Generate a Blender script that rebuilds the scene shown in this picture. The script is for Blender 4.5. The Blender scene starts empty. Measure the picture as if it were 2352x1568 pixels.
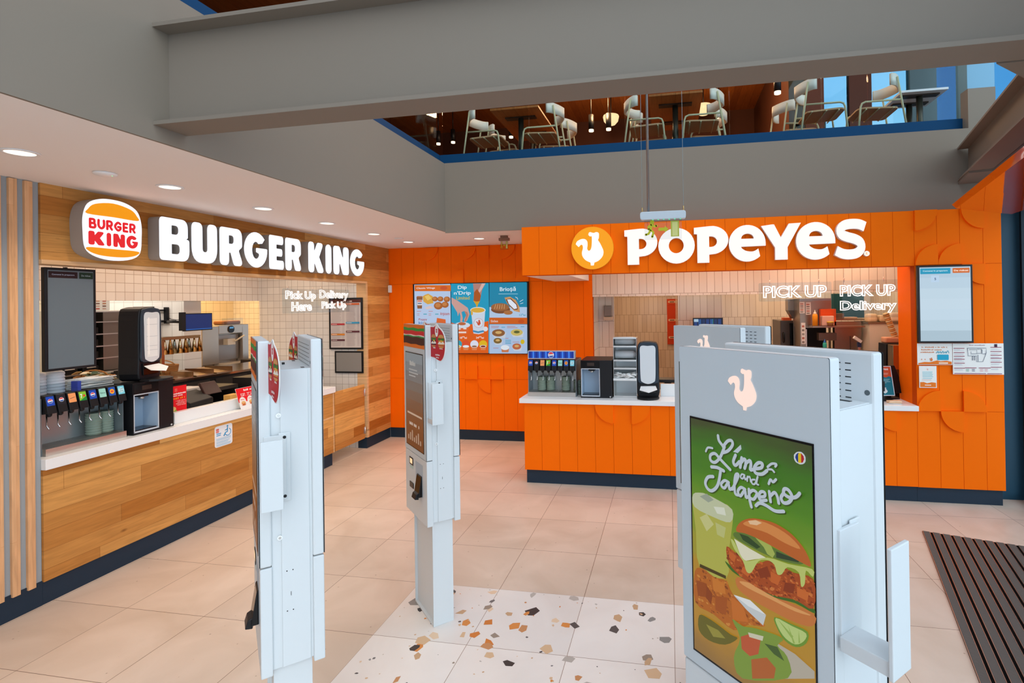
import bpy, bmesh, math, random
from mathutils import Vector, Matrix
random.seed(7)
S = bpy.context.scene
COL = S.collection
PI = math.pi

# ---------------------------------------------------------------- camera
cam_d = bpy.data.cameras.new('camera')
cam_d.sensor_width = 36.0
cam_d.lens = 1199.45 * 36 / 2352
cam_d.shift_x = (1176 - 1316) / 2352
cam_d.shift_y = (691 - 784) / 2352
cam_d.clip_start = 0.05
cam = bpy.data.objects.new('camera', cam_d)
COL.objects.link(cam)
cam.matrix_world = Matrix(((0.98333505, 0.01540473, 0.18114874, 0.0),
                           (0.18120092, -0.00204978, -0.98344396, 0.0),
                           (-0.01477837, 0.99987924, -0.00480698, 2.0),
                           (0, 0, 0, 1)))
S.camera = cam
# ---------------------------------------------------------------- view
S.view_settings.view_transform = 'Standard'
S.view_settings.look = 'None'
S.view_settings.gamma = 1.0
S.view_settings.use_curve_mapping = False
S.view_settings.exposure = 0.0
# ---------------------------------------------------------------- daylight: a bright sky with clouds
W = bpy.data.worlds.new('sky')
S.world = W
W.use_nodes = True
_n = W.node_tree.nodes
_l = W.node_tree.links
_bg = _n['Background']
_tc = _n.new('ShaderNodeTexCoord')
_ns = _n.new('ShaderNodeTexNoise')
_ns.inputs['Scale'].default_value = 2.2
_ns.inputs['Detail'].default_value = 5
_rp = _n.new('ShaderNodeValToRGB')
_rp.color_ramp.elements[0].position = 0.42
_rp.color_ramp.elements[0].color = (0.50, 0.70, 0.93, 1)
_rp.color_ramp.elements[1].position = 0.66
_rp.color_ramp.elements[1].color = (0.93, 0.96, 1.0, 1)
_l.new(_tc.outputs['Generated'], _ns.inputs['Vector'])
_l.new(_ns.outputs['Fac'], _rp.inputs['Fac'])
_l.new(_rp.outputs['Color'], _bg.inputs['Color'])
_bg.inputs['Strength'].default_value = 2.0


def area(name, loc, sx, sy, power, color, rot=(0, 0, 0)):
    d = bpy.data.lights.new(name, 'AREA')
    d.shape = 'RECTANGLE'
    d.size, d.size_y = sx, sy
    d.energy = power
    d.color = color
    o = bpy.data.objects.new(name, d)
    COL.objects.link(o)
    o.location = loc
    o.rotation_euler = rot
    return o


sun_d = bpy.data.lights.new('soft_daylight', 'SUN')
sun_d.energy = 1.35
sun_d.angle = math.radians(70)
sun_d.color = (1.0, 0.97, 0.92)
sun = bpy.data.objects.new('soft_daylight', sun_d)
COL.objects.link(sun)
sun.rotation_euler = Vector((-0.55, 0.66, -0.46)).to_track_quat('-Z', 'Y').to_euler()

WARM = (1.0, 0.80, 0.60)
area('kitchen_ceiling_and_fill_light', (-5.1, 4.8, 2.80), 0.8, 3.0, 24, (1.0, 0.78, 0.58))
area('kitchen_ceiling_and_fill_light', (-7.0, 4.4, 2.82), 1.0, 1.8, 42, (1.0, 0.93, 0.84))
area('kitchen_ceiling_and_fill_light', (-7.3, 7.2, 2.82), 1.2, 1.6, 52, (1.0, 0.66, 0.30))
area('kitchen_ceiling_and_fill_light', (0.9, 6.5, 2.80), 3.2, 0.7, 24, (1.0, 0.74, 0.52))
area('kitchen_ceiling_and_fill_light', (2.2, 8.5, 2.82), 2.0, 0.8, 30, (1.0, 0.74, 0.50))
area('kitchen_ceiling_and_fill_light', (-0.4, 10.2, 2.82), 0.7, 2.4, 22, (1.0, 0.66, 0.38))
area('kitchen_ceiling_and_fill_light', (2.2, 7.0, 2.80), 1.2, 0.5, 9, (1.0, 0.78, 0.55))
area('kitchen_ceiling_and_fill_light', (0.45, 7.75, 2.82), 0.6, 0.4, 5, (1.0, 0.80, 0.58))  # extra lamp, added only to brighten the tiled block behind the hatch
area('dining_room_light', (-0.5, 8.6, 6.25), 7.0, 3.0, 150, (1.0, 0.55, 0.26))

# ================================================================ helpers
def lin(h):
    r = []
    for i in (0, 2, 4):
        c = int(h[i:i + 2], 16) / 255
        r.append(c / 12.92 if c <= 0.04045 else ((c + 0.055) / 1.055) ** 2.4)
    return (r[0], r[1], r[2], 1)


MATS = {}


def nodes(name):
    m = bpy.data.materials.new(name)
    m.use_nodes = True
    nt = m.node_tree
    return m, nt, nt.nodes['Principled BSDF']


def mat(h, rough=0.5, metal=0.0, emit=0.0, coat=0.0, bump=0.0, spec=0.3):
    k = (h, rough, metal, emit, coat, bump, spec)
    if k in MATS:
        return MATS[k]
    m, nt, b = nodes('paint_' + h)
    b.inputs['Base Color'].default_value = lin(h)
    b.inputs['Roughness'].default_value = rough
    b.inputs['Metallic'].default_value = metal
    b.inputs['Coat Weight'].default_value = coat
    b.inputs['Specular IOR Level'].default_value = spec
    if emit:
        b.inputs['Emission Color'].default_value = lin(h)
        b.inputs['Emission Strength'].default_value = emit
    if bump:
        n = nt.nodes.new('ShaderNodeTexNoise')
        n.inputs['Scale'].default_value = 60
        t = nt.nodes.new('ShaderNodeTexCoord')
        bp = nt.nodes.new('ShaderNodeBump')
        bp.inputs['Strength'].default_value = bump
        bp.inputs['Distance'].default_value = 0.002
        nt.links.new(t.outputs['Object'], n.inputs['Vector'])
        nt.links.new(n.outputs['Fac'], bp.inputs['Height'])
        nt.links.new(bp.outputs['Normal'], b.inputs['Normal'])
    MATS[k] = m
    return m


def glow(h, s=1.0):
    """a lit screen, lamp or backlit sign: it gives off its own colour"""
    k = ('glow', h, s)
    if k in MATS:
        return MATS[k]
    m, nt, b = nodes('lit_' + h)
    b.inputs['Base Color'].default_value = (0.01, 0.01, 0.01, 1)
    b.inputs['Roughness'].default_value = 0.35
    b.inputs['Specular IOR Level'].default_value = 0.25
    b.inputs['Emission Color'].default_value = lin(h)
    b.inputs['Emission Strength'].default_value = s
    MATS[k] = m
    return m


def coords(nt, a, b_, sa=1.0, sb=1.0, oa=0.0, ob=0.0):
    """object coordinates a, b as the x, y of a flat texture"""
    t = nt.nodes.new('ShaderNodeTexCoord')
    s = nt.nodes.new('ShaderNodeSeparateXYZ')
    c = nt.nodes.new('ShaderNodeCombineXYZ')
    nt.links.new(t.outputs['Object'], s.inputs[0])
    for i, (ax, sc, of) in enumerate(((a, sa, oa), (b_, sb, ob))):
        mm = nt.nodes.new('ShaderNodeMath')
        mm.operation = 'MULTIPLY_ADD'
        mm.inputs[1].default_value = sc
        mm.inputs[2].default_value = of
        nt.links.new(s.outputs[ax], mm.inputs[0])
        nt.links.new(mm.outputs[0], c.inputs[i])
    return c.outputs[0], t.outputs['Object']


def wood(name, a, b_, c1, c2, pw, ph, ob=0.0, dark='8E5A2A', rough=0.45):
    m, nt, b = nodes(name)
    v, obj = coords(nt, a, b_, ob=ob)
    br = nt.nodes.new('ShaderNodeTexBrick')
    br.offset = 0.0
    br.inputs['Scale'].default_value = 1.0
    br.inputs['Brick Width'].default_value = pw
    br.inputs['Row Height'].default_value = ph
    br.inputs['Mortar Size'].default_value = 0.0012
    br.inputs['Mortar Smooth'].default_value = 0.3
    br.inputs['Color1'].default_value = lin(c1)
    br.inputs['Color2'].default_value = lin(c2)
    br.inputs['Mortar'].default_value = lin(dark)
    # every row of planks starts somewhere else
    sp = nt.nodes.new('ShaderNodeSeparateXYZ')
    cb = nt.nodes.new('ShaderNodeCombineXYZ')
    d1 = nt.nodes.new('ShaderNodeMath')
    d1.operation = 'DIVIDE'
    d1.inputs[1].default_value = ph
    d2 = nt.nodes.new('ShaderNodeMath')
    d2.operation = 'FLOOR'
    d3 = nt.nodes.new('ShaderNodeMath')
    d3.operation = 'MULTIPLY_ADD'
    d3.inputs[1].default_value = 0.437 * pw
    nt.links.new(v, sp.inputs[0])
    nt.links.new(sp.outputs[1], d1.inputs[0])
    nt.links.new(d1.outputs[0], d2.inputs[0])
    nt.links.new(d2.outputs[0], d3.inputs[0])
    nt.links.new(sp.outputs[0], d3.inputs[2])
    nt.links.new(d3.outputs[0], cb.inputs[0])
    nt.links.new(sp.outputs[1], cb.inputs[1])
    nt.links.new(cb.outputs[0], br.inputs['Vector'])
    v2, _ = coords(nt, a, b_, 2.0, 22.0)
    n = nt.nodes.new('ShaderNodeTexNoise')
    n.inputs['Scale'].default_value = 1.6
    n.inputs['Detail'].default_value = 6
    n.inputs['Distortion'].default_value = 1.1
    nt.links.new(v2, n.inputs['Vector'])
    r = nt.nodes.new('ShaderNodeValToRGB')
    r.color_ramp.elements[0].position = 0.30
    r.color_ramp.elements[0].color = (0.50, 0.42, 0.36, 1)
    r.color_ramp.elements[1].position = 0.68
    r.color_ramp.elements[1].color = (1.12, 1.06, 1.0, 1)
    nt.links.new(n.outputs['Fac'], r.inputs['Fac'])
    mx = nt.nodes.new('ShaderNodeMix')
    mx.data_type = 'RGBA'
    mx.blend_type = 'MULTIPLY'
    mx.inputs['Factor'].default_value = 0.4
    nt.links.new(br.outputs['Color'], mx.inputs['A'])
    nt.links.new(r.outputs['Color'], mx.inputs['B'])
    # scattered dark knots
    vo = nt.nodes.new('ShaderNodeTexVoronoi')
    vo.inputs['Scale'].default_value = 1.7
    v3, _ = coords(nt, a, b_, 1.0, 2.2)
    nt.links.new(v3, vo.inputs['Vector'])
    k = nt.nodes.new('ShaderNodeValToRGB')
    k.color_ramp.elements[0].position = 0.015
    k.color_ramp.elements[0].color = (0.25, 0.16, 0.10, 1)
    k.color_ramp.elements[1].position = 0.06
    k.color_ramp.elements[1].color = (1, 1, 1, 1)
    nt.links.new(vo.outputs['Distance'], k.inputs['Fac'])
    m2 = nt.nodes.new('ShaderNodeMix')
    m2.data_type = 'RGBA'
    m2.blend_type = 'MULTIPLY'
    m2.inputs['Factor'].default_value = 0.8
    nt.links.new(mx.outputs['Result'], m2.inputs['A'])
    nt.links.new(k.outputs['Color'], m2.inputs['B'])
    nt.links.new(m2.outputs['Result'], b.inputs['Base Color'])
    b.inputs['Roughness'].default_value = rough
    b.inputs['Specular IOR Level'].default_value = 0.15
    return m


def tile(name, a, b_, c1, c2, grout, tw, th, offset=0.0, rough=0.25, mortar=0.0025, oa=0.0, ob=0.0):
    m, nt, b = nodes(name)
    v, obj = coords(nt, a, b_, oa=oa, ob=ob)
    br = nt.nodes.new('ShaderNodeTexBrick')
    br.offset = offset
    br.squash = 1.0
    br.inputs['Scale'].default_value = 1.0
    br.inputs['Brick Width'].default_value = tw
    br.inputs['Row Height'].default_value = th
    br.inputs['Mortar Size'].default_value = mortar
    br.inputs['Color1'].default_value = lin(c1)
    br.inputs['Color2'].default_value = lin(c2)
    br.inputs['Mortar'].default_value = lin(grout)
    nt.links.new(v, br.inputs['Vector'])
    nt.links.new(br.outputs['Color'], b.inputs['Base Color'])
    b.inputs['Roughness'].default_value = rough
    bp = nt.nodes.new('ShaderNodeBump')
    bp.invert = True
    bp.inputs['Strength'].default_value = 0.4
    bp.inputs['Distance'].default_value = 0.002
    nt.links.new(br.outputs['Fac'], bp.inputs['Height'])
    nt.links.new(bp.outputs['Normal'], b.inputs['Normal'])
    return m


def stone(name, base, vein, grout, x0, y0, tx, ty, rough=0.3):
    """floor tiles on a grid with a cloudy stone face"""
    m, nt, b = nodes(name)
    v, obj = coords(nt, 0, 1, 1 / tx, 1 / ty, -x0 / tx, -y0 / ty)
    br = nt.nodes.new('ShaderNodeTexBrick')
    br.offset = 0.0
    br.inputs['Scale'].default_value = 1.0
    br.inputs['Brick Width'].default_value = 1.0
    br.inputs['Row Height'].default_value = 1.0
    br.inputs['Mortar Size'].default_value = 0.0028
    br.inputs['Color1'].default_value = (0.90, 0.90, 0.90, 1)
    br.inputs['Color2'].default_value = (1, 1, 1, 1)
    br.inputs['Mortar'].default_value = lin(grout)
    nt.links.new(v, br.inputs['Vector'])
    n = nt.nodes.new('ShaderNodeTexNoise')
    n.inputs['Scale'].default_value = 2.0
    n.inputs['Detail'].default_value = 8
    n.inputs['Distortion'].default_value = 0.8
    nt.links.new(obj, n.inputs['Vector'])
    r = nt.nodes.new('ShaderNodeValToRGB')
    r.color_ramp.elements[0].position = 0.3
    r.color_ramp.elements[0].color = lin(vein)
    r.color_ramp.elements[1].position = 0.62
    r.color_ramp.elements[1].color = lin(base)
    nt.links.new(n.outputs['Fac'], r.inputs['Fac'])
    vo = nt.nodes.new('ShaderNodeTexVoronoi')
    vo.inputs['Scale'].default_value = 9
    nt.links.new(obj, vo.inputs['Vector'])
    k = nt.nodes.new('ShaderNodeValToRGB')
    k.color_ramp.elements[0].position = 0.03
    k.color_ramp.elements[0].color = (0.62, 0.56, 0.50, 1)
    k.color_ramp.elements[1].position = 0.06
    k.color_ramp.elements[1].color = (1, 1, 1, 1)
    nt.links.new(vo.outputs['Distance'], k.inputs['Fac'])
    last = r.outputs['Color']
    for o in (k.outputs['Color'], br.outputs['Color']):
        mx = nt.nodes.new('ShaderNodeMix')
        mx.data_type = 'RGBA'
        mx.blend_type = 'MULTIPLY'
        mx.inputs['Factor'].default_value = 1.0
        nt.links.new(last, mx.inputs['A'])
        nt.links.new(o, mx.inputs['B'])
        last = mx.outputs['Result']
    nt.links.new(last, b.inputs['Base Color'])
    b.inputs['Roughness'].default_value = rough
    b.inputs['Specular IOR Level'].default_value = 0.35
    return m


def glass(name, tint='EAF2F4', refl=0.08):
    m = bpy.data.materials.new(name)
    m.use_nodes = True
    nt = m.node_tree
    nt.nodes.clear()
    o = nt.nodes.new('ShaderNodeOutputMaterial')
    t = nt.nodes.new('ShaderNodeBsdfTransparent')
    t.inputs[0].default_value = lin(tint)
    g = nt.nodes.new('ShaderNodeBsdfGlossy')
    g.inputs['Roughness'].default_value = 0.02
    fc = nt.nodes.new('ShaderNodeLayerWeight')
    fc.inputs['Blend'].default_value = 0.5
    lw = nt.nodes.new('ShaderNodeMath')
    lw.operation = 'POWER'
    lw.inputs[1].default_value = 4.0
    nt.links.new(fc.outputs['Facing'], lw.inputs[0])
    ma = nt.nodes.new('ShaderNodeMath')
    ma.operation = 'MULTIPLY_ADD'
    ma.inputs[1].default_value = 0.6
    ma.inputs[2].default_value = refl
    mx = nt.nodes.new('ShaderNodeMixShader')
    nt.links.new(lw.outputs[0], ma.inputs[0])
    nt.links.new(ma.outputs[0], mx.inputs[0])
    nt.links.new(t.outputs[0], mx.inputs[1])
    nt.links.new(g.outputs[0], mx.inputs[2])
    nt.links.new(mx.outputs[0], o.inputs[0])
    return m


STEEL = mat('D2D0CC', 0.3, 0.9)
CHROME = mat('DADADA', 0.08, 1.0)
BLACK = mat('15161A', 0.4)
BLACKG = mat('0C0D10', 0.12)
WHITE = mat('F2F4F5', 0.35)
PAPER = mat('F3F1EC', 0.8)
CLEAR = glass('clear_acrylic', 'F2F6F8', 0.02)
PANE = glass('balustrade_glass', 'EEF3F4', 0.0)


class MB:
    """collects shapes and links them as ONE mesh object"""

    def __init__(s):
        s.v, s.f, s.mi, s.sm, s.mats = [], [], [], [], []

    def m(s, mt):
        if mt not in s.mats:
            s.mats.append(mt)
        return s.mats.index(mt)

    def add(s, vs, fs, mt, smooth=False):
        o = len(s.v)
        i = s.m(mt)
        s.v.extend(tuple(v) for v in vs)
        for f in fs:
            s.f.append([o + k for k in f])
            s.mi.append(i)
            s.sm.append(smooth)
        return s

    def box(s, x0, x1, y0, y1, z0, z1, mt):
        vs = [(x, y, z) for z in (z0, z1) for y in (y0, y1) for x in (x0, x1)]
        return s.add(vs, [(0, 2, 3, 1), (4, 5, 7, 6), (0, 1, 5, 4), (2, 6, 7, 3), (0, 4, 6, 2), (1, 3, 7, 5)], mt)

    def hexa(s, p, mt):
        """eight corners: bottom loop of four then top loop of four"""
        return s.add(p, [(3, 2, 1, 0), (4, 5, 6, 7), (0, 1, 5, 4), (1, 2, 6, 5), (2, 3, 7, 6), (3, 0, 4, 7)], mt)

    def quad(s, p, mt):
        return s.add(p, [tuple(range(len(p)))], mt)

    def prism(s, pts, d0, d1, mt, fr):
        n = len(pts)
        vs = [fr(a, b, d0) for a, b in pts] + [fr(a, b, d1) for a, b in pts]
        fs = [tuple(range(n))[::-1], tuple(range(n, 2 * n))] + [(i, (i + 1) % n, n + (i + 1) % n, n + i) for i in range(n)]
        return s.add(vs, fs, mt)

    def tube(s, pts, r, mt, n=8, closed=False):
        P = [Vector(p) for p in pts]
        k = len(P)
        R = r if isinstance(r, (list, tuple)) else [r] * k
        vs, fs = [], []
        up = None
        for i in range(k):
            if closed:
                t = P[(i + 1) % k] - P[i - 1]
            else:
                t = P[min(i + 1, k - 1)] - P[max(i - 1, 0)]
            t.normalize()
            if up is None:
                up = Vector((0, 0, 1)) if abs(t.z) < 0.9 else Vector((1, 0, 0))
            a = t.cross(up)
            if a.length < 1e-4:
                a = t.cross(Vector((0.3, 1, 0.2)))
            a.normalize()
            b = a.cross(t)
            up = b
            for j in range(n):
                w = 2 * PI * j / n
                vs.append(P[i] + (a * math.cos(w) + b * math.sin(w)) * R[i])
        for i in range(k if closed else k - 1):
            for j in range(n):
                q = (i + 1) % k
                fs.append((i * n + j, i * n + (j + 1) % n, q * n + (j + 1) % n, q * n + j))
        s.add(vs, fs, mt, True)
        if not closed:
            s.add(vs[:n], [tuple(range(n))[::-1]], mt)
            s.add(vs[-n:], [tuple(range(n))], mt)
        return s

    def cyl(s, p0, p1, r, mt, n=16, r1=None):
        return s.tube([p0, p1], [r, r if r1 is None else r1], mt, n)

    def lathe(s, prof, mt, c=(0, 0, 0), n=20):
        vs, fs = [], []
        for r, z in prof:
            for j in range(n):
                w = 2 * PI * j / n
                vs.append((c[0] + r * math.cos(w), c[1] + r * math.sin(w), c[2] + z))
        for i in range(len(prof) - 1):
            for j in range(n):
                fs.append((i * n + j, i * n + (j + 1) % n, (i + 1) * n + (j + 1) % n, (i + 1) * n + j))
        s.add(vs, fs, mt, True)
        for i, fl in ((0, True), (len(prof) - 1, False)):
            if prof[i][0] > 1e-4:
                ring = vs[i * n:(i + 1) * n]
                s.add(ring, [tuple(range(n))[::-1] if fl else tuple(range(n))], mt)
        return s

    def build(s, name, parent=None, bevel=0.0, seg=2, loc=None, rz=0.0, normals=True):
        me = bpy.data.meshes.new(name)
        me.from_pydata(s.v, [], s.f)
        for mt in s.mats:
            me.materials.append(mt)
        me.polygons.foreach_set('material_index', s.mi)
        me.polygons.foreach_set('use_smooth', s.sm)
        if normals:
            bm = bmesh.new()
            bm.from_mesh(me)
            bmesh.ops.remove_doubles(bm, verts=bm.verts, dist=1e-6)
            bmesh.ops.recalc_face_normals(bm, faces=bm.faces)
            bm.to_mesh(me)
            bm.free()
        me.update()
        o = bpy.data.objects.new(name, me)
        COL.objects.link(o)
        if parent is not None:
            o.parent = parent
        if loc is not None:
            o.location = loc
        o.rotation_euler = (0, 0, rz)
        if bevel:
            b = o.modifiers.new('edges', 'BEVEL')
            b.width = bevel
            b.segments = seg
            b.limit_method = 'ANGLE'
            b.angle_limit = 0.7
        return o


def tag(o, label, cat=None, group=None, kind=None):
    o['label'] = label
    if cat:
        o['category'] = cat
    if group:
        o['group'] = group
    if kind:
        o['kind'] = kind
    return o


def thing(name, label, cat, loc=(0, 0, 0), rz=0.0, group=None):
    o = bpy.data.objects.new(name, None)
    o.empty_display_size = 0.1
    COL.objects.link(o)
    o.location = loc
    o.rotation_euler = (0, 0, rz)
    return tag(o, label, cat, group)


def struct(name, b, label, bevel=0.0):
    return tag(b.build(name, bevel=bevel), label, kind='structure')


def dup(root, loc=None, rz=None, label=None, group=None):
    """copies a thing, its parts and their sub-parts"""
    r = root.copy()
    COL.objects.link(r)
    if loc is not None:
        r.location = loc
    if rz is not None:
        r.rotation_euler = (0, 0, rz)
    if label:
        r['label'] = label
    if group:
        r['group'] = group
    for ch in root.children:
        c = ch.copy()
        COL.objects.link(c)
        c.parent = r
        for g in ch.children:
            d = g.copy()
            COL.objects.link(d)
            d.parent = c
    return r


def FR(o, ux=(1, 0, 0), uz=(0, 0, 1), n=(0, -1, 0)):
    """a flat frame: (right, up, out) at point o"""
    o, ux, uz, n = Vector(o), Vector(ux), Vector(uz), Vector(n)
    return lambda a, b, d=0.0: tuple(o + ux * a + uz * b + n * d)


FRX = lambda x: FR((x, 0, 0), (0, 1, 0), (0, 0, 1), (1, 0, 0))      # faces +X, right = +Y
FRY = lambda y: FR((0, y, 0))                                      # faces -Y, right = +X


def arc(cx, cy, r, a0, a1, n=12, ry=None):
    ry = r if ry is None else ry
    return [(cx + r * math.cos(math.radians(a0 + (a1 - a0) * i / n)), cy + ry * math.sin(math.radians(a0 + (a1 - a0) * i / n))) for i in range(n + 1)]


def smooth(pts, n=6, closed=False):
    P = [Vector((p[0], p[1])) for p in pts]
    k = len(P)
    out = []
    for i in range(k if closed else k - 1):
        p0 = P[i - 1] if (closed or i) else P[0]
        p1, p2 = P[i], P[(i + 1) % k]
        p3 = P[(i + 2) % k] if (closed or i < k - 2) else P[-1]
        for j in range(n):
            t = j / n
            q = 0.5 * ((2 * p1) + (p2 - p0) * t + (2 * p0 - 5 * p1 + 4 * p2 - p3) * t * t + (3 * p1 - p0 - 3 * p2 + p3) * t ** 3)
            out.append((q.x, q.y))
    if not closed:
        out.append(tuple(P[-1]))
    return out


def rounded(pts, n=6):
    """polygon of (x, y, corner radius) with its corners rounded"""
    k = len(pts)
    out = []
    for i in range(k):
        p = Vector(pts[i][:2])
        a = Vector(pts[i - 1][:2]) - p
        b = Vector(pts[(i + 1) % k][:2]) - p
        r = pts[i][2]
        if r <= 1e-5:
            out.append((p.x, p.y))
            continue
        ang = a.angle(b)
        t = min(r / math.tan(ang / 2), a.length * 0.5, b.length * 0.5)
        s0, s1 = p + a.normalized() * t, p + b.normalized() * t
        for j in range(n + 1):
            w = j / n
            q = s0 * (1 - w) ** 2 + p * 2 * w * (1 - w) + s1 * w * w
            out.append((q.x, q.y))
    return out


def rrect(x0, y0, x1, y1, r):
    return rounded([(x0, y0, r), (x1, y0, r), (x1, y1, r), (x0, y1, r)])


def curve_mesh(cu):
    o = bpy.data.objects.new('tmp', cu)
    COL.objects.link(o)
    me = bpy.data.meshes.new_from_object(o.evaluated_get(bpy.context.evaluated_depsgraph_get()))
    vs = [tuple(v.co) for v in me.vertices]
    fs = [tuple(p.vertices) for p in me.polygons]
    bpy.data.objects.remove(o)
    bpy.data.meshes.remove(me)
    bpy.data.curves.remove(cu)
    return vs, fs


GC = {}


def filled(loops, depth=0.0):
    """a flat shape with holes, thickened to depth"""
    cu = bpy.data.curves.new('tmp', 'CURVE')
    cu.dimensions = '2D'
    cu.fill_mode = 'BOTH'
    cu.extrude = depth / 2
    for lp in loops:
        sp = cu.splines.new('POLY')
        sp.points.add(len(lp) - 1)
        for q, p in zip(sp.points, lp):
            q.co = (p[0], p[1], 0, 1)
        sp.use_cyclic_u = True
    return curve_mesh(cu)


def text_geo(s, bold=0.0, depth=0.0, outline=0.0):
    k = (s, bold, depth, outline)
    if k not in GC:
        cu = bpy.data.curves.new('tmp', 'FONT')
        cu.body = s
        cu.offset = bold
        cu.extrude = depth / 2
        cu.resolution_u = 3
        if outline:
            cu.fill_mode = 'NONE'
            cu.bevel_depth = outline
            cu.bevel_resolution = 1
        vs, fs = curve_mesh(cu)
        x0, x1 = min(v[0] for v in vs), max(v[0] for v in vs)
        y0, y1 = min(v[1] for v in vs), max(v[1] for v in vs)
        GC[k] = (vs, fs, x0, x1, y0, y1)
    return GC[k]


class Art(MB):
    """flat printed or displayed artwork: every call lies a hair above the last"""

    def __init__(s, fr, lit=0.0, d=0.0004, rough=0.6):
        super().__init__()
        s.fr, s.lit, s.d, s.rough = fr, lit, d, rough

    def mt(s, h):
        return glow(h, s.lit) if s.lit else mat(h, s.rough)

    def up(s):
        s.d += 0.00006
        return s.d

    def poly(s, h, pts):
        d = s.up()
        s.add([s.fr(a, b, d) for a, b in pts], [tuple(range(len(pts)))], s.mt(h))

    def rect(s, h, x0, y0, x1, y1, r=0.0):
        s.poly(h, rrect(x0, y0, x1, y1, r) if r else [(x0, y0), (x1, y0), (x1, y1), (x0, y1)])

    def disc(s, h, cx, cy, r, ry=None, n=20):
        s.poly(h, arc(cx, cy, r, 0, 360, n, ry)[:-1])

    def stroke(s, h, pts, w, sm=True):
        P = smooth(pts, 5) if sm and len(pts) > 2 else pts
        d = s.up()
        vs, fs = [], []
        for i, p in enumerate(P):
            a, b = P[max(i - 1, 0)], P[min(i + 1, len(P) - 1)]
            t = Vector((b[0] - a[0], b[1] - a[1]))
            if t.length < 1e-9:
                t = Vector((1, 0))
            t.normalize()
            vs += [s.fr(p[0] - t.y * w / 2, p[1] + t.x * w / 2, d), s.fr(p[0] + t.y * w / 2, p[1] - t.x * w / 2, d)]
        for i in range(len(P) - 1):
            fs.append((2 * i, 2 * i + 1, 2 * i + 3, 2 * i + 2))
        s.add(vs, fs, s.mt(h))
        for p in (P[0], P[-1]):
            s.add([s.fr(x, y, d) for x, y in arc(p[0], p[1], w / 2, 0, 360, 10)[:-1]], [tuple(range(10))], s.mt(h))

    def text(s, h, t, x0, y0, x1, y1, bold=0.0):
        vs, fs, a0, a1, b0, b1 = text_geo(t, bold)
        d = s.up()
        s.add([s.fr(x0 + (v[0] - a0) / (a1 - a0) * (x1 - x0), y0 + (v[1] - b0) / (b1 - b0) * (y1 - y0), d) for v in vs], fs, s.mt(h))

    def lines(s, h, x0, x1, ys, t, jit=0.0):
        for y in ys:
            s.rect(h, x0, y, x1 - random.random() * jit * (x1 - x0), y + t)

    def words(s, h, x0, x1, y, t):
        """a line of print too small to read"""
        r = random.Random(int(x0 * 1e4) + int(y * 1e4))
        x = x0
        while x < x1 - t * 0.4:
            w = min(t * r.uniform(0.35, 0.75), x1 - x)
            if r.random() < 0.84:
                k = r.uniform(0.62, 1.0)
                s.poly(h, rounded([(x, y, t * .1), (x + w, y, t * .2), (x + w * 0.9, y + t * k, t * .25), (x + w * 0.05, y + t * k, t * .1)], 2))
            x += w + t * 0.16

    def crumbs(s, pts, cols, n, r0, r1):
        """a rough, crunchy surface: small blobs inside the outline"""
        rr = random.Random(len(pts) * 31 + n)
        xs, ys = [p[0] for p in pts], [p[1] for p in pts]
        k = len(pts)
        got = 0
        while got < n:
            x, y = rr.uniform(min(xs), max(xs)), rr.uniform(min(ys), max(ys))
            ins = False
            for i in range(k):
                (ax, ay), (bx, by) = pts[i], pts[i - 1]
                if (ay > y) != (by > y) and x < (bx - ax) * (y - ay) / (by - ay) + ax:
                    ins = not ins
            if ins:
                got += 1
                r, w = rr.uniform(r0, r1), rr.uniform(0, 3)
                q = smooth([(x + r * rr.uniform(0.5, 1.1) * math.cos(w + j * 1.05), y + r * 0.7 * rr.uniform(0.5, 1.1) * math.sin(w + j * 1.05)) for j in range(6)], 2, True)
                d = s.d + 0.00002 * rr.random()
                s.add([s.fr(a, b, d) for a, b in q], [tuple(range(len(q)))], s.mt(rr.choice(cols)))
        s.up()

    def traced(s, rows, sc=1e-4, wk=6.0e-4, organic=False):
        stroke_done = False
        for k, c, w, p in rows:
            pts = [(int(q.split(',')[0]) * sc, int(q.split(',')[1]) * sc) for q in p.split()]
            if organic and k == 's' and not stroke_done:
                stroke_done = True
                for k2, c2, w2, p2 in rows:
                    if k2 == 's':
                        s.stroke('3A5416', [(int(q.split(',')[0]) * sc + 0.002, int(q.split(',')[1]) * sc - 0.0028) for q in p2.split()], w2 * wk)
            if k == 'p':
                s.poly(c, smooth(pts, 3, True) if organic and len(pts) > 6 else pts)
                if organic and c in ('A84A18', 'B8651E'):
                    s.crumbs(pts, ('C86428', '8A3610', 'B4561E', 'BC6428', '7A3010', 'D0783A') if c == 'A84A18' else ('C8742A', '9A4E18', 'B4621E', '8A4412', 'D08A3C'), 260 if c == 'A84A18' else 200, 0.0015, 0.0065)
            elif k == 's':
                s.stroke(c, pts, w * wk)
            else:
                s.text(c, w, pts[0][0], pts[0][1], pts[1][0], pts[1][1], 0.015)

    def build(s, name, parent=None, **k):
        return super().build(name, parent, normals=False, **k)


def burger_mark(a, cx, cy, h, red='D62300', bun='F5A000'):
    """the small burger-shaped emblem"""
    w = h * 0.92
    for y, t, r in ((0.18, 0.34, 0.2), (-0.5, 0.2, 0.12)):
        a.rect(bun, cx - w / 2, cy + y * h, cx + w / 2, cy + (y + t) * h, r * h * 0.7)
    a.rect(red, cx - w / 2, cy + 0.0 * h, cx + w / 2, cy + 0.13 * h, 0.03 * h)
    a.rect(red, cx - w / 2, cy - 0.25 * h, cx + w / 2, cy - 0.06 * h, 0.03 * h)


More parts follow.
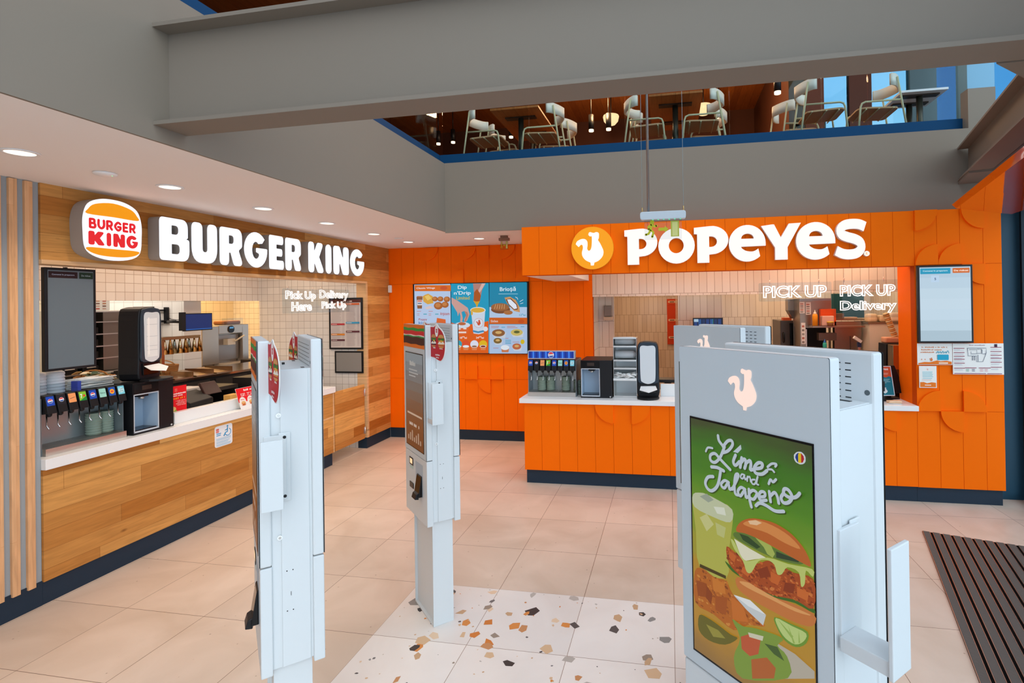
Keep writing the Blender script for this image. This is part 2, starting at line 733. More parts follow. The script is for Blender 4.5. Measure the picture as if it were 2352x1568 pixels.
CHICK = smooth([(-0.158, 0.709), (-0.095, 0.753), (0.013, 0.722), (0.095, 0.709), (0.203, 0.741), (0.304, 0.709), (0.329, 0.614), (0.316, 0.456), (0.285, 0.361), (0.38, 0.203), (0.519, -0.114), (0.519, -0.304), (0.443, -0.462), (0.285, -0.608), (0.105, -0.684)], 4)[:-1] + \
    [(0.095, -0.684), (0.063, -0.823), (-0.076, -0.823), (-0.089, -0.684)] + \
    smooth([(-0.10, -0.68), (-0.316, -0.57), (-0.456, -0.399), (-0.494, -0.209), (-0.443, 0.0), (-0.462, 0.139), (-0.538, 0.171), (-0.646, 0.063)], 4) + \
    smooth([(-0.785, 0.203), (-0.709, 0.342), (-0.506, 0.437), (-0.329, 0.424), (-0.234, 0.316), (-0.222, 0.139), (-0.241, -0.019), (-0.19, -0.114), (-0.114, -0.114), (-0.051, -0.019), (-0.019, 0.171), (-0.013, 0.532), (-0.095, 0.551), (-0.171, 0.614)], 4)

POSTER=[('p', 'B4B450', 0, '-1670,14910 -1030,14910 -400,14910 -510,13920 -620,13140 -1480,13070 -1590,13960'),
('p', 'C4CBA8', 0, '-1670,14910 -1380,15030 -1200,15040 -860,15010 -400,14910 -460,14580 -980,14530 -1630,14590'),
('p', '9DA896', 0, '-1440,14920 -1200,15060 -970,14970 -1150,14850'),
('p', 'DDE2D0', 0, '-980,14800 -640,14880 -590,14700 -870,14660'),
('p', 'C9C987', 0, '-1450,14370 -1210,14540 -980,14350 -1220,14090'),
('p', 'BFC27C', 0, '-930,14420 -600,14400 -660,14120 -880,14130'),
('p', '4A3A10', 0, '-1470,13160 -620,13210 -620,13130 -1480,13070'),
('p', 'B8651E', 0, '-1650,12890 -1360,13080 -1010,13020 -620,13080 -420,12850 -10,12740 490,12540 30,12330 -410,11980 -1030,12060 -1650,12080'),
('p', '9A4A14', 0, '-1610,12680 -1250,12740 -1200,12410 -1550,12290'),
('p', 'CC7A2C', 0, '-1070,13000 -680,12990 -630,12750 -1020,12660'),
('p', 'A5531A', 0, '-970,12560 -580,12690 -640,12230 -970,12200'),
('p', 'C97028', 0, '-470,12780 -110,12700 30,12390 -430,12210'),
('p', '8E4112', 0, '-1250,12700 -1050,12560 -1110,12270 -1280,12370'),
('p', 'C9D0D4', 0, '-390,12840 520,12790 440,12520 -10,12660'),
('p', 'E6EAEC', 0, '-390,12850 90,12940 530,12800 40,12770'),
('p', 'C8783C', 0, '-280,13320 250,13430 840,13360 1680,13400 1660,13120 1260,13000 660,12970 40,12980 -270,13080'),
('p', 'E0A060', 0, '-200,13260 290,13370 890,13300 1630,13340 1270,13240 660,13220 0,13200'),
('p', '3E6A20', 0, '-640,13570 -400,13510 -100,13510 300,13600 850,13480 1360,13560 1690,13510 1690,13410 1270,13420 750,13310 150,13350 -410,13400'),
('p', 'A84A18', 0, '-580,13950 -290,13890 250,13860 680,14110 1240,14070 1700,14120 1690,13500 1270,13490 660,13330 150,13340 -200,13400 -520,13570'),
('p', 'C86428', 0, '-500,13880 -290,13830 -350,13640 -510,13710'),
('p', '8A3610', 0, '300,13740 580,13940 670,13740 390,13580'),
('p', 'C86428', 0, '670,13860 940,13850 850,13620 670,13620'),
('p', '8A3610', 0, '1030,13770 1280,13840 1230,13600 980,13560'),
('p', 'CC6A2C', 0, '1320,13790 1600,13800 1560,13600 1320,13600'),
('p', 'C86428', 0, '-90,13660 150,13640 50,13470 -150,13510'),
('p', '5F7A34', 0, '-320,14390 170,14500 680,14420 1410,14410 1400,14310 860,14200 260,14200 -290,14250'),
('p', '2E4A22', 0, '-180,14410 70,14430 410,14310 310,14230 -80,14290'),
('p', '30442A', 0, '820,14370 1380,14390 1370,14340 820,14230'),
('p', 'E4E2C8', 0, '-340,14230 110,14160 560,14120 260,13970 -40,13810 -160,13900'),
('p', 'BFCB72', 0, '-440,14180 -330,14150 -110,13860 110,13870 590,14140 1120,14210 1680,14330 1690,14170 1540,14240 1510,13950 1420,13850 1370,14130 1100,14130 960,13920 840,13870 770,14050 590,14080 350,13960 150,13620 10,13580 -90,13790 -340,13980'),
('p', 'A9B85A', 0, '270,14480 690,14450 790,14300 730,14190 590,14220 500,14340'),
('p', 'BE6428', 0, '-260,14430 -240,14570 -70,14760 230,14910 700,14990 1050,14950 1300,14850 1540,14650 1660,14380 1450,14370 1040,14410 690,14450 310,14480 -30,14470'),
('p', 'DA8C4A', 0, '-70,14690 270,14890 740,14920 1170,14830 1420,14650 1040,14640 600,14700 170,14670'),
('p', 'EBC49A', 0, '80,14800 300,14890 460,14880 320,14780 130,14740'),
('p', '6E9632', 0, '750,12870 1180,12930 1560,12950 1520,12690 1280,12480 1000,12480 820,12650'),
('p', 'BBD080', 0, '790,12870 1180,12890 1520,12900 1460,12700 1260,12530 1020,12540 850,12680'),
('p', '98B458', 0, '830,12870 1220,12680 1170,12620'),
('p', '98B458', 0, '1090,12860 1260,12550 1210,12530'),
('p', '98B458', 0, '1350,12880 1380,12630 1340,12600'),
('p', '6A6420', 0, '-1500,11820 -1210,11890 -870,11880 -490,11840 -280,11850 -660,11500 -1190,11330 -1520,11430'),
('p', '98903C', 0, '-1270,11700 -870,11750 -650,11660 -1040,11500'),
('p', 'B8B0A0', 0, '780,12320 1250,12320 1700,12200 1700,12050 990,11630 820,11930'),
('p', '7E9A3C', 0, '-430,12240 -120,12230 270,12370 960,12510 820,12270 1060,12160 1070,11690 -150,10970 -400,11330 -200,11900'),
('p', 'C05A34', 0, '-180,11950 80,12150 390,12210 310,11800 70,11620 -160,11670'),
('p', 'D0CDB4', 0, '30,12160 460,12290 430,12170 70,12070'),
('p', 'B4622C', 0, '110,11570 540,11850 770,11740 720,11480 130,11130'),
('p', '46602A', 0, '480,12140 820,12240 990,12020 730,12030'),
('p', 'D5DCE4', 0, '1580,16610 1580,16570 1560,16530 1530,16500 1490,16480 1440,16470 1400,16480 1360,16490 1330,16520 1310,16560 1310,16600 1310,16640 1340,16680 1370,16710 1410,16730 1450,16740 1490,16740 1530,16720 1560,16690 1580,16650'),
('p', '1E3C8C', 0, '1410,16580 1410,16550 1410,16530 1410,16510 1410,16500 1410,16490 1410,16490 1410,16500 1390,16510 1370,16530 1360,16550 1350,16570 1340,16600 1350,16630 1360,16660 1380,16680 1400,16700 1420,16710 1420,16700 1420,16690 1420,16680 1410,16660 1410,16630 1410,16610'),
('p', 'E4C41E', 0, '1480,16590 1480,16570 1480,16540 1480,16530 1480,16510 1470,16510 1440,16500 1420,16500 1410,16520 1410,16540 1410,16560 1410,16590 1410,16620 1410,16650 1410,16670 1420,16690 1420,16700 1420,16710 1450,16710 1470,16710 1480,16700 1480,16670 1480,16650 1480,16620'),
('p', 'B4202C', 0, '1550,16610 1540,16580 1530,16560 1520,16530 1500,16520 1480,16510 1480,16510 1480,16520 1480,16530 1480,16560 1480,16580 1480,16610 1480,16640 1480,16660 1480,16680 1480,16700 1490,16720 1490,16720 1490,16720 1480,16710 1500,16700 1520,16680 1540,16660 1540,16640'),
('s', 'C4D0DC', 13, '-760,16640 -730,16520 -600,16410'),
('s', 'C4D0DC', 13, '-610,16400 -460,16570 -340,16600 -320,16500 -460,16330 -640,16240'),
('s', 'C4D0DC', 13, '-560,16410 -700,16120 -870,15950 -1010,15970 -1010,16100 -860,16170 -700,16070 -400,15890'),
('s', 'C4D0DC', 13, '-230,16280 -300,16110 -240,16030 -120,16150'),
('s', 'C4D0DC', 13, '-50,16260 -100,16020'),
('s', 'C4D0DC', 13, '-70,16140 30,16250 70,16170 30,16030'),
('s', 'C4D0DC', 13, '60,16150 180,16250 210,16170 190,16040 260,16060'),
('s', 'C4D0DC', 13, '310,16090 490,16160 520,16260 410,16250 300,16110 340,16000 510,16020 640,16130'),
('s', 'C4D0DC', 9, '660,16220 770,16320 890,16340 860,16280'),
('s', 'C4D0DC', 8, '670,16170 770,16190 830,16150'),
('s', 'C4D0DC', 9, '-1160,16160 -1090,16270 -940,16290'),
('s', 'C4D0DC', 7, '30,15870 -50,15870 -90,15790 -30,15770 20,15850 40,15770 90,15810'),
('s', 'C4D0DC', 7, '110,15860 100,15750'),
('s', 'C4D0DC', 7, '100,15820 170,15870 200,15760'),
('s', 'C4D0DC', 7, '310,15840 230,15810 240,15730 320,15750 400,15950 360,15770 410,15750'),
('s', 'C4D0DC', 14, '-980,15810 -790,15840 -590,15810'),
('s', 'C4D0DC', 14, '-680,15820 -780,15420 -960,15220 -1110,15220 -1190,15350 -1100,15520 -930,15580'),
('s', 'C4D0DC', 12, '-440,15570 -570,15580 -680,15450 -580,15390 -460,15550 -420,15410 -350,15450'),
('s', 'C4D0DC', 12, '-340,15430 -190,15710 -150,15840 -230,15800 -270,15570 -250,15360 -170,15340'),
('s', 'C4D0DC', 12, '40,15540 -80,15550 -170,15430 -100,15340 30,15510 60,15360 120,15390'),
('s', 'C4D0DC', 13, '150,15570 160,15360 210,15180'),
('s', 'C4D0DC', 12, '150,15480 260,15580 370,15540 280,15380 180,15380'),
('s', 'C4D0DC', 12, '430,15480 570,15530 580,15620 480,15610 420,15500 470,15410 620,15460'),
('s', 'C4D0DC', 12, '700,15680 730,15460'),
('s', 'C4D0DC', 12, '730,15590 840,15700 910,15620 940,15490'),
('s', 'C4D0DC', 10, '690,15850 740,15960 800,15920 880,16000'),
('s', 'C4D0DC', 13, '1060,15740 1000,15630 1060,15540 1190,15590 1270,15730 1190,15850 1090,15850 1070,15750 1190,15700 1320,15730 1400,15790 1450,15860'),
('s', 'C4D0DC', 13, '340,15250 440,15340 610,15340 840,15290 1060,15350'),
('p', 'C4D0DC', 0, '-290,16350 -60,16570 -40,16470 -150,16350')]
MENU=[('p', 'D86A1C', 0, '-8650,23110 -2850,22990 -2870,22100 -8660,22210'),
('t', 'F0E4E0', 'Classic Wings', '-8360,22440 -5380,22770'),
('p', 'C8502A', 0, '-3400,22580 -3430,22480 -3530,22410 -3690,22350 -3880,22320 -4080,22320 -4270,22360 -4420,22420 -4520,22510 -4550,22600 -4520,22690 -4420,22770 -4260,22830 -4070,22860 -3870,22850 -3680,22820 -3530,22750 -3430,22670'),
('p', '8A5A3C', 0, '-8380,21340 -7370,21320 -7520,19570 -8240,19570'),
('p', 'B4704A', 0, '-8290,21460 -7410,21440 -7410,21310 -8290,21320'),
('p', 'E8DCD8', 0, '-8260,20870 -7430,20860 -7480,20070 -8240,20080'),
('p', 'C84C3C', 0, '-8180,20790 -7500,20780 -7500,20620 -8180,20630'),
('p', '7A8CA8', 0, '-8160,20480 -7540,20470 -7540,20230 -8170,20240'),
('p', 'D8A440', 0, '-7370,21400 -6990,21630 -6480,21790 -5740,21380 -5670,20360 -6590,20200 -7250,20620'),
('p', 'E8C468', 0, '-7070,21400 -6400,21620 -5990,21070 -6580,20760'),
('p', 'A8602C', 0, '-4950,20970 -4980,20850 -5060,20740 -5180,20660 -5330,20620 -5490,20620 -5640,20670 -5760,20750 -5840,20860 -5870,20990 -5840,21110 -5760,21220 -5630,21300 -5480,21340 -5320,21340 -5170,21290 -5050,21210 -4980,21100'),
('p', 'C47E44', 0, '-5200,21050 -5220,20980 -5270,20920 -5340,20870 -5430,20850 -5520,20850 -5610,20880 -5690,20920 -5730,20990 -5750,21060 -5730,21140 -5680,21200 -5610,21250 -5520,21270 -5420,21270 -5330,21240 -5260,21190 -5210,21130'),
('p', 'A8602C', 0, '-4060,20960 -4090,20830 -4170,20710 -4300,20630 -4460,20590 -4620,20590 -4780,20640 -4910,20730 -4990,20840 -5020,20970 -4990,21100 -4900,21220 -4770,21300 -4610,21350 -4450,21340 -4290,21290 -4160,21210 -4080,21090'),
('p', 'C47E44', 0, '-4310,21040 -4330,20960 -4380,20900 -4460,20850 -4550,20820 -4650,20820 -4750,20850 -4820,20900 -4870,20970 -4890,21050 -4870,21130 -4820,21190 -4740,21240 -4650,21270 -4550,21270 -4450,21240 -4380,21190 -4330,21120'),
('p', 'A8602C', 0, '-2990,20900 -3020,20760 -3110,20640 -3250,20550 -3420,20510 -3600,20510 -3760,20560 -3900,20650 -3990,20780 -4010,20920 -3980,21060 -3890,21180 -3750,21270 -3590,21310 -3410,21310 -3240,21260 -3110,21170 -3020,21040'),
('p', 'C47E44', 0, '-3260,20980 -3280,20900 -3330,20830 -3420,20780 -3520,20750 -3620,20750 -3720,20780 -3800,20840 -3860,20910 -3870,20990 -3850,21080 -3800,21150 -3720,21200 -3620,21230 -3510,21230 -3410,21200 -3330,21140 -3280,21070'),
('p', 'A8602C', 0, '-4180,19950 -4220,19760 -4350,19590 -4540,19470 -4770,19400 -5010,19410 -5240,19480 -5430,19610 -5550,19780 -5590,19970 -5540,20160 -5420,20330 -5230,20450 -5000,20520 -4750,20510 -4520,20440 -4340,20310 -4220,20140'),
('p', 'C47E44', 0, '-4520,20030 -4550,19920 -4630,19820 -4740,19750 -4880,19710 -5030,19710 -5160,19750 -5280,19830 -5350,19930 -5370,20040 -5340,20160 -5270,20260 -5160,20330 -5020,20370 -4870,20360 -4730,20320 -4620,20250 -4550,20150'),
('p', 'A8602C', 0, '-3230,20090 -3260,19930 -3360,19800 -3520,19700 -3710,19640 -3910,19650 -4100,19700 -4250,19810 -4350,19950 -4380,20110 -4350,20270 -4240,20400 -4090,20500 -3900,20560 -3700,20550 -3510,20500 -3360,20390 -3260,20250'),
('p', 'C47E44', 0, '-3520,20170 -3540,20080 -3600,20000 -3700,19940 -3810,19910 -3930,19910 -4050,19950 -4140,20010 -4200,20090 -4220,20180 -4190,20280 -4130,20360 -4040,20420 -3920,20450 -3800,20450 -3690,20410 -3600,20350 -3540,20270'),
('p', 'D8C4C4', 0, '-7100,19680 -6260,19980 -5590,19660 -6680,19440'),
('p', 'C07878', 0, '-8330,19220 -7650,19210 -7650,19140 -8330,19140'),
('p', 'C07878', 0, '-8330,18830 -7910,18830 -7910,18760 -8330,18770'),
('p', 'C07878', 0, '-8330,18590 -7910,18590 -7910,18530 -8330,18530'),
('p', '50A8C0', 0, '-7280,18800 -6730,18800 -6740,18660 -7280,18660'),
('p', 'C07878', 0, '-6440,19200 -5770,19190 -5770,19110 -6440,19120'),
('p', 'C07878', 0, '-6440,18810 -6020,18800 -6020,18740 -6440,18750'),
('p', 'C07878', 0, '-6440,18580 -6030,18570 -6030,18510 -6450,18510'),
('p', '50A8C0', 0, '-5400,18780 -4860,18780 -4860,18640 -5400,18640'),
('t', 'B45048', 'Aripioare', '-4610,18400 -3120,19010'),
('t', 'A84048', 'Poppy', '-8050,17710 -6700,18110'),
('t', '3078B8', 'kids', '-8060,17260 -6710,17640'),
('p', 'D8642C', 0, '-5120,18160 -3750,17910 -3720,17230 -5250,17240'),
('p', '1698BE', 0, '-2750,23220 3010,23100 2920,16950 -2840,16990'),
('p', 'DC5C10', 0, '-2840,17450 -2080,17210 -40,17120 2930,17600 2860,12900 -2900,12880'),
('t', 'E8ECF2', 'Dip', '-1760,22240 -360,22900'),
('t', 'E8ECF2', "n'Drip", '-2380,21400 240,22080'),
('t', 'C8B030', 'Limited', '-2020,20810 60,21320'),
('p', 'C89C94', 0, '-2770,21170 -1860,20690 -810,19980 -250,19590 30,18660 -350,17740 -770,17360 -840,17900 -500,18510 -820,19130 -1230,18980 -1040,18060 -1170,17440 -1460,17600 -1400,18370 -1560,18990 -1810,18370 -1890,18910 -2770,20320'),
('p', 'B87868', 0, '-820,19130 -340,18970 -180,18510 -600,17510 -800,17510 -500,18510'),
('p', 'B08078', 0, '620,23170 2550,23130 2060,22320 1800,21320 1570,21630 1250,22330 1010,22030 760,21730'),
('p', 'D8B0A8', 0, '1990,23140 2550,23130 1810,22010 1490,21710 1410,22020'),
('p', 'A8541C', 0, '760,21840 1250,22370 1650,21710 1820,21320 1630,20480 1220,20180 660,20570'),
('p', 'D0A028', 0, '620,20650 1060,20490 1650,20560 1340,20030 1150,19420 1040,20030'),
('p', 'C8D4E4', 0, '270,19040 2450,19130 2170,15880 1400,15690 590,15810'),
('p', 'D8E0EA', 0, '2520,19210 2450,19050 2240,18910 1920,18800 1530,18750 1110,18760 720,18820 410,18930 200,19070 130,19240 210,19400 420,19540 740,19640 1130,19690 1540,19690 1930,19630 2250,19520 2450,19370'),
('p', 'D8A83C', 0, '2370,19210 2300,19080 2120,18980 1830,18900 1480,18860 1110,18860 770,18910 480,19000 300,19110 240,19240 300,19360 490,19470 780,19550 1120,19590 1490,19580 1840,19530 2120,19450 2300,19340'),
('p', 'D8A83C', 0, '200,19200 560,18890 470,18500 270,18500'),
('p', '3888B8', 0, '490,16310 1320,16120 2230,16300 2210,16030 1320,15850 510,16030'),
('p', 'C87868', 0, '2140,17340 2090,17100 1960,16880 1760,16730 1520,16650 1260,16650 1020,16730 820,16890 700,17110 650,17350 700,17590 840,17800 1040,17960 1280,18040 1540,18040 1780,17950 1970,17790 2100,17580'),
('p', 'D4DCE8', 0, '2090,17340 2050,17110 1920,16910 1740,16770 1510,16690 1270,16690 1040,16770 860,16920 740,17120 700,17350 750,17570 870,17770 1060,17920 1290,17990 1530,17990 1750,17910 1930,17760 2050,17560'),
('p', 'C85030', 0, '980,17500 1180,17610 1340,17340 1390,17800 1590,17800 1740,17260 1500,16960 1260,17040 1140,17380'),
('p', 'D8DCE4', 0, '2820,16450 2800,16330 2730,16230 2630,16150 2510,16110 2390,16110 2270,16150 2170,16230 2110,16340 2090,16460 2110,16580 2180,16680 2270,16760 2400,16800 2520,16800 2640,16760 2740,16680 2800,16570'),
('p', 'D86430', 0, '-2000,16980 -80,16970 -300,15820 -1200,15630 -2000,15750'),
('p', 'D0DAE6', 0, '80,17040 10,16890 -210,16760 -530,16660 -930,16610 -1360,16610 -1760,16670 -2080,16770 -2290,16910 -2360,17060 -2290,17220 -2070,17350 -1740,17450 -1340,17500 -920,17490 -520,17440 -200,17330 10,17200'),
('p', 'B86438', 0, '-560,17240 -600,17160 -710,17090 -870,17040 -1070,17020 -1290,17020 -1480,17050 -1650,17100 -1750,17170 -1790,17250 -1750,17330 -1640,17400 -1480,17450 -1280,17480 -1070,17470 -870,17440 -700,17390 -600,17320'),
('p', 'E8D8D0', 0, '-1810,16090 -540,16090 -540,15860 -1810,15860'),
('p', 'E8D8D0', 0, '-1800,16590 -1390,16590 -1390,16400 -1800,16400'),
('p', 'E8D8D0', 0, '-980,16630 -490,16630 -490,16430 -980,16440'),
('t', 'F0E8E0', '18⁹⁹lei', '-1530,15030 -450,15390'),
('t', 'F0E8E0', '34⁹⁹lei', '980,15030 2180,15380'),
('p', '28A0B4', 0, '-1200,14220 -1240,14010 -1350,13830 -1520,13690 -1730,13620 -1950,13620 -2160,13690 -2330,13830 -2440,14010 -2470,14220 -2430,14420 -2320,14600 -2140,14740 -1930,14810 -1710,14810 -1510,14740 -1340,14600 -1230,14420'),
('p', 'D88050', 0, '-2330,13970 -1350,13970 -1480,13350 -2210,13350'),
('p', 'E0E4EA', 0, '-1330,13910 -1360,13840 -1450,13790 -1590,13750 -1750,13720 -1930,13720 -2090,13750 -2230,13790 -2320,13840 -2350,13910 -2310,13970 -2220,14030 -2090,14070 -1920,14090 -1750,14090 -1580,14070 -1450,14030 -1360,13970'),
('p', 'D8C060', 0, '-1430,13910 -1450,13860 -1520,13820 -1630,13790 -1770,13780 -1910,13780 -2040,13790 -2150,13820 -2220,13860 -2250,13910 -2220,13950 -2150,13990 -2040,14020 -1910,14040 -1760,14040 -1630,14020 -1520,13990 -1450,13950'),
('p', 'D84C28', 0, '30,14210 -20,14010 -130,13830 -300,13690 -510,13620 -730,13620 -930,13690 -1100,13830 -1210,14010 -1240,14220 -1200,14420 -1090,14600 -920,14740 -710,14810 -490,14810 -280,14730 -120,14600 -10,14420'),
('p', 'D88050', 0, '-1100,13970 -120,13970 -260,13350 -990,13350'),
('p', 'E0E4EA', 0, '-110,13910 -140,13840 -230,13790 -360,13750 -530,13720 -700,13720 -870,13750 -1000,13790 -1090,13840 -1120,13910 -1090,13970 -1000,14030 -860,14070 -700,14090 -520,14090 -360,14070 -220,14030 -140,13970'),
('p', 'E0E8F0', 0, '-210,13910 -230,13860 -300,13820 -410,13790 -540,13780 -690,13780 -820,13790 -930,13820 -1000,13860 -1020,13910 -990,13950 -920,13990 -810,14020 -680,14040 -540,14040 -410,14020 -300,13990 -230,13950'),
('p', 'D8DCEC', 0, '1340,14210 1290,14010 1180,13830 1010,13700 810,13620 590,13620 380,13700 220,13830 110,14010 70,14210 120,14420 230,14600 400,14730 600,14800 820,14800 1030,14730 1190,14600 1300,14420'),
('p', 'D88050', 0, '220,13970 1190,13970 1060,13350 330,13350'),
('p', 'E0E4EA', 0, '1200,13910 1170,13840 1080,13790 950,13750 790,13730 610,13730 450,13750 320,13790 230,13840 200,13910 230,13970 320,14030 450,14070 620,14090 790,14090 950,14070 1090,14030 1170,13970'),
('p', '8A6048', 0, '1110,13910 1080,13860 1010,13820 900,13790 770,13780 630,13780 500,13790 390,13820 320,13860 300,13910 320,13950 390,13990 500,14020 630,14040 770,14040 910,14020 1010,13990 1080,13950'),
('p', 'DCB41C', 0, '2690,14210 2650,14010 2530,13830 2370,13700 2160,13630 1940,13630 1740,13700 1570,13830 1470,14010 1430,14210 1470,14420 1590,14600 1750,14730 1960,14800 2180,14800 2380,14730 2550,14600 2650,14420'),
('p', 'D88050', 0, '1570,13970 2540,13970 2410,13360 1690,13360'),
('p', 'E0E4EA', 0, '2550,13910 2520,13840 2440,13790 2300,13750 2140,13730 1970,13730 1800,13750 1670,13790 1590,13840 1560,13910 1590,13970 1680,14030 1810,14070 1970,14090 2150,14090 2310,14070 2440,14030 2520,13970'),
('p', '7A2C18', 0, '2460,13910 2430,13860 2360,13820 2260,13790 2120,13780 1980,13780 1850,13790 1750,13820 1680,13860 1650,13910 1680,13950 1750,13990 1860,14020 1990,14040 2130,14040 2260,14020 2360,13990 2430,13950'),
('p', '1484A8', 0, '3150,23230 8840,23100 8790,19560 3100,19640'),
('p', 'B0C8E4', 0, '3100,19660 8790,19580 8760,18050 3080,18110'),
('t', 'D8E8F4', 'Brioșă', '4730,21770 7150,22590'),
('p', '9CCCE0', 0, '4530,21600 7450,21540 7450,21470 4530,21520'),
('p', '7A4A2C', 0, '6270,19280 6180,19070 5930,18890 5540,18760 5060,18690 4550,18700 4070,18770 3680,18920 3420,19100 3340,19310 3430,19520 3690,19700 4080,19830 4560,19900 5070,19890 5550,19810 5940,19670 6190,19480'),
('p', '9A6238', 0, '6120,19620 6030,19430 5790,19260 5420,19130 4970,19070 4490,19080 4030,19150 3660,19280 3420,19460 3340,19660 3430,19850 3670,20020 4050,20140 4500,20200 4990,20200 5440,20120 5800,19990 6040,19810'),
('p', 'C89868', 0, '4030,20070 4120,20060 3940,19380 3820,19380'),
('p', 'C89868', 0, '4360,20060 4460,20060 4300,19380 4180,19380'),
('p', 'C89868', 0, '4690,20060 4790,20050 4670,19370 4550,19370'),
('p', 'C89868', 0, '5030,20050 5120,20050 5030,19370 4910,19370'),
('p', 'C89868', 0, '5360,20050 5460,20050 5400,19360 5280,19360'),
('p', 'C89460', 0, '5430,21000 6260,21130 7120,20630 7650,19640 7720,18840 6860,19040 5850,20120'),
('p', '6A3620', 0, '5620,20730 6420,20870 7340,19940 7410,19260 6860,19190 6010,19960'),
('p', 'E0E8F4', 0, '5820,20720 6330,20750 7190,19940 7300,19410 6860,19310 6090,20040'),
('p', 'A86C3C', 0, '6640,18820 6600,18710 6480,18610 6290,18540 6070,18510 5830,18510 5600,18550 5420,18630 5300,18720 5260,18830 5300,18940 5420,19040 5610,19100 5840,19140 6080,19140 6300,19100 6490,19020 6600,18930'),
('s', 'E8F0F8', 10, '7090,21080 7240,20930'),
('s', 'E8F0F8', 10, '7320,21000 7430,20700'),
('s', 'E8F0F8', 10, '7740,20390 8220,20650'),
('s', 'E8F0F8', 10, '7820,20090 8210,20190'),
('t', '1E98B8', '12⁹lei', '7630,18310 8580,18640'),
('p', 'CC5C14', 0, '3040,18110 8800,18050 8790,17130 3030,17180'),
('t', 'E0C8C0', 'Sides', '3270,17420 4390,17780'),
('p', 'C04C14', 0, '8370,17510 8340,17420 8250,17330 8130,17270 7970,17230 7810,17240 7660,17270 7530,17340 7450,17420 7430,17520 7460,17620 7540,17710 7670,17770 7820,17800 7980,17800 8130,17760 8260,17700 8340,17610'),
('p', 'A8C0E0', 0, '3070,17120 8790,17070 8730,12880 3000,12860'),
('p', 'C4CCD8', 0, '3350,15880 5630,15940 5420,15120 3830,15130'),
('p', '8A5A34', 0, '5430,15870 5370,15690 5200,15530 4930,15410 4610,15350 4260,15350 3940,15410 3680,15530 3500,15690 3450,15880 3510,16060 3690,16220 3950,16340 4280,16400 4620,16400 4950,16330 5210,16210 5380,16050'),
('p', 'D0A868', 0, '4940,15930 4910,15860 4820,15790 4690,15750 4530,15720 4350,15720 4190,15750 4060,15800 3980,15860 3950,15940 3980,16010 4060,16070 4200,16120 4360,16140 4530,16140 4690,16120 4830,16070 4910,16000'),
('p', 'C4CCD8', 0, '6210,15940 8290,16010 8100,15240 6660,15250'),
('p', 'C8B464', 0, '8110,15930 8050,15760 7890,15620 7650,15510 7360,15450 7040,15450 6750,15510 6510,15620 6360,15770 6300,15940 6360,16110 6520,16250 6760,16360 7060,16420 7370,16420 7660,16360 7900,16250 8060,16100'),
('p', '586030', 0, '7660,15990 7630,15930 7550,15870 7430,15820 7280,15800 7130,15800 6980,15830 6860,15870 6780,15930 6760,16000 6780,16070 6860,16120 6980,16170 7130,16190 7290,16190 7440,16160 7560,16120 7630,16060'),
('p', 'C4CCD8', 0, '3610,14730 5070,14800 4930,14140 3920,14140'),
('p', '7A6030', 0, '4940,14730 4900,14590 4790,14460 4620,14370 4410,14320 4190,14320 3980,14370 3810,14460 3710,14590 3670,14730 3710,14870 3820,15000 3990,15090 4200,15140 4420,15140 4630,15090 4800,15000 4910,14870'),
('p', 'D0A868', 0, '4630,14790 4610,14730 4550,14680 4460,14650 4360,14630 4250,14630 4150,14650 4060,14680 4010,14730 3990,14790 4010,14850 4070,14900 4150,14940 4250,14960 4370,14960 4470,14940 4550,14900 4610,14850'),
('p', 'C4CCD8', 0, '6440,13890 7980,13970 7830,13260 6770,13260'),
('p', 'B86440', 0, '7840,13890 7800,13740 7680,13600 7500,13500 7290,13450 7050,13450 6840,13500 6660,13600 6550,13740 6510,13890 6550,14050 6670,14190 6850,14290 7070,14340 7300,14340 7520,14290 7690,14180 7800,14050'),
('p', 'D0A868', 0, '7510,13950 7490,13890 7430,13840 7340,13800 7230,13780 7120,13780 7010,13800 6920,13840 6860,13890 6840,13950 6870,14020 6920,14070 7010,14110 7120,14130 7240,14130 7350,14110 7430,14070 7490,14020'),
('p', 'C47850', 0, '4810,13660 6030,13670 5910,13060 4920,13060'),
('p', 'DCE4EC', 0, '6050,13740 6010,13620 5900,13510 5720,13430 5510,13380 5280,13380 5070,13430 4900,13510 4790,13620 4750,13740 4790,13870 4910,13980 5080,14060 5290,14100 5520,14100 5730,14060 5900,13980 6010,13870'),
('p', 'D0B41C', 0, '8360,14570 8340,14460 8280,14350 8200,14280 8100,14240 7990,14240 7890,14280 7810,14350 7750,14460 7740,14570 7760,14690 7810,14790 7900,14870 8000,14910 8110,14910 8210,14870 8290,14790 8340,14690'),
('p', 'B87070', 0, '3340,16870 4540,16860 4540,16790 3340,16800'),
('p', 'B87070', 0, '5760,16850 7020,16840 7020,16780 5760,16780'),
('p', 'B87070', 0, '3340,16680 4450,16670 4450,16600 3340,16610'),
('p', 'B87070', 0, '5760,16660 7340,16650 7330,16580 5760,16590'),
('p', 'B87070', 0, '5460,15110 5940,15110 5940,15040 5460,15040'),
('p', 'B87070', 0, '6560,14570 7580,14570 7580,14510 6560,14510'),
('p', 'B87070', 0, '3610,13700 4410,13700 4410,13630 3610,13630'),
('p', '3C9CC0', 0, '4890,16740 5450,16740 5450,16650 4890,16650'),
('p', '3C9CC0', 0, '7810,16800 8350,16800 8350,16710 7810,16710'),
('p', '3C9CC0', 0, '5460,14840 6330,14840 6320,14750 5460,14750'),
('p', '3C9CC0', 0, '5450,14610 6320,14610 6320,14520 5450,14520'),
('p', '3C9CC0', 0, '5450,14390 6320,14390 6320,14290 5450,14300')]

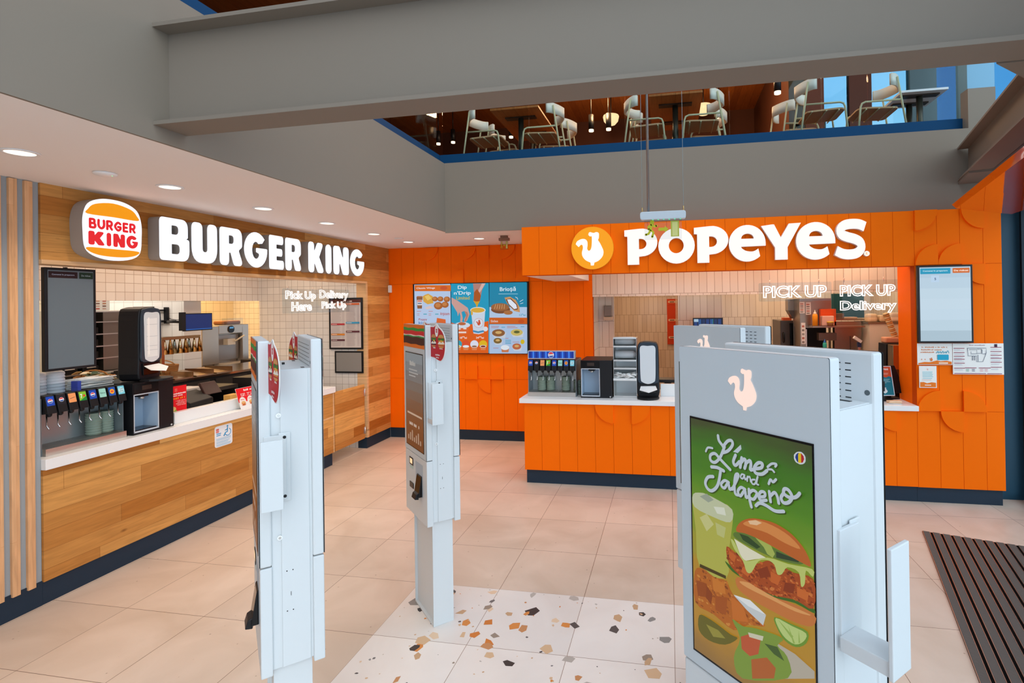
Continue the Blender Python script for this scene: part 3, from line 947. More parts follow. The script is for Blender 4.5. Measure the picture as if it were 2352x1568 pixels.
# ================================================================ the setting
OAKY = wood('oak_planks_left', 1, 2, 'B06C2A', 'EAB268', 1.25, 0.128, ob=0.02)
OAKX = wood('oak_planks_end', 1, 2, 'A4602A', 'DCA058', 0.9, 0.115)
SLAT = wood('pale_slat_wood', 2, 1, 'DDA878', 'E8B98C', 1.1, 0.085, ob=0.02, dark='D8A070')
TRIMW = wood('pale_trim_wood', 1, 2, 'E0B482', 'E8C094', 2.0, 0.5, dark='D0A070')
FELT = mat('A3A9AC', 0.95, bump=0.5)
NAVY = mat('1D2F40', 0.55)
GREY = mat('877C6F', 0.8, bump=0.05, spec=0.15)
BEAMG = mat('847B70', 0.65, bump=0.05, spec=0.15)
PLASTER = mat('F5F0EC', 0.85)
ORANGE = mat('FF7006', 0.55, spec=0.06)
GROOVE = mat('C84A04', 0.6, spec=0.05)
TILEW = tile('white_square_tiles', 1, 2, 'F1E9E0', 'EADFD5', 'B5A08C', 0.1, 0.1)
TILEE = tile('white_square_tiles_end', 0, 2, 'EDE8E2', 'E4DED8', 'B0A69C', 0.1, 0.1)
TILEP = tile('large_white_tiles', 0, 2, 'E9E6E2', 'DEDBD8', 'AFA9A2', 0.15, 0.15)
TILEK = tile('kitchen_tiles', 1, 2, 'EEE0C6', 'E6D6B8', 'B09870', 0.15, 0.15)
TILEV = tile('tall_white_tiles', 0, 2, 'E6D9CC', 'D8C8B8', '93785E', 0.102, 0.4, 0.5, rough=0.15, ob=-0.12)
TILEVS = tile('tall_white_tiles_side', 1, 2, 'E0D4C6', 'D4C6B6', '93785E', 0.102, 0.4, 0.5, rough=0.15, ob=-0.12)

FLOOR = stone('stone_floor', 'E2CCB9', 'D2BBA6', '86705F', -1.805, 3.518, 0.602, 0.607)
struct('floor', MB().box(-9, 6, -3, 13, -0.08, 0, FLOOR), 'beige stone tiled floor')

# terrazzo strip with big angular chips
tz = MB()
TERR = stone('terrazzo_ground', 'F1E8E0', 'EADFD6', 'A08A7A', -1.805, 3.518, 0.602, 0.607)
tz.box(-1.805, 0.603, -1.0, 3.518, 0.0, 0.002, TERR)
chipc = ['C78B5C', 'D98A45', '8C8A86', '6E6A68', '3E3836', 'D8B48E', 'E2C4A4', '9A8878', 'D07A34', 'B8AEA4', '55504E', 'C9A27C']
rc = random.Random(11)
for i in range(420):
    cx, cy = rc.uniform(-1.78, 0.58), rc.uniform(1.0, 3.49)
    r = rc.choice((0.005, 0.006, 0.007, 0.008, 0.01, 0.012, 0.028, 0.036, 0.044, 0.052))
    k = rc.choice((4, 5, 5, 6))
    a0 = rc.random() * 6.28
    el = rc.uniform(0.55, 1.0)
    ro = rc.random() * 3.14
    pts = []
    for j in range(k):
        w = a0 + j * 6.2832 / k + rc.uniform(-0.3, 0.3)
        rr = r * rc.uniform(0.7, 1.1)
        x, y = rr * math.cos(w), rr * el * math.sin(w)
        pts.append((min(max(cx + x * math.cos(ro) - y * math.sin(ro), -1.8), 0.6), min(cy + x * math.sin(ro) + y * math.cos(ro), 3.515), 0.0023 + i * 2e-7))
    tz.quad(pts, mat(rc.choice(chipc), 0.35))
tag(tz.build('floor_terrazzo', normals=False), 'white terrazzo floor strip with brown and grey stone chips', kind='structure')


def boards(b, fr, x0, x1, z0, z1, origin, w=0.2, g=0.0035, t=0.014):
    """upright orange boards with thin grooves between them"""
    b.prism([(x0, z0), (x1, z0), (x1, z1), (x0, z1)], -0.1, -0.004, GROOVE, fr)
    k = math.floor((x0 - origin) / w + 1e-6)
    while origin + k * w < x1 - 1e-4:
        a, c = max(x0, origin + k * w), min(x1, origin + (k + 1) * w)
        if c - a > 0.01:
            b.prism([(a + g / 2, z0 + g / 2), (c - g / 2, z0 + g / 2), (c - g / 2, z1 - g / 2), (a + g / 2, z1 - g / 2)], -0.004, 0.0, ORANGE, fr)
        k += 1


def quarter(b, fr, cx, cz, q, r=0.199, t=0.024):
    a0 = {'ur': 0, 'ul': 90, 'll': 180, 'lr': 270}[q]
    b.prism([(cx, cz)] + arc(cx, cz, r, a0, a0 + 90, 18), -0.002, t, ORANGE, fr)


# left wall: pale slats on grey felt, oak fascia, oak end
b = MB()
b.box(-4.36, -4.232, -2, 2.848, 0, 2.88, FELT)
y = 2.803
while y > 0.2:
    b.box(-4.236, -4.212, y - 0.044, y, 0.145, 2.875, SLAT)
    y -= 0.085
struct('wall_left', b, 'pale upright wooden slats on grey felt wall', 0.002)
b = MB()
b.box(-4.36, -4.215, 2.848, 6.76, 2.355, 2.88, OAKY)
b.box(-4.36, -4.215, 6.76, 7.36, 0.152, 2.88, OAKY)
struct('wall_left_fascia', b, 'oak plank fascia over the left counter opening')
b = MB()
b.box(-4.36, -4.209, 2.848, 6.76, 2.325, 2.355, TRIMW)
b.box(-4.36, -4.209, 6.725, 6.765, 0.152, 2.325, TRIMW)
struct('trim_1', b, 'pale wooden edge around the left counter opening', 0.002)
b = MB()
b.box(-4.34, -4.226, -2, 2.847, 0, 0.165, NAVY)
b.box(-4.36, -4.226, 6.725, 7.36, 0, 0.152, NAVY)
struct('baseboard_left', b, 'dark blue skirting along the left wall')

# orange menu wall at the back
b = MB()
fr = FRY(7.35)
for z0, z1 in ((0.15, 0.903), (0.903, 2.33), (2.33, 2.88)):
    boards(b, fr, -4.215, -1.07, z0, z1, -4.2)
for cx, cz, q in ((-3.6, 2.87, 'lr'), (-3.0, 2.87, 'lr'), (-3.0, 2.33, 'ul'), (-2.4, 2.87, 'lr'), (-2.6, 2.87, 'll'), (-2.0, 2.33, 'ul'), (-2.8, 0.903, 'ul'), (-2.4, 0.903, 'ul'), (-2.6, 0.903, 'll'), (-1.4, 2.33, 'ul')):
    quarter(b, fr, cx, cz, q)
struct('wall_back', b, 'orange panelled wall with raised quarter circles behind menu screens')
struct('baseboard_back', MB().box(-4.226, -1.07, 7.362, 7.45, 0, 0.15, NAVY), 'dark skirting under the orange menu wall')

# fascia over the right counter and the wall panel at its right end
b = MB()
fr = FRY(5.65)
boards(b, fr, -1.615, 2.375, 2.32, 2.862, -1.615)
b.box(-1.615, 2.375, 5.75, 5.80, 2.32, 2.862, ORANGE)
b.box(-1.615, 3.133, 5.66, 5.86, 2.84, 2.8625, ORANGE)
struct('wall_right_fascia', b, 'orange panelled fascia over the right counter')
struct('trim_2', MB().box(-1.614, -1.12, 5.80, 7.345, 2.321, 2.5, PLASTER), 'plaster soffit behind the orange fascia')
b = MB()
for z0, z1 in ((0.15, 0.903), (0.903, 2.325), (2.325, 2.862)):
    boards(b, fr, 2.375, 3.133, z0, z1, 2.375)
b.box(2.377, 3.131, 5.75, 6.05, 0.15, 2.862, ORANGE)
for cx, cz, q in ((2.575, 0.903, 'ul'), (2.775, 0.903, 'ur'), (2.775, 0.903, 'll'), (2.98, 2.325, 'll'), (2.375, 2.862, 'lr'), (2.98, 2.862, 'll'), (2.575, 2.325, 'ul'), (2.775, 2.325, 'ul')):
    quarter(b, fr, cx, cz, q)
struct('wall_right', b, 'orange panel wall with raised quarter circles at the right')
struct('baseboard_right', MB().box(2.377, 3.12, 5.68, 5.8, 0, 0.15, NAVY), 'dark blue skirting under the right orange wall')
struct('wall_right_column', MB().box(3.137, 4.4, 5.86, 6.0, 0, 2.88, mat('1C4459', 0.5)), 'dark blue wall beside the entrance door')

# low ceiling over the left counter
b = MB()
b.box(-9, -2.633, -2, 7.36, 2.88, 3.0, PLASTER)
b.box(-9, 6, 7.36, 13, 2.88, 3.0, PLASTER)
b.box(-2.633, 6, 5.868, 7.36, 2.88, 3.0, PLASTER)
struct('ceiling', b, 'white plaster ceiling with downlights over the left counter')
b = MB()
b.box(-2.632, -2.615, -2, 5.865, 2.879, 3.695, GREY)
b.box(-2.75, -2.632, -2, 5.985, 3.0, 3.695, GREY)
struct('wall_left_upper', b, 'grey floor edge above the white ceiling on the left')
b = MB()
b.box(-2.614, 3.4, 5.85, 5.867, 2.863, 3.695, GREY)
b.box(-2.614, 3.4, 5.867, 5.985, 3.0, 3.695, GREY)
struct('wall_back_upper', b, 'grey floor edge above the orange fascia')
struct('wall_back_block', MB().box(2.97, 3.215, 5.85, 5.985, 3.695, 4.09, GREY), 'grey upstand block at the right end of the glass balustrade')
UPF = mat('6B4A34', 0.6)
b = MB()
b.box(-9, -2.75, -2, 13, 3.55, 3.69, UPF)
b.box(-2.75, 2.06, 5.986, 13, 3.55, 3.69, UPF)
b.box(2.06, 6, 5.986, 8.12, 3.55, 3.69, UPF)
struct('floor_upper', b, 'upper floor behind the glass balustrades')
UPC = wood('upper_ceiling_boards', 1, 0, 'A86430', '955428', 3.0, 0.14, dark='1E0F08', rough=0.6)
b = MB()
b.box(-9, -2.75, -3, 13, 6.4, 6.5, UPC)
b.box(-2.75, 1.976, 5.9, 13, 6.4, 6.5, UPC)
b.box(1.976, 4.2, 5.9, 8.12, 6.4, 6.5, UPC)
struct('ceiling_upper', b, 'brown boarded ceiling of the upper dining room')
DARKB = mat('4A2616', 0.7)
b = MB()
b.box(-9, 1.976, 12.5, 12.6, 3.69, 6.4, DARKB)
b.box(1.976, 2.06, 8.12, 12.6, 3.69, 6.4, DARKB)
struct('wall_back_dining', b, 'dark back wall of the upper dining room')
struct('wall_left_dining', MB().box(-7.6, -7.5, -2, 12.5, 3.69, 6.4, DARKB), 'dark side wall of the upper dining room')

struct('wall_front_light_block', MB().box(-9, -1.3, -2.7, -2.55, 0, 6.4, PLASTER), 'unseen plaster wall added behind the viewer to hold back daylight')  # unseen wall, added to cut daylight coming from behind on the left

# steel beams across the void
def ibeam(b, p, q, w, z0, z1, tf, tw, mt):
    p, q = Vector((p[0], p[1])), Vector((q[0], q[1]))
    t = (q - p).normalized()
    s = Vector((t.y, -t.x))
    for h, a, c in ((w / 2, z0, z0 + tf), (w / 2, z1, z1 + tf), (tw / 2, z0 + tf, z1)):
        k = [p - s * h, p + s * h, q + s * h, q - s * h]
        b.hexa([(v.x, v.y, a) for v in k] + [(v.x, v.y, c) for v in k], mt)


b = MB()
ibeam(b, (-2.614, 2.36), (2.2, 2.30), 0.19, 2.958, 3.468, 0.02, 0.012, BEAMG)
b.prism([(1.335, 2.42), (2.1, 2.40), (2.1, 3.10)], 2.957, 2.97, BEAMG, lambda a, c, d: (a, c, d))
struct('roof_beam', b, 'grey steel beam spanning the void overhead')
b = MB()
u_ = Vector((0.279, 0.960))
n_ = Vector((0.960, -0.279))
P0 = Vector((2.863, 5.845)) + n_ * 0.095
ibeam(b, tuple(P0), tuple(P0 - u_ * 4.6), 0.19, 3.17, 3.482, 0.018, 0.012, BEAMG)
q0 = P0 - u_ * 0.0
k = [q0 - n_ * 0.09, q0 + n_ * 0.20, q0 + n_ * 0.20 - u_ * 0.45, q0 - n_ * 0.09 - u_ * 0.45]
b.hexa([(k[0].x, k[0].y, 3.135), (k[1].x, k[1].y, 3.135), (k[2].x, k[2].y, 3.15), (k[3].x, k[3].y, 3.15)] + [(v.x, v.y, 3.172) for v in k], BEAMG)
b.hexa([(v.x, v.y, z) for z in (3.17, 3.482) for v in (P0 + n_ * 0.09, P0 + n_ * 0.6, P0 + n_ * 0.6 - u_ * 4.6, P0 + n_ * 0.09 - u_ * 4.6)], mat('6F6A64', 0.7))
struct('diagonal_beam', b, 'grey steel beam running along the entrance side')
# glossy orange lining over the entrance
b = MB()
ORG = mat('C8480C', 0.08, coat=1.0)
L = lambda s, t: (2.40 + u_.x * s + n_.x * t, 5.00 + u_.y * s + n_.y * t)
lip = [L(0, 0), L(-4.2, 0)]
a0, a1 = Vector(lip[0]), Vector(lip[1])
def at(p, z): return (p[0], p[1], z)
s0, s1 = a0 + n_ * 0.03, a1 + n_ * 0.03
e0, e1 = Vector((3.02, 5.30)), a1 + n_ * 1.1
b.quad([at(a0, 2.80), at(a1, 2.80), at(s1, 2.765), at(s0, 2.765)], ORG)
b.quad([at(s0, 2.765), at(s1, 2.765), at(e1, 2.72), at(e0, 2.74)], ORG)
b.quad([at(a0, 2.80), at(s0, 2.765), at(e0, 2.74), at(e0, 2.87)], ORG)
b.quad([at(a0, 2.80), at(a1, 2.80), at(e1, 2.87), at(e0, 2.87)], ORG)
b.quad([at(a1, 2.80), at(s1, 2.765), at(e1, 2.72), at(e1, 2.87)], ORG)
b.quad([at(e0, 2.74), at(e1, 2.72), at(e1, 2.87), at(e0, 2.87)], ORG)
struct('trim_3', b, 'glossy orange metal lining over the entrance')

# glass facade along the right side and its dark floor track
b = MB()
f0 = Vector((3.40, 5.85))
FRAME = mat('20303C', 0.4)
for i in range(7):
    p = f0 - u_ * (i * 1.35)
    k = [p - n_ * 0.0, p + n_ * 0.14, p + n_ * 0.14 - u_ * 0.06, p - u_ * 0.06]
    b.hexa([(v.x, v.y, z) for z in (0.0, 6.4) for v in k], FRAME)
for z in (0.0, 2.9, 5.9):
    k = [f0, f0 + n_ * 0.14, f0 + n_ * 0.14 - u_ * 8.1, f0 - u_ * 8.1]
    b.hexa([(v.x, v.y, w) for w in (z, z + 0.07) for v in k], FRAME)
struct('window_1', b, 'dark framed glass facade beside the entrance')
b = MB()
k = [f0 + n_ * 0.06, f0 + n_ * 0.07, f0 + n_ * 0.07 - u_ * 8.0, f0 + n_ * 0.06 - u_ * 8.0]
b.hexa([(v.x, v.y, w) for w in (0.05, 6.38) for v in k], glass('facade_glass', 'F4FAFC', 0.02))
struct('window_2', b, 'clear panes of the entrance facade')
b = MB()
b.box(3.55, 3.84, 7.0, 7.25, 3.69, 6.4, mat('6FA3BE', 0.6))
for x0, x1 in ((1.758, 1.976), (2.225, 2.563), (2.854, 3.345), (3.68, 4.02)):  # added panes, standing in for sky reflected in the balustrade glass
    b.box(x0, x1, 8.04, 8.05, 3.69, 6.4, glass('sky_reflection_glass', 'AFD2E2', 0.02))
for x0, x1, c_ in ((1.976, 2.225, '6A3A26'), (2.563, 2.854, '5E3424'), (3.345, 3.68, '5E7478'), (4.02, 4.1, '3A4448')):
    b.box(x0, x1, 8.0, 8.12, 3.69, 6.4, mat(c_, 0.6))
b.box(4.0, 6.5, 8.6, 8.7, 3.69, 6.4, glass('blue_tinted_glass', '38A8C8', 0.03))
struct('window_3', b, 'pale blue column, tinted glass and added windows standing in for balustrade reflections')

# walls inside the kitchens
struct('wall_left_kitchen', MB().box(-6.06, -5.94, 2.7, 6.735, 2.105, 2.879, TILEW), 'white tiled header over the kitchen hatch')
struct('wall_left_end', MB().box(-5.94, -4.362, 6.73, 6.85, 0, 2.879, TILEE).box(-4.362, -4.3, 6.766, 6.85, 0, 2.879, TILEE), 'white tiled end wall with framed notices')
b = MB()
b.box(-8.4, -8.25, 2.4, 8.8, 0, 2.879, TILEK)
b.box(-8.25, -6.12, 8.7, 8.8, 0, 2.879, TILEE)
struct('wall_left_rear', b, 'cream tiled rear wall of the left kitchen')
struct('wall_left_pier', MB().box(-8.25, -6.12, 5.68, 5.93, 0, 2.879, TILEP), 'white tiled pier in the left kitchen')
struct('wall_left_near', MB().box(-8.25, -4.37, 2.55, 2.7, 0, 2.879, TILEE), 'tiled near wall of the left kitchen')
struct('wall_right_header', MB().box(-1.07, 3.3, 7.35, 7.45, 2.09, 2.879, TILEV), 'tall white tiles over the right kitchen hatch')
b = MB()
b.box(-1.12, -1.07, 7.45, 8.1, 0, 2.879, TILEVS)
b.box(-1.07, -0.836, 8.0, 8.1, 0, 2.879, TILEV)
b.box(-1.7, -1.6, 8.1, 12, 0, 2.879, TILEVS)
b.box(-1.7, 0.2, 12.0, 12.1, 0, 2.879, TILEV)
b.box(0.13, 0.78, 8.1, 8.2, 0, 2.879, TILEV)
b.box(0.13, 0.2, 8.2, 12, 0, 2.879, TILEVS)
b.box(0.78, 4.4, 9.5, 9.6, 0, 2.879, TILEV)
b.box(0.71, 0.78, 8.2, 9.5, 0, 2.879, TILEVS)
b.box(3.3, 3.4, 6.05, 9.5, 0, 2.879, TILEVS)
struct('wall_right_kitchen', b, 'tall white tiled walls of the right kitchen')
b = MB()  # unseen roof light, added so more daylight reaches the floor
for y in (-3.0, -0.9, 1.3, 3.5, 5.7):
    b.box(-2.75, 5.0, y, y + 0.12, 6.4, 6.5, FRAME)
for x in (-2.75, -0.2, 2.4, 4.9):
    b.box(x, x + 0.12, -3.0, 5.8, 6.4, 6.5, FRAME)
struct('added_roof_light', b, 'unseen roof light frame added over the void to let daylight in')

# ================================================================ ordering kiosks
KW = mat('D3D8DA', 0.38)
KWF = mat('C6CFD4', 0.42)
LF = lambda y: FR((0, y, 0))                                         # local flat frame facing -Y
LB = lambda y: FR((0, y, 0), (-1, 0, 0), (0, 0, 1), (0, 1, 0))       # and facing +Y


def flag_outline():
    return [(0.0, 1.682), (0.0, 1.874)] + smooth([(0.05, 1.874), (0.085, 1.888), (0.112, 1.87), (0.135, 1.862), (0.17, 1.84), (0.195, 1.805), (0.198, 1.77), (0.195, 1.73), (0.175, 1.69), (0.14, 1.665), (0.10, 1.668), (0.05, 1.680)], 4)


def flag_art(fr, d=0.0025):
    a = Art(fr, d=d)
    a.poly('C22430', [(x * 0.95 + 0.003, (z - 1.775) * 0.95 + 1.773) for x, z in flag_outline()])
    a.disc('F4F2F0', 0.085, 1.845, 0.022, 0.036)
    burger_mark(a, 0.085, 1.845, 0.022, 'C22430', 'C22430')
    for cx, h, bunc, mid in ((0.045, 1.79, 'C98A50', '3A2A24'), (0.145, 1.79, 'D59A58', 'D98A40')):
        w = 0.03 if cx < 0.1 else 0.038
        a.poly(mid, [(cx - w, h - 0.03), (cx + w, h - 0.03), (cx + w * 0.95, h + 0.005), (cx - w * 0.95, h + 0.005)])
        a.poly('F3EEE2', smooth([(cx - w, h - 0.018), (cx - w * 0.4, h - 0.008), (cx, h - 0.016), (cx + w * 0.5, h - 0.007), (cx + w, h - 0.015), (cx + w, h - 0.022), (cx - w, h - 0.024)], 3, True))
        a.poly('E8B73C', [(cx - w * 0.7, h + 0.004), (cx + w * 0.9, h + 0.004), (cx + w * 0.2, h - 0.012)])
        a.poly('3F7A33', smooth([(cx - w * 1.1, h + 0.006), (cx - w * 0.6, h + 0.016), (cx, h + 0.008), (cx + w * 0.6, h + 0.017), (cx + w * 1.1, h + 0.008), (cx + w * 0.8, h - 0.002), (cx, h + 0.001), (cx - w * 0.8, h - 0.002)], 3, True))
        a.poly(bunc, [(cx - w, h + 0.014)] + arc(cx, h + 0.014, w, 180, 0, 8, 0.02)[0:] )
        a.poly(bunc, arc(cx, h - 0.034, w * 0.95, 180, 360, 6, 0.012))
    a.words('F6EAEA', 0.04, 0.07, 1.738, 0.008)
    a.words('F6EAEA', 0.118, 0.168, 1.737, 0.008)
    a.words('F6EAEA', 0.07, 0.128, 1.696, 0.011)
    a.words('F6EAEA', 0.078, 0.122, 1.681, 0.010)
    return a


def kiosk_face(root, brand, back=False):
    """one screen side of a kiosk: housing, lower housing, screen, strip or emblem, payment recess"""
    F = LB if back else LF
    sg = 1 if back else -1
    y0, y1 = sg * 0.1075, sg * 0.0685
    lo, hi = min(y0, y1), max(y0, y1)
    b = MB()
    b.box(-0.211, 0.211, lo, hi, 1.043, 1.878, KW)
    pan = b.build('screen_housing', root, bevel=0.006)
    b = MB()
    b.box(-0.211, 0.211, lo, hi, 0.638, 1.039, KW)
    low = b.build('payment_housing', root, bevel=0.004)
    fr = F(y0)
    b = MB()
    b.prism(rrect(-0.211, 1.045, 0.211, 1.8785, 0.005), 0.0, 0.0022, BLACKG, fr)
    b.build('glass_edge', root)
    b = MB()
    b.prism(rrect(-0.2106, 1.0455, 0.2106, 1.8782, 0.005), 0.0022, 0.0026, KWF, fr)
    b.build('front_plate', root)
    fr = F(y0 + sg * 0.0024)
    b = MB()
    b.prism([(-0.175, 1.079), (0.175, 1.079), (0.175, 1.696), (-0.175, 1.696)], 0.0006, 0.0018, BLACKG, fr)
    scr = b.build('screen', root)
    if brand == 'grill':
        a = Art(fr, 0.55, d=0.002)
        cols = ['9AA2A6', '8E9294', '84807C', '7C6C60', '80604A', '865838', '8A5430', '8E5228', '8A4E26', '824A26']
        zs = [1.69 - 0.0605 * i for i in range(11)]
        for i, c in enumerate(cols):
            a.rect(c, -0.17, zs[i + 1], 0.17, zs[i])
        a.lit = 0.75
        a.words('B8B4AC', -0.11, 0.1, 1.61, 0.035)
        a.lines('A8A6A2', -0.1, 0.1, (1.58, 1.56, 1.54), 0.008, 0.5)
        a.lines('C4A890', -0.14, 0.15, (1.29,), 0.012)
        a.words('D8C4B4', -0.1, 0.1, 1.22, 0.022)
        for i in range(7):
            a.rect('B89880', -0.13 + i * 0.04, 1.12, -0.11 + i * 0.04, 1.15 + 0.02 * (i % 3), 0.004)
        a.build('display', scr)
        a = Art(fr, d=0.0016)
        wob = lambda z, k: [(-0.208 + 0.416 * i / 8, z + 0.0025 * math.sin(i * 1.7 + k)) for i in range(9)]
        zz = [1.8775, 1.856, 1.838, 1.812, 1.806, 1.798, 1.752, 1.729]
        for i, c in enumerate(('E8761C', '2E9A3C', 'D7262C', 'F1D9D4', '2F9448', '4A1F16', 'E8761C')):
            t = wob(zz[i], i) if i else [(-0.208, zz[0]), (0.208, zz[0])]
            u = wob(zz[i + 1], i + 1) if i < 6 else [(-0.208, zz[7]), (0.208, zz[7])]
            a.poly(c, t + u[::-1])
        a.build('burger_stripe_strip', root)
    else:
        if not back:
            m, nt, bs = nodes('lime_poster_ground')
            tc = nt.nodes.new('ShaderNodeTexCoord')
            sp = nt.nodes.new('ShaderNodeSeparateXYZ')
            nz = nt.nodes.new('ShaderNodeTexNoise')
            nz.inputs['Scale'].default_value = 5.0
            mp = nt.nodes.new('ShaderNodeMapping')
            mp.inputs['Scale'].default_value = (1.0, 1.0, 4.0)
            nt.links.new(tc.outputs['Object'], mp.inputs[0])
            nt.links.new(mp.outputs[0], nz.inputs['Vector'])
            nt.links.new(tc.outputs['Object'], sp.inputs[0])
            ad = nt.nodes.new('ShaderNodeMath')
            ad.operation = 'MULTIPLY_ADD'
            ad.inputs[1].default_value = 0.10
            nt.links.new(nz.outputs['Fac'], ad.inputs[0])
            nt.links.new(sp.outputs['Z'], ad.inputs[2])
            mr = nt.nodes.new('ShaderNodeMapRange')
            mr.inputs['From Min'].default_value = 1.08
            mr.inputs['From Max'].default_value = 1.75
            nt.links.new(ad.outputs[0], mr.inputs['Value'])
            rp = nt.nodes.new('ShaderNodeValToRGB')
            el = rp.color_ramp.elements
            el[0].position, el[0].color = 0.06, lin('8E6A34')
            el[1].position, el[1].color = 0.97, lin('3E4A20')
            for p_, c_ in ((0.22, 'B98724'), (0.42, 'B58A1C'), (0.52, '9C9A28'), (0.62, '74981E'), (0.74, '528A10'), (0.88, '3A7410')):
                e = el.new(p_)
                e.color = lin(c_)
            nt.links.new(mr.outputs[0], rp.inputs[0])
            nt.links.new(rp.outputs[0], bs.inputs['Emission Color'])
            bs.inputs['Emission Strength'].default_value = 0.75
            bs.inputs['Base Color'].default_value = (0.01, 0.01, 0.01, 1)
            bs.inputs['Roughness'].default_value = 0.4
            a = Art(fr, 0.75, d=0.0019)
            a.add([fr(x, z, 0.0019) for x, z in ((-0.171, 1.084), (0.171, 1.084), (0.171, 1.691), (-0.171, 1.691))], [(0, 1, 2, 3)], m)
            a.traced(POSTER, organic=True)
            a.build('lime_and_pepper_display', scr)
        else:
            a = Art(fr, 0.5, d=0.0019)
            a.rect('3E5A30', -0.17, 1.085, 0.17, 1.69)
            a.build('display', scr)
        a = Art(fr, 1.0, d=0.0016)
        a.poly('FFE2D6', [(0.002 + x * 0.0625, 1.790 + z * 0.0625) for x, z in CHICK])
        a.build('lit_hen_emblem', root)
    # payment recess, card terminal, printed notes
    b = MB()
    fr = F(y0)
    b.prism([(0.0, 0.80), (0.135, 0.80), (0.135, 1.0), (0.0, 1.0)], 0.0006, 0.001, mat('AEBBC6', 0.5), fr)
    b.prism([(-0.12, 0.805), (-0.045, 0.805), (-0.045, 0.84), (-0.12, 0.84)], 0.0006, 0.004, BLACKG, fr)
    b.prism([(-0.122, 0.955), (-0.05, 0.955), (-0.05, 1.003), (-0.122, 1.003)], 0.0006, 0.003, BLACK, fr)
    b.prism([(-0.11, 0.963), (-0.062, 0.963), (-0.062, 0.995), (-0.11, 0.995)], 0.003, 0.0034, glow('FFD9A8', 1.0), fr)
    b.prism([(-0.12, 0.93), (-0.05, 0.93), (-0.05, 0.948), (-0.12, 0.948)], 0.0006, 0.001, mat('B9D2CC', 0.6), fr)
    b.build('scanner_and_printer', low)
    if back:
        return
    tr = MB()
    h = [(0.035, 0.0, 0.80), (0.125, 0.0, 0.80), (0.125, 0.026, 0.80), (0.035, 0.026, 0.80), (0.035, 0.0, 0.93), (0.125, 0.0, 0.93), (0.125, 0.006, 0.925), (0.035, 0.006, 0.925)]
    tr.hexa([fr(x, z, d + 0.001) for x, d, z in h], BLACKG)
    tr.hexa([fr(x, z, d + 0.001) for x, d, z in ((0.045, 0.02, 0.785), (0.115, 0.02, 0.785), (0.115, 0.045, 0.79), (0.045, 0.045, 0.79), (0.045, 0.015, 0.83), (0.115, 0.015, 0.83), (0.115, 0.036, 0.82), (0.045, 0.036, 0.82))], BLACK)
    tr.build('card_terminal', low, bevel=0.003)


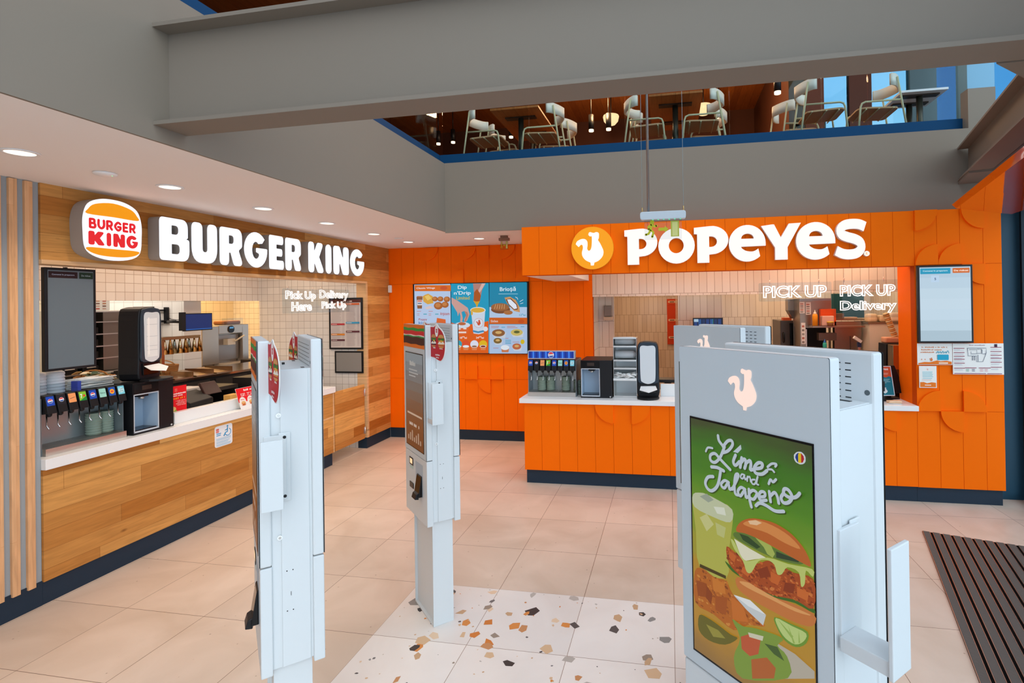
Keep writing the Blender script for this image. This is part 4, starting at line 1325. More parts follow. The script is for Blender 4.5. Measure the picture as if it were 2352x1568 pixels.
def make_kiosk(brand, label, cat='kiosk', group=None):
    r = thing('ordering_kiosk', label, cat, group=group)
    kiosk_face(r, brand)
    kiosk_face(r, brand, True)
    b = MB()
    b.box(-0.2, 0.2, -0.069, 0.069, 0.655, 1.766, KW)
    if brand == 'grill':
        b.box(-0.2055, 0.2055, -0.036, 0.058, 0.656, 1.764, KW)
    else:
        b.box(-0.2055, 0.2055, -0.0685, 0.0685, 0.656, 1.764, KW)
    b.box(-0.03, -0.012, -0.01, 0.0, 1.766, 1.774, BLACK)
    for x in (-0.17, 0.14):
        b.box(x, x + 0.03, 0.04, 0.052, 1.766, 1.767, BLACK)
    body = b.build('body', r, bevel=0.004)
    for s in (-1, 1):
        for z in ((1.14, 1.597) if brand == 'grill' else ()):
            b = MB()
            b.cyl((s * 0.205, -0.042, z), (s * 0.2075, -0.042, z), 0.009, WHITE, 14)
            b.cyl((s * 0.2065, -0.042, z), (s * 0.2085, -0.042, z), 0.005, STEEL, 12)
            b.build('bolt', body)
    b = MB()
    for s in (-1, 1):
        for z in (0.86, 1.01):
            for y in (-0.02, 0.0):
                b.cyl((s * 0.2055, y, z), (s * 0.2062, y, z), 0.0022, BLACK, 8)
        b.box(s * 0.206 - 0.0006, s * 0.206 + 0.0006, -0.0075, -0.006, 0.915, 0.93, BLACK)
    b.build('moss_dots'.replace('moss_', 'pin_hole_'), body)
    # slots in the inner faces of the two housings
    b = MB()
    for yy, sg in ((0.0684, 1), (-0.0684, -1)):
        for i in range(6):
            z = 1.85 - i * 0.0158
            for j in range(14):
                x = -0.173 + j * 0.0245
                b.box(x, x + 0.0135, yy - 0.0004, yy + 0.0004, z - 0.0012, z + 0.0012, BLACK)
        b.cyl((0.195, yy - 0.0006, 1.787), (0.195, yy + 0.0006, 1.787), 0.0062, mat('5A6468', 0.5), 14)
    b.build('vent_grille', body)
    b = MB()
    for s in (-1, 1):
        b.box(s * 0.1745 - 0.004, s * 0.1745 + 0.004, -0.066, 0.066, 0.0, 0.656, KW)
    b.box(-0.172, 0.172, -0.05, 0.05, 0.01, 0.656, KW)
    b.box(-0.178, 0.178, -0.0665, 0.0665, 0.0, 0.012, KW)
    b.build('pedestal', r, bevel=0.002)
    b = MB()
    b.box(0.2085, 0.2175, -0.092, -0.018, 1.283, 1.525, KW)
    b.box(0.2085, 0.2125, -0.043, -0.004, 1.275, 1.532, KW)
    b.box(0.2170, 0.318, -0.100, -0.038, 1.283, 1.313, KW)
    b.box(0.315, 0.324, -0.108, -0.038, 1.283, 1.530, KW)
    br = b.build('side_bracket', r, bevel=0.003)
    b = MB()
    for z in ((1.516, 1.296) if brand == 'grill' else ()):
        b.cyl((0.2125, -0.024, z), (0.219, -0.024, z), 0.0058, BLACK, 12)
    if b.v:
        b.build('black_knobs', br)
    if brand == 'grill':
        for s in (1, -1):
            fr = FR((0.2115 if s > 0 else -0.2115, -0.0715 * s, 0), (s, 0.10 * s, 0), (0, 0, 1), (0, -s, 0))
            b = MB()
            b.prism(flag_outline(), 0.0, 0.002, WHITE, fr)
            f = b.build('promotion_flag', r)
            flag_art(fr).build('printed_burgers', f)
            fr2 = FR((0.2115 if s > 0 else -0.2115, -0.0715 * s, 0), (s, 0.10 * s, 0), (0, 0, 1), (0, s, 0))
            flag_art(fr2, 0.0006).build('printed_burgers', f)
    return r


kg = make_kiosk('grill', 'white ordering kiosk with two red burger flags, nearest the oak counter', group='burger ordering kiosks')
kg.location = (-1.559, 1.90, 0.0)
kg.rotation_euler = (0, 0, math.radians(-45.6))
dup(kg, (-1.548, 3.208, 0.002), math.radians(-44.9), 'white ordering kiosk with burger stripe strip standing on the corner of the terrazzo floor')
kc = make_kiosk('hen', 'nearest white ordering kiosk showing the green lime and jalapeño burger screen', group='chicken ordering kiosks')
kc.location = (0.251, 1.371, 0.002)
kc.rotation_euler = (0, 0, math.radians(-45.8))
dup(kc, (0.245, 2.657, 0.002), math.radians(-47.0), 'white ordering kiosk with lit hen emblem half hidden behind the lime burger kiosk')

# ================================================================ illuminated signs
LETW = glow('F4F7FF', 1.12)
LETC = glow('FFF6F0', 1.08)
RET = mat('A9A39C', 0.5)


def letters_on(root, specs, fr, depth, face, ret):
    """each letter: a thick returned letter with a lit face"""
    for ch, loops, x0, x1, z0, z1 in specs:
        w, h = x1 - x0, z1 - z0
        L2 = [[(x0 + a * w, z0 + c * h) for a, c in lp] for lp in loops]
        vs, fs = filled(L2, depth)
        b = MB()
        b.add([fr(v[0], v[1], v[2] + depth / 2) for v in vs], fs, ret)
        p = b.build('letter', root)
        vs, fs = filled(L2, 0.0)
        b = MB()
        b.add([fr(v[0], v[1], depth + 0.0006) for v in vs], fs, face)
        b.build('lit_face', p, normals=False)


GL = {}
GL['B'] = [rounded([(0, 0, .12), (1, 0, .30), (1, .52, .18), (.88, .54, .02), (.95, .56, .18), (.95, 1, .28), (0, 1, .12)]), rounded([(.40, .16, .02), (.66, .16, .1), (.66, .39, .1), (.40, .39, .02)]), rounded([(.40, .62, .02), (.62, .62, .1), (.62, .83, .1), (.40, .83, .02)])]
GL['U'] = [rounded([(0, 1, .16), (0, 0, .40), (1, 0, .40), (1, 1, .16), (.60, 1, .16), (.60, .28, .09), (.42, .28, .09), (.42, 1, .16)])]
GL['R'] = [rounded([(0, 0, .16), (.40, 0, .16), (.40, .34, .02), (.46, .34, .02), (.60, 0, .14), (1.04, 0, .16), (.82, .42, .06), (.98, .52, .1), (.98, 1, .30), (0, 1, .12)]), rounded([(.40, .58, .02), (.60, .58, .1), (.60, .80, .1), (.40, .80, .02)])]
GL['G'] = [arc(.5, .5, .5, 40, 352, 26) + [(1.0, .54), (.96, .56), (.52, .56), (.50, .54), (.50, .44), (.62, .40)] + arc(.5, .49, .16, -35, -310, 14, .24) + [(.78, .70)]]
GL['E'] = [rounded([(0, 0, .10), (1, 0, .13), (1, .27, .12), (.50, .27, .03), (.50, .39, .03), (.9, .39, .1), (.9, .62, .1), (.50, .62, .03), (.50, .74, .03), (.97, .74, .12), (.97, 1, .12), (0, 1, .1)])]
GL['K'] = [rounded([(0, 0, .16), (.38, 0, .16), (.38, .32, .02), (.60, 0, .14), (1.05, 0, .18), (.70, .53, .04), (1.0, 1, .16), (.58, 1, .14), (.38, .70, .02), (.38, 1, .16), (0, 1, .16)])]
GL['I'] = [rounded([(0, 0, .4), (1, 0, .4), (1, 1, .4), (0, 1, .4)])]
GL['I'] = [arc(.5, .84, .5, 0, 180, 10, .16) + arc(.5, .16, .5, 180, 360, 10, .16)]
GL['N'] = [rounded([(0, 0, .16), (.38, 0, .16), (.38, .44, .03), (.60, 0, .12), (1, 0, .14), (1, 1, .16), (.62, 1, .16), (.62, .56, .03), (.40, 1, .12), (0, 1, .14)])]
GL['p'] = [[(.09, 0), (.44, 0), (.44, .22)] + arc(.50, .615, .50, -75, 82, 16, .39) + [(.45, 1.0), (0, .97), (0, .80), (.09, .79)], [(.44, .43), (.44, .72)] + arc(.50, .575, .17, 88, -88, 8, .145)]
GL['o'] = [arc(.5, .5, .5, 0, 360, 32)[:-1], arc(.495, .505, .205, 0, 360, 24, .215)[:-1]]
GL['e'] = [[(1.0, .42)] + arc(.5, .5, .5, 0, 314, 34)[0:] + [(.80, .345)] + smooth([(.80, .345), (.66, .275), (.48, .29), (.36, .36), (.335, .41)], 4), [(.34, .625), (.68, .625)] + arc(.51, .635, .17, 5, 175, 8, .13)]
GL['y'] = [[(0, .95), (.28, .985), (.33, .98), (.495, .615), (.70, .99), (1.0, 1.0), (.66, .34), (.66, .0), (.345, .0), (.345, .34)]]
_c = smooth([(.99, .80), (.80, .87), (.55, .885), (.33, .855), (.20, .755), (.24, .63), (.42, .56), (.66, .50), (.83, .41), (.86, .26), (.72, .145), (.48, .115), (.26, .14), (.06, .22)], 4)


def ribbon(P, w):
    A, B = [], []
    for i, p in enumerate(P):
        a, c = P[max(i - 1, 0)], P[min(i + 1, len(P) - 1)]
        t = Vector((c[0] - a[0], c[1] - a[1])).normalized()
        A.append((p[0] - t.y * w / 2, p[1] + t.x * w / 2))
        B.append((p[0] + t.y * w / 2, p[1] - t.x * w / 2))
    return A + B[::-1]


GL['s'] = [ribbon(_c, .25)]

sg = thing('burger_word_sign', 'white lit raised letters of two words on the oak fascia', 'sign', (-4.213, 5.07, 2.59))
fr = FR((0, -5.07, -2.59), (0, 1, 0), (0, 0, 1), (1, 0, 0))
zt = lambda y: 2.765 - (y - 3.6) * 0.009
spec = []
for ch, a, c in (('B', 3.594, 3.868), ('U', 3.888, 4.153), ('R', 4.178, 4.445), ('G', 4.462, 4.765), ('E', 4.788, 5.002), ('R', 5.022, 5.275), ('K', 5.391, 5.668), ('I', 5.700, 5.815), ('N', 5.850, 6.170), ('G', 6.195, 6.520)):
    spec.append((ch, GL[ch], a, c, 2.410, 2.768))
letters_on(sg, spec, fr, 0.11, LETW, RET)

em = thing('burger_emblem_sign', 'lit rounded emblem sign of orange buns and red words on the oak fascia', 'sign', (-4.213, 3.235, 2.6))
fr = FR((0, -0.212, -0.228), (0, 1, 0), (0, 0, 1), (1, 0, 0))
out = rounded([(0.004, 0, .12), (0.420, 0, .12), (0.424, .25, .3), (.42, .458, .20), (.004, .458, .20), (0, .25, .3)], 8)
out = smooth([(.085, .02), (.21, .0), (.34, .02), (.41, .075), (.424, .20), (.422, .31), (.39, .40), (.31, .446), (.212, .458), (.115, .446), (.034, .40), (.002, .31), (0, .20), (.014, .075)], 4, True)
b = MB()
b.prism(out, 0.0, 0.112, RET, fr)
p = b.build('case', em)
a = Art(fr, 1.1, d=0.113)
a.poly('F7F8FF', out)
a.build('lit_face', p)
a = Art(fr, 1.0, d=0.114)
a.poly('F79A08', smooth([(.032, .326), (.215, .327), (.392, .326), (.388, .36), (.34, .405), (.212, .43), (.085, .405), (.036, .36)], 4, True))
a.build('upper_bun', p)
a = Art(fr, 1.0, d=0.114)
a.poly('F79A08', smooth([(.03, .085), (.21, .087), (.394, .085), (.38, .055), (.31, .034), (.212, .028), (.11, .034), (.044, .055)], 4, True))
a.build('lower_bun', p)
a = Art(fr, 1.0, d=0.1145)


def put(ch, x0, x1, z0, z1, h):
    vs, fs = filled([[(x0 + c * (x1 - x0), z0 + e * (z1 - z0)) for c, e in lp] for lp in GL[ch]])
    d = a.up()
    a.add([fr(v[0], v[1], d) for v in vs], fs, glow(h, 1.0))


def thin(st, x0, x1, z0, z1, h, w):
    for q in st:
        a.stroke(h, [(x0 + c * (x1 - x0), z0 + e * (z1 - z0)) for c, e in q], w)


ST = {'B': [[(0, 0), (0, 1)], [(0, 1), (.7, 1), (.85, .78), (.7, .54), (0, .52)], [(0, .52), (.8, .5), (1, .25), (.8, 0), (0, 0)]],
      'U': [[(0, 1), (0, .3), (.5, 0), (1, .3), (1, 1)]],
      'R': [[(0, 0), (0, 1)], [(0, 1), (.75, 1), (1, .75), (.75, .45), (0, .45)], [(.5, .45), (1, 0)]],
      'G': [[(.95, .85), (.5, 1), (0, .5), (.5, 0), (.95, .2), (.98, .45)], [(.98, .45), (.55, .45)]],
      'E': [[(1, 1), (0, 1)], [(0, 1), (0, 0)], [(0, 0), (1, 0)], [(0, .5), (.85, .5)]]}
x = .043
for ch, w in zip('BURGER', (.046, .048, .044, .052, .038, .044)):
    thin(ST[ch], x + .006, x + w - .006, .232, .29, 'E8222A', .0175)
    x += w + .0115
for ch, x0, x1 in (('K', .036, .147), ('I', .160, .192), ('N', .207, .293), ('G', .303, .392)):
    put(ch, x0, x1, .105, .205, 'E8222A')
a.build('red_words', p)

sg = thing('chicken_word_sign', 'white lit raised letters of one word on the orange fascia', 'sign', (0.73, 5.648, 2.6))
fr = FR((-0.73, 0, -2.6))
spec = [('P', GL['p'], -0.461, -0.113, 2.404, 2.785), ('O', GL['o'], -0.104, 0.272, 2.404, 2.778), ('P', GL['p'], 0.266, 0.612, 2.404, 2.783), ('E', GL['e'], 0.616, 0.978, 2.404, 2.780), ('Y', GL['y'], 0.936, 1.319, 2.414, 2.781), ('E', GL['e'], 1.270, 1.640, 2.404, 2.782), ('S', GL['s'], 1.630, 1.918, 2.402, 2.795)]
letters_on(sg, spec, fr, 0.05, LETC, mat('F3EBE6', 0.4))
b = MB()
b.prism(arc(1.934, 2.452, 0.027, 0, 360, 20)[:-1], 0.0, 0.03, mat('F3EBE6', 0.4), fr)
p = b.build('registered_mark', sg)
a = Art(fr, 1.05, d=0.0306)
a.disc('FFF2E4', 1.934, 2.452, 0.025)
a.text('F09A3C', 'R', 1.925, 2.440, 1.943, 2.464)
a.build('lit_face', p)
sg = thing('hen_disc_sign', 'round yellow lit disc with white hen emblem on the orange fascia', 'sign', (-0.81, 5.648, 2.597))
fr = LF(0)
b = MB()
b.prism(arc(0, 0, 0.231, 0, 360, 48)[:-1], 0.0, 0.05, mat('F2A41C', 0.4), fr)
p = b.build('disc', sg)
a = Art(fr, 1.0, d=0.051)
a.disc('F9A004', 0, 0, 0.2295, n=48)
a.build('lit_face', p)
b = MB()
vs, fs = filled([[(x * 0.2295, z * 0.2295) for x, z in CHICK]], 0.006)
b.add([fr(v[0], v[1], v[2] + 0.0545) for v in vs], fs, glow('FFFCF8', 1.1))
b.build('hen_emblem', p, normals=False)


def neon(name, label, fr, rows, plate, wires, depth=0.004, tube=0.0055):
    """white outline letters on a clear sheet hung from wires"""
    r = thing(name, label, 'neon sign')
    b = MB()
    b.prism(rrect(*plate, 0.02), -0.008, -0.004, CLEAR, fr)
    pl = b.build('clear_backing', r)
    b = MB()
    for x, z in wires:
        b.tube([fr(x, plate[3] - 0.02, -0.006), fr(x, z, -0.006)], 0.0012, STEEL, 6)
        b.tube([fr(x, plate[3] - 0.025, -0.006), fr(x, plate[3] + 0.03, -0.006)], 0.004, CHROME, 6)
    b.build('hanging_wires', r)
    b = MB()
    g = glow('FFF4EE', 1.6)
    for t, x0, z0, x1, z1 in rows:
        for wgt in (0.0,):
            vs, fs, a0, a1, b0, b1 = text_geo(t, 0.022, 0.0, tube / max(z1 - z0, 0.05) * 0.80)
            m_ = 0.0 if wgt == 0 else 0.008
            b.add([fr(x0 + m_ + (v[0] - a0) / (a1 - a0) * (x1 - x0 - 2 * m_), z0 + m_ + (v[1] - b0) / (b1 - b0) * (z1 - z0 - 2 * m_), v[2] * 0.1 + 0.002) for v in vs], fs, g)
    b.build('white_tubing', r)
    return r


n1 = FR((-4.5, 0, 0), (0, 1, 0), (0, 0, 1), (1, 0, 0))
neon('pick_up_neon', 'white neon words Pick Up Here hanging in the left counter opening', n1, [('Pick Up', 5.50, 2.075, 6.05, 2.205), ('Here', 5.60, 1.955, 5.97, 2.07)], (5.46, 1.93, 6.09, 2.23), ((5.55, 2.34), (6.0, 2.34)))
n2 = FR((-4.45, 0, 0), (0, 1, 0), (0, 0, 1), (1, 0, 0))
neon('delivery_neon', 'white neon words Delivery Pick Up hanging beside the Pick Up Here words', n2, [('Delivery', 6.05, 2.085, 6.67, 2.225), ('Pick Up', 6.09, 1.955, 6.62, 2.075)], (6.02, 1.93, 6.70, 2.24), ((6.1, 2.34), (6.62, 2.34)))
n3 = FRY(6.2)
neon('pick_up_neon', 'white neon words PICK UP alone in the right counter opening', n3, [('PICK UP', 1.046, 2.028, 1.720, 2.166)], (1.0, 1.99, 1.77, 2.20), ((1.12, 2.4), (1.64, 2.4)))
neon('delivery_neon', 'white neon words PICK UP Delivery beside the right order screen', n3, [('PICK UP', 1.852, 2.032, 2.415, 2.160), ('Delivery', 1.852, 1.850, 2.425, 1.985)], (1.79, 1.80, 2.47, 2.21), ((1.90, 2.4), (2.3, 2.4)))

# ================================================================ left service counter
SOLID = mat('F0F0EF', 0.22)
c = thing('service_counter', 'oak fronted counter with white worktop in the left opening', 'counter')
b = MB()
b.box(-4.36, -4.215, 2.849, 5.965, 0.156, 0.914, OAKY)
p = b.build('front_panel', c)
b = MB()
b.box(-4.36, -4.211, 5.965, 5.985, 0.156, 0.914, TRIMW)
b.box(-4.216, -4.2125, 5.50, 5.966, 0.598, 0.612, TRIMW)
b.build('pale_edge_trim', c)
MB().box(-4.86, -4.192, 2.849, 5.992, 0.915, 0.988, SOLID).build('worktop', c, bevel=0.003)
MB().box(-4.36, -4.228, 2.849, 5.96, 0, 0.155, NAVY).build('plinth', c)
MB().box(-4.36, -4.30, 3.89, 5.90, 0.988, 1.088, SOLID).build('upstand', c, bevel=0.003)
MB().box(-4.84, -4.40, 2.9, 5.9, 0.0, 0.914, mat('55504C', 0.6)).build('cupboards', c)

g = thing('half_door', 'low oak swing door between the left counter and the orange wall', 'door')
MB().box(-4.245, -4.217, 6.008, 6.668, 0.157, 0.911, OAKY).build('door_leaf', g, bevel=0.002)
for z in (0.27, 0.80):
    b = MB()
    b.cyl((-4.214, 6.675, z - 0.05), (-4.214, 6.675, z + 0.05), 0.008, STEEL, 10)
    b.box(-4.217, -4.2155, 6.64, 6.70, z - 0.045, z + 0.045, STEEL)
    b.build('hinge', g)

FX = FRX(-4.2145)
s = thing('wheelchair_sticker', 'white rounded sticker with blue wheelchair symbol on the oak counter', 'sticker')
b = MB()
b.prism(rrect(4.214, 0.690, 4.415, 0.888, 0.025), -0.0003, 0.0003, mat('EEF1F4', 0.4), FX)
p = b.build('sheet', s)
a = Art(FX, d=0.0006)
burger_mark(a, 4.245, 0.845, 0.036, 'DD5A4C', 'DD5A4C')
BL = '1F9AD2'
a.disc(BL, 4.358, 0.868, 0.009)
a.stroke(BL, [(4.358, 0.852), (4.356, 0.815), (4.335, 0.812), (4.318, 0.785)], 0.012, False)
a.stroke(BL, [(4.353, 0.838), (4.332, 0.834)], 0.008)
a.stroke(BL, arc(4.363, 0.812, 0.033, 60, -150, 14), 0.007, False)
a.lines(BL, 4.232, 4.285, (0.812, 0.796), 0.008, 0.2)
a.lines('6FBDE0', 4.23, 4.40, (0.765, 0.753, 0.737, 0.725, 0.711, 0.700), 0.004, 0.25)
a.build('printed_symbol', p)


# ---------------------------------------------------------------- soda fountain
def soda_logo(a, cx, cz, r):
    a.disc('F4F4F6', cx, cz, r * 1.12)
    a.poly('D8202E', arc(cx, cz, r, 15, 175, 12))
    a.poly('1450A8', arc(cx, cz, r, 195, 355, 12))
    a.poly('F4F4F6', smooth([(cx - r, cz + 0.12 * r), (cx, cz + 0.32 * r), (cx + r, cz + 0.25 * r), (cx + r, cz - 0.15 * r), (cx, cz - 0.3 * r), (cx - r, cz - 0.28 * r)], 3, True))


def fountain(label, header):
    r = thing('soda_fountain', label, 'drinks machine')
    b = MB()
    b.box(-0.275, 0.275, -0.005, 0.0, 0.0, 0.048, STEEL)
    b.box(-0.275, 0.275, 0.0, 0.30, 0.0, 0.03, STEEL)
    b.box(-0.275, -0.27, 0.0, 0.30, 0.03, 0.048, STEEL)
    b.box(0.27, 0.275, 0.0, 0.30, 0.03, 0.048, STEEL)
    p = b.build('drip_tray', r)
    b = MB()
    for i in range(36):
        x = -0.262 + i * 0.015
        b.box(x, x + 0.006, 0.006, 0.22, 0.04, 0.044, STEEL)
    b.build('grille', p)
    b = MB()
    b.box(-0.275, 0.275, 0.22, 0.24, 0.03, 0.30, mat('AEB6B8', 0.3, 0.55))
    b.box(-0.28, -0.274, 0.03, 0.40, 0.0, 0.40, mat('8C98A0', 0.35, 0.6))
    b.box(0.274, 0.28, 0.03, 0.40, 0.0, 0.40, mat('8C98A0', 0.35, 0.6))
    b.build('splash_panel', r)
    MB().box(-0.274, 0.274, 0.04, 0.40, 0.285, 0.405, mat('2A2C30', 0.4)).build('head', r, bevel=0.008)
    cols = ['1748B8', '1E1C26', 'F09E62', '86C634', '1748B8', '9CD8CC', '1E56B4', '7CD2E6']
    for i in range(8):
        x = -0.241 + i * 0.0689
        b = MB()
        b.hexa([(x - 0.029, -0.02, 0.292), (x + 0.029, -0.02, 0.292), (x + 0.029, 0.045, 0.292), (x - 0.029, 0.045, 0.292),
                (x - 0.029, 0.012, 0.418), (x + 0.029, 0.012, 0.418), (x + 0.029, 0.045, 0.418), (x - 0.029, 0.045, 0.418)], BLACK)
        b.lathe([(0.017, 0), (0.015, -0.018), (0.008, -0.026)], BLACK, (x, 0.012, 0.293), 12)
        v = b.build('valve', r, bevel=0.003)
        b = MB()
        b.tube([(x, 0.036, 0.29), (x, 0.034, 0.20), (x, 0.012, 0.18)], 0.0045, CHROME, 6)
        b.build('lever', v)
        t = Vector((0, 0.032, 0.126)).normalized()
        fr = FR((x, -0.02 + 0.055 * 0.254, 0.292 + 0.055), (1, 0, 0), tuple(t), (0, -t.z, t.y))
        a = Art(fr, d=0.001)
        a.rect(cols[i], -0.024, 0.0, 0.024, 0.066, 0.004)
        if i in (0, 1, 4):
            soda_logo(a, 0, 0.033, 0.014)
        elif i == 2:
            a.stroke('3A4048', [(-0.015, 0.028), (0.015, 0.036)], 0.003)
        elif i == 3:
            a.poly('178A3C', [(-0.024, 0), (0.024, 0), (0.024, 0.03)])
            a.text('F6F6F6', '7', -0.016, 0.018, -0.002, 0.05, 0.03)
            a.disc('E23A34', 0.009, 0.036, 0.008)
        elif i == 5:
            a.text('4C7C70', '5litre', -0.018, 0.026, 0.018, 0.04, 0.02)
        elif i == 6:
            a.disc('F2B21C', 0, 0.033, 0.017, 0.019)
            a.disc('E0503C', 0, 0.033, 0.011, 0.008)
        else:
            a.disc('C8ECF2', 0, 0.033, 0.02)
            a.text('2A6A80', 'Apă', -0.012, 0.036, 0.012, 0.046, 0.02)
            a.text('2A6A80', 'plată', -0.013, 0.02, 0.013, 0.031, 0.02)
        a.build('flavour_label', v)
    if header:
        MB().box(-0.272, 0.272, 0.0, 0.07, 0.425, 0.516, mat('C8D0D8', 0.35, 0.5)).build('header_case', r)
        fr = FR((0, -0.001, 0))
        a = Art(fr, 0.9)
        a.rect('1440B0', -0.262, 0.434, 0.262, 0.508)
        for sgn in (-1, 1):
            for k in range(6):
                x0 = sgn * (0.05 + 0.037 * k)
                a.rect(('3C84F0', '0E2E8C')[k % 2], min(x0, x0 + sgn * 0.018), 0.434, max(x0, x0 + sgn * 0.018), 0.508, 0.004)
        soda_logo(a, 0, 0.471, 0.03)
        a.text('16305C', 'pepsi', -0.02, 0.466, 0.02, 0.478, 0.02)
        a.build('lit_header', r)
    return r


f = fountain('soda fountain with eight taps at the left end of the oak counter', False)
f.location = (-4.285, 3.185, 0.989)
f.rotation_euler = (0, 0, PI / 2)
f = fountain('soda fountain with blue lit header at the left end of the orange counter', True)
f.location = (-1.325, 5.775, 0.951)


# ---------------------------------------------------------------- ice and water dispenser
def ice_machine(label):
    r = thing('ice_dispenser', label, 'ice dispenser')
    h = 0.415
    b = MB()
    X = [-0.174, -0.168, 0.038, 0.174]
    b.box(-0.174, 0.174, 0.16, 0.45, 0.0, h, BLACK)
    b.box(-0.174, 0.174, 0.0, 0.16, 0.325, h, BLACK)
    b.box(-0.174, 0.174, 0.0, 0.16, 0.0, 0.022, BLACK)
    b.box(0.04, 0.174, 0.0, 0.16, 0.022, 0.325, BLACK)
    b.box(-0.174, -0.166, 0.0, 0.16, 0.022, 0.325, BLACK)
    b.build('cabinet', r)
    b = MB()
    LBW = mat('A9C0D6', 0.4)
    b.box(-0.166, 0.04, 0.152, 0.159, 0.022, 0.325, LBW)
    b.box(-0.166, -0.160, 0.0, 0.152, 0.022, 0.325, LBW)
    b.box(0.034, 0.04, 0.0, 0.152, 0.022, 0.325, LBW)
    b.box(-0.16, 0.034, 0.002, 0.152, 0.318, 0.325, LBW)
    fr = FR((0, 0, 0))
    for x0, z0, x1, z1 in ((-0.168, 0.018, -0.162, 0.325), (0.034, 0.018, 0.041, 0.325), (-0.168, 0.318, 0.041, 0.326), (-0.168, 0.016, 0.041, 0.028)):
        b.box(x0, x1, -0.003, 0.002, z0, z1, mat('C8CED6', 0.35))
    b.build('recess_lining', r)
    b = MB()
    b.box(-0.09, -0.02, 0.03, 0.12, 0.295, 0.318, BLACK)
    b.lathe([(0.022, 0), (0.02, -0.02)], STEEL, (-0.055, 0.06, 0.296), 14)
    b.build('spout', r)
    MB().box(-0.155, 0.03, 0.01, 0.15, 0.023, 0.034, BLACKG).build('drip_grid', r)
    b = MB()
    b.box(-0.166, 0.04, -0.002, 0.0, 0.33, 0.408, BLACKG)
    b.box(-0.10, -0.02, -0.003, -0.002, 0.355, 0.39, mat('3A2E28', 0.3))
    b.build('touch_display', r)
    MB().cyl((0.155, -0.002, 0.015), (0.155, 0.002, 0.015), 0.008, mat('C0C0C0', 0.3), 12).build('maker_badge', r)
    return r


i1 = ice_machine('black ice dispenser on the oak counter under a napkin dispenser')
i1.location = (-4.258, 3.668, 0.989)
i1.rotation_euler = (0, 0, PI / 2)
i2 = dup(i1, (-0.808, 5.735, 0.951), 0.0, 'black ice dispenser on the orange counter beside the soda fountain')


# ---------------------------------------------------------------- tall napkin dispenser
def napkins(label):
    r = thing('napkin_dispenser', label, 'napkin dispenser')
    fr = FR((0, 0, 0))
    body = smooth([(-0.115, 0.02), (-0.118, 0.2), (-0.118, 0.45), (-0.105, 0.585), (-0.06, 0.612), (0.0, 0.62), (0.06, 0.612), (0.105, 0.585), (0.118, 0.45), (0.118, 0.2), (0.115, 0.02), (0.0, 0.012)], 3, True)
    b = MB()
    b.prism(body, -0.17, 0.0, BLACK, fr)
    b.build('case', r, bevel=0.012, seg=3)
    b = MB()
    b.prism([(x * 0.93, 0.17 + (z - 0.02) * 0.74) for x, z in body], 0.0, 0.018, mat('2C3844', 0.35), fr)
    fp = b.build('front_door', r, bevel=0.006)
    win = smooth([(-0.078, 0.565), (0, 0.572), (0.078, 0.565), (0.084, 0.45), (0.08, 0.22), (0.06, 0.175), (0, 0.155), (-0.06, 0.175), (-0.08, 0.22), (-0.084, 0.45)], 4, True)
    b = MB()
    b.prism(win, 0.018, 0.021, mat('D8DDE0', 0.15, coat=0.5), fr)
    w = b.build('window', fp)
    a = Art(fr, d=0.0212)
    a.poly('E9EBEA', [(-0.06, 0.52), (0.055, 0.525), (0.06, 0.2), (-0.055, 0.2)])
    a.lines('B9BEC2', -0.062, 0.06, (0.255, 0.29, 0.37, 0.47), 0.003)
    a.rect('F6F6F4', -0.045, 0.22, -0.03, 0.53)
    a.build('stacked_napkins', w)
    b = MB()
    b.prism([(-0.085, 0.05), (0.085, 0.05), (0.09, 0.15), (-0.09, 0.15)], 0.0, 0.012, BLACKG, fr)
    b.prism(arc(0, 0.0, 0.12, 0, 360, 24)[:-1], 0, 0.02, BLACK, lambda a_, c_, d: (a_, -0.05 + c_ * 0.95, d))
    b.build('foot', r, bevel=0.004)
    b = MB()
    N = mat('F4F4F2', 0.8)
    P = [fr(*q) for q in ((-0.08, 0.13, 0.008), (0.08, 0.135, 0.008), (0.10, 0.105, 0.08), (0.01, 0.078, 0.125), (-0.09, 0.095, 0.075))]
    b.quad(P, N)
    b.quad([(x, y, z - 0.003) for x, y, z in P], N)
    b.build('pulled_napkin', r, normals=False)
    return r


n1_ = napkins('tall black napkin dispenser standing on the ice dispenser')
n1_.location = (-4.33, 3.70, 1.405)
n1_.rotation_euler = (0, 0, PI / 2 + 0.22)
n2_ = dup(n1_, (-0.241, 5.80, 0.951), 0.0, 'tall black napkin dispenser on the orange counter')

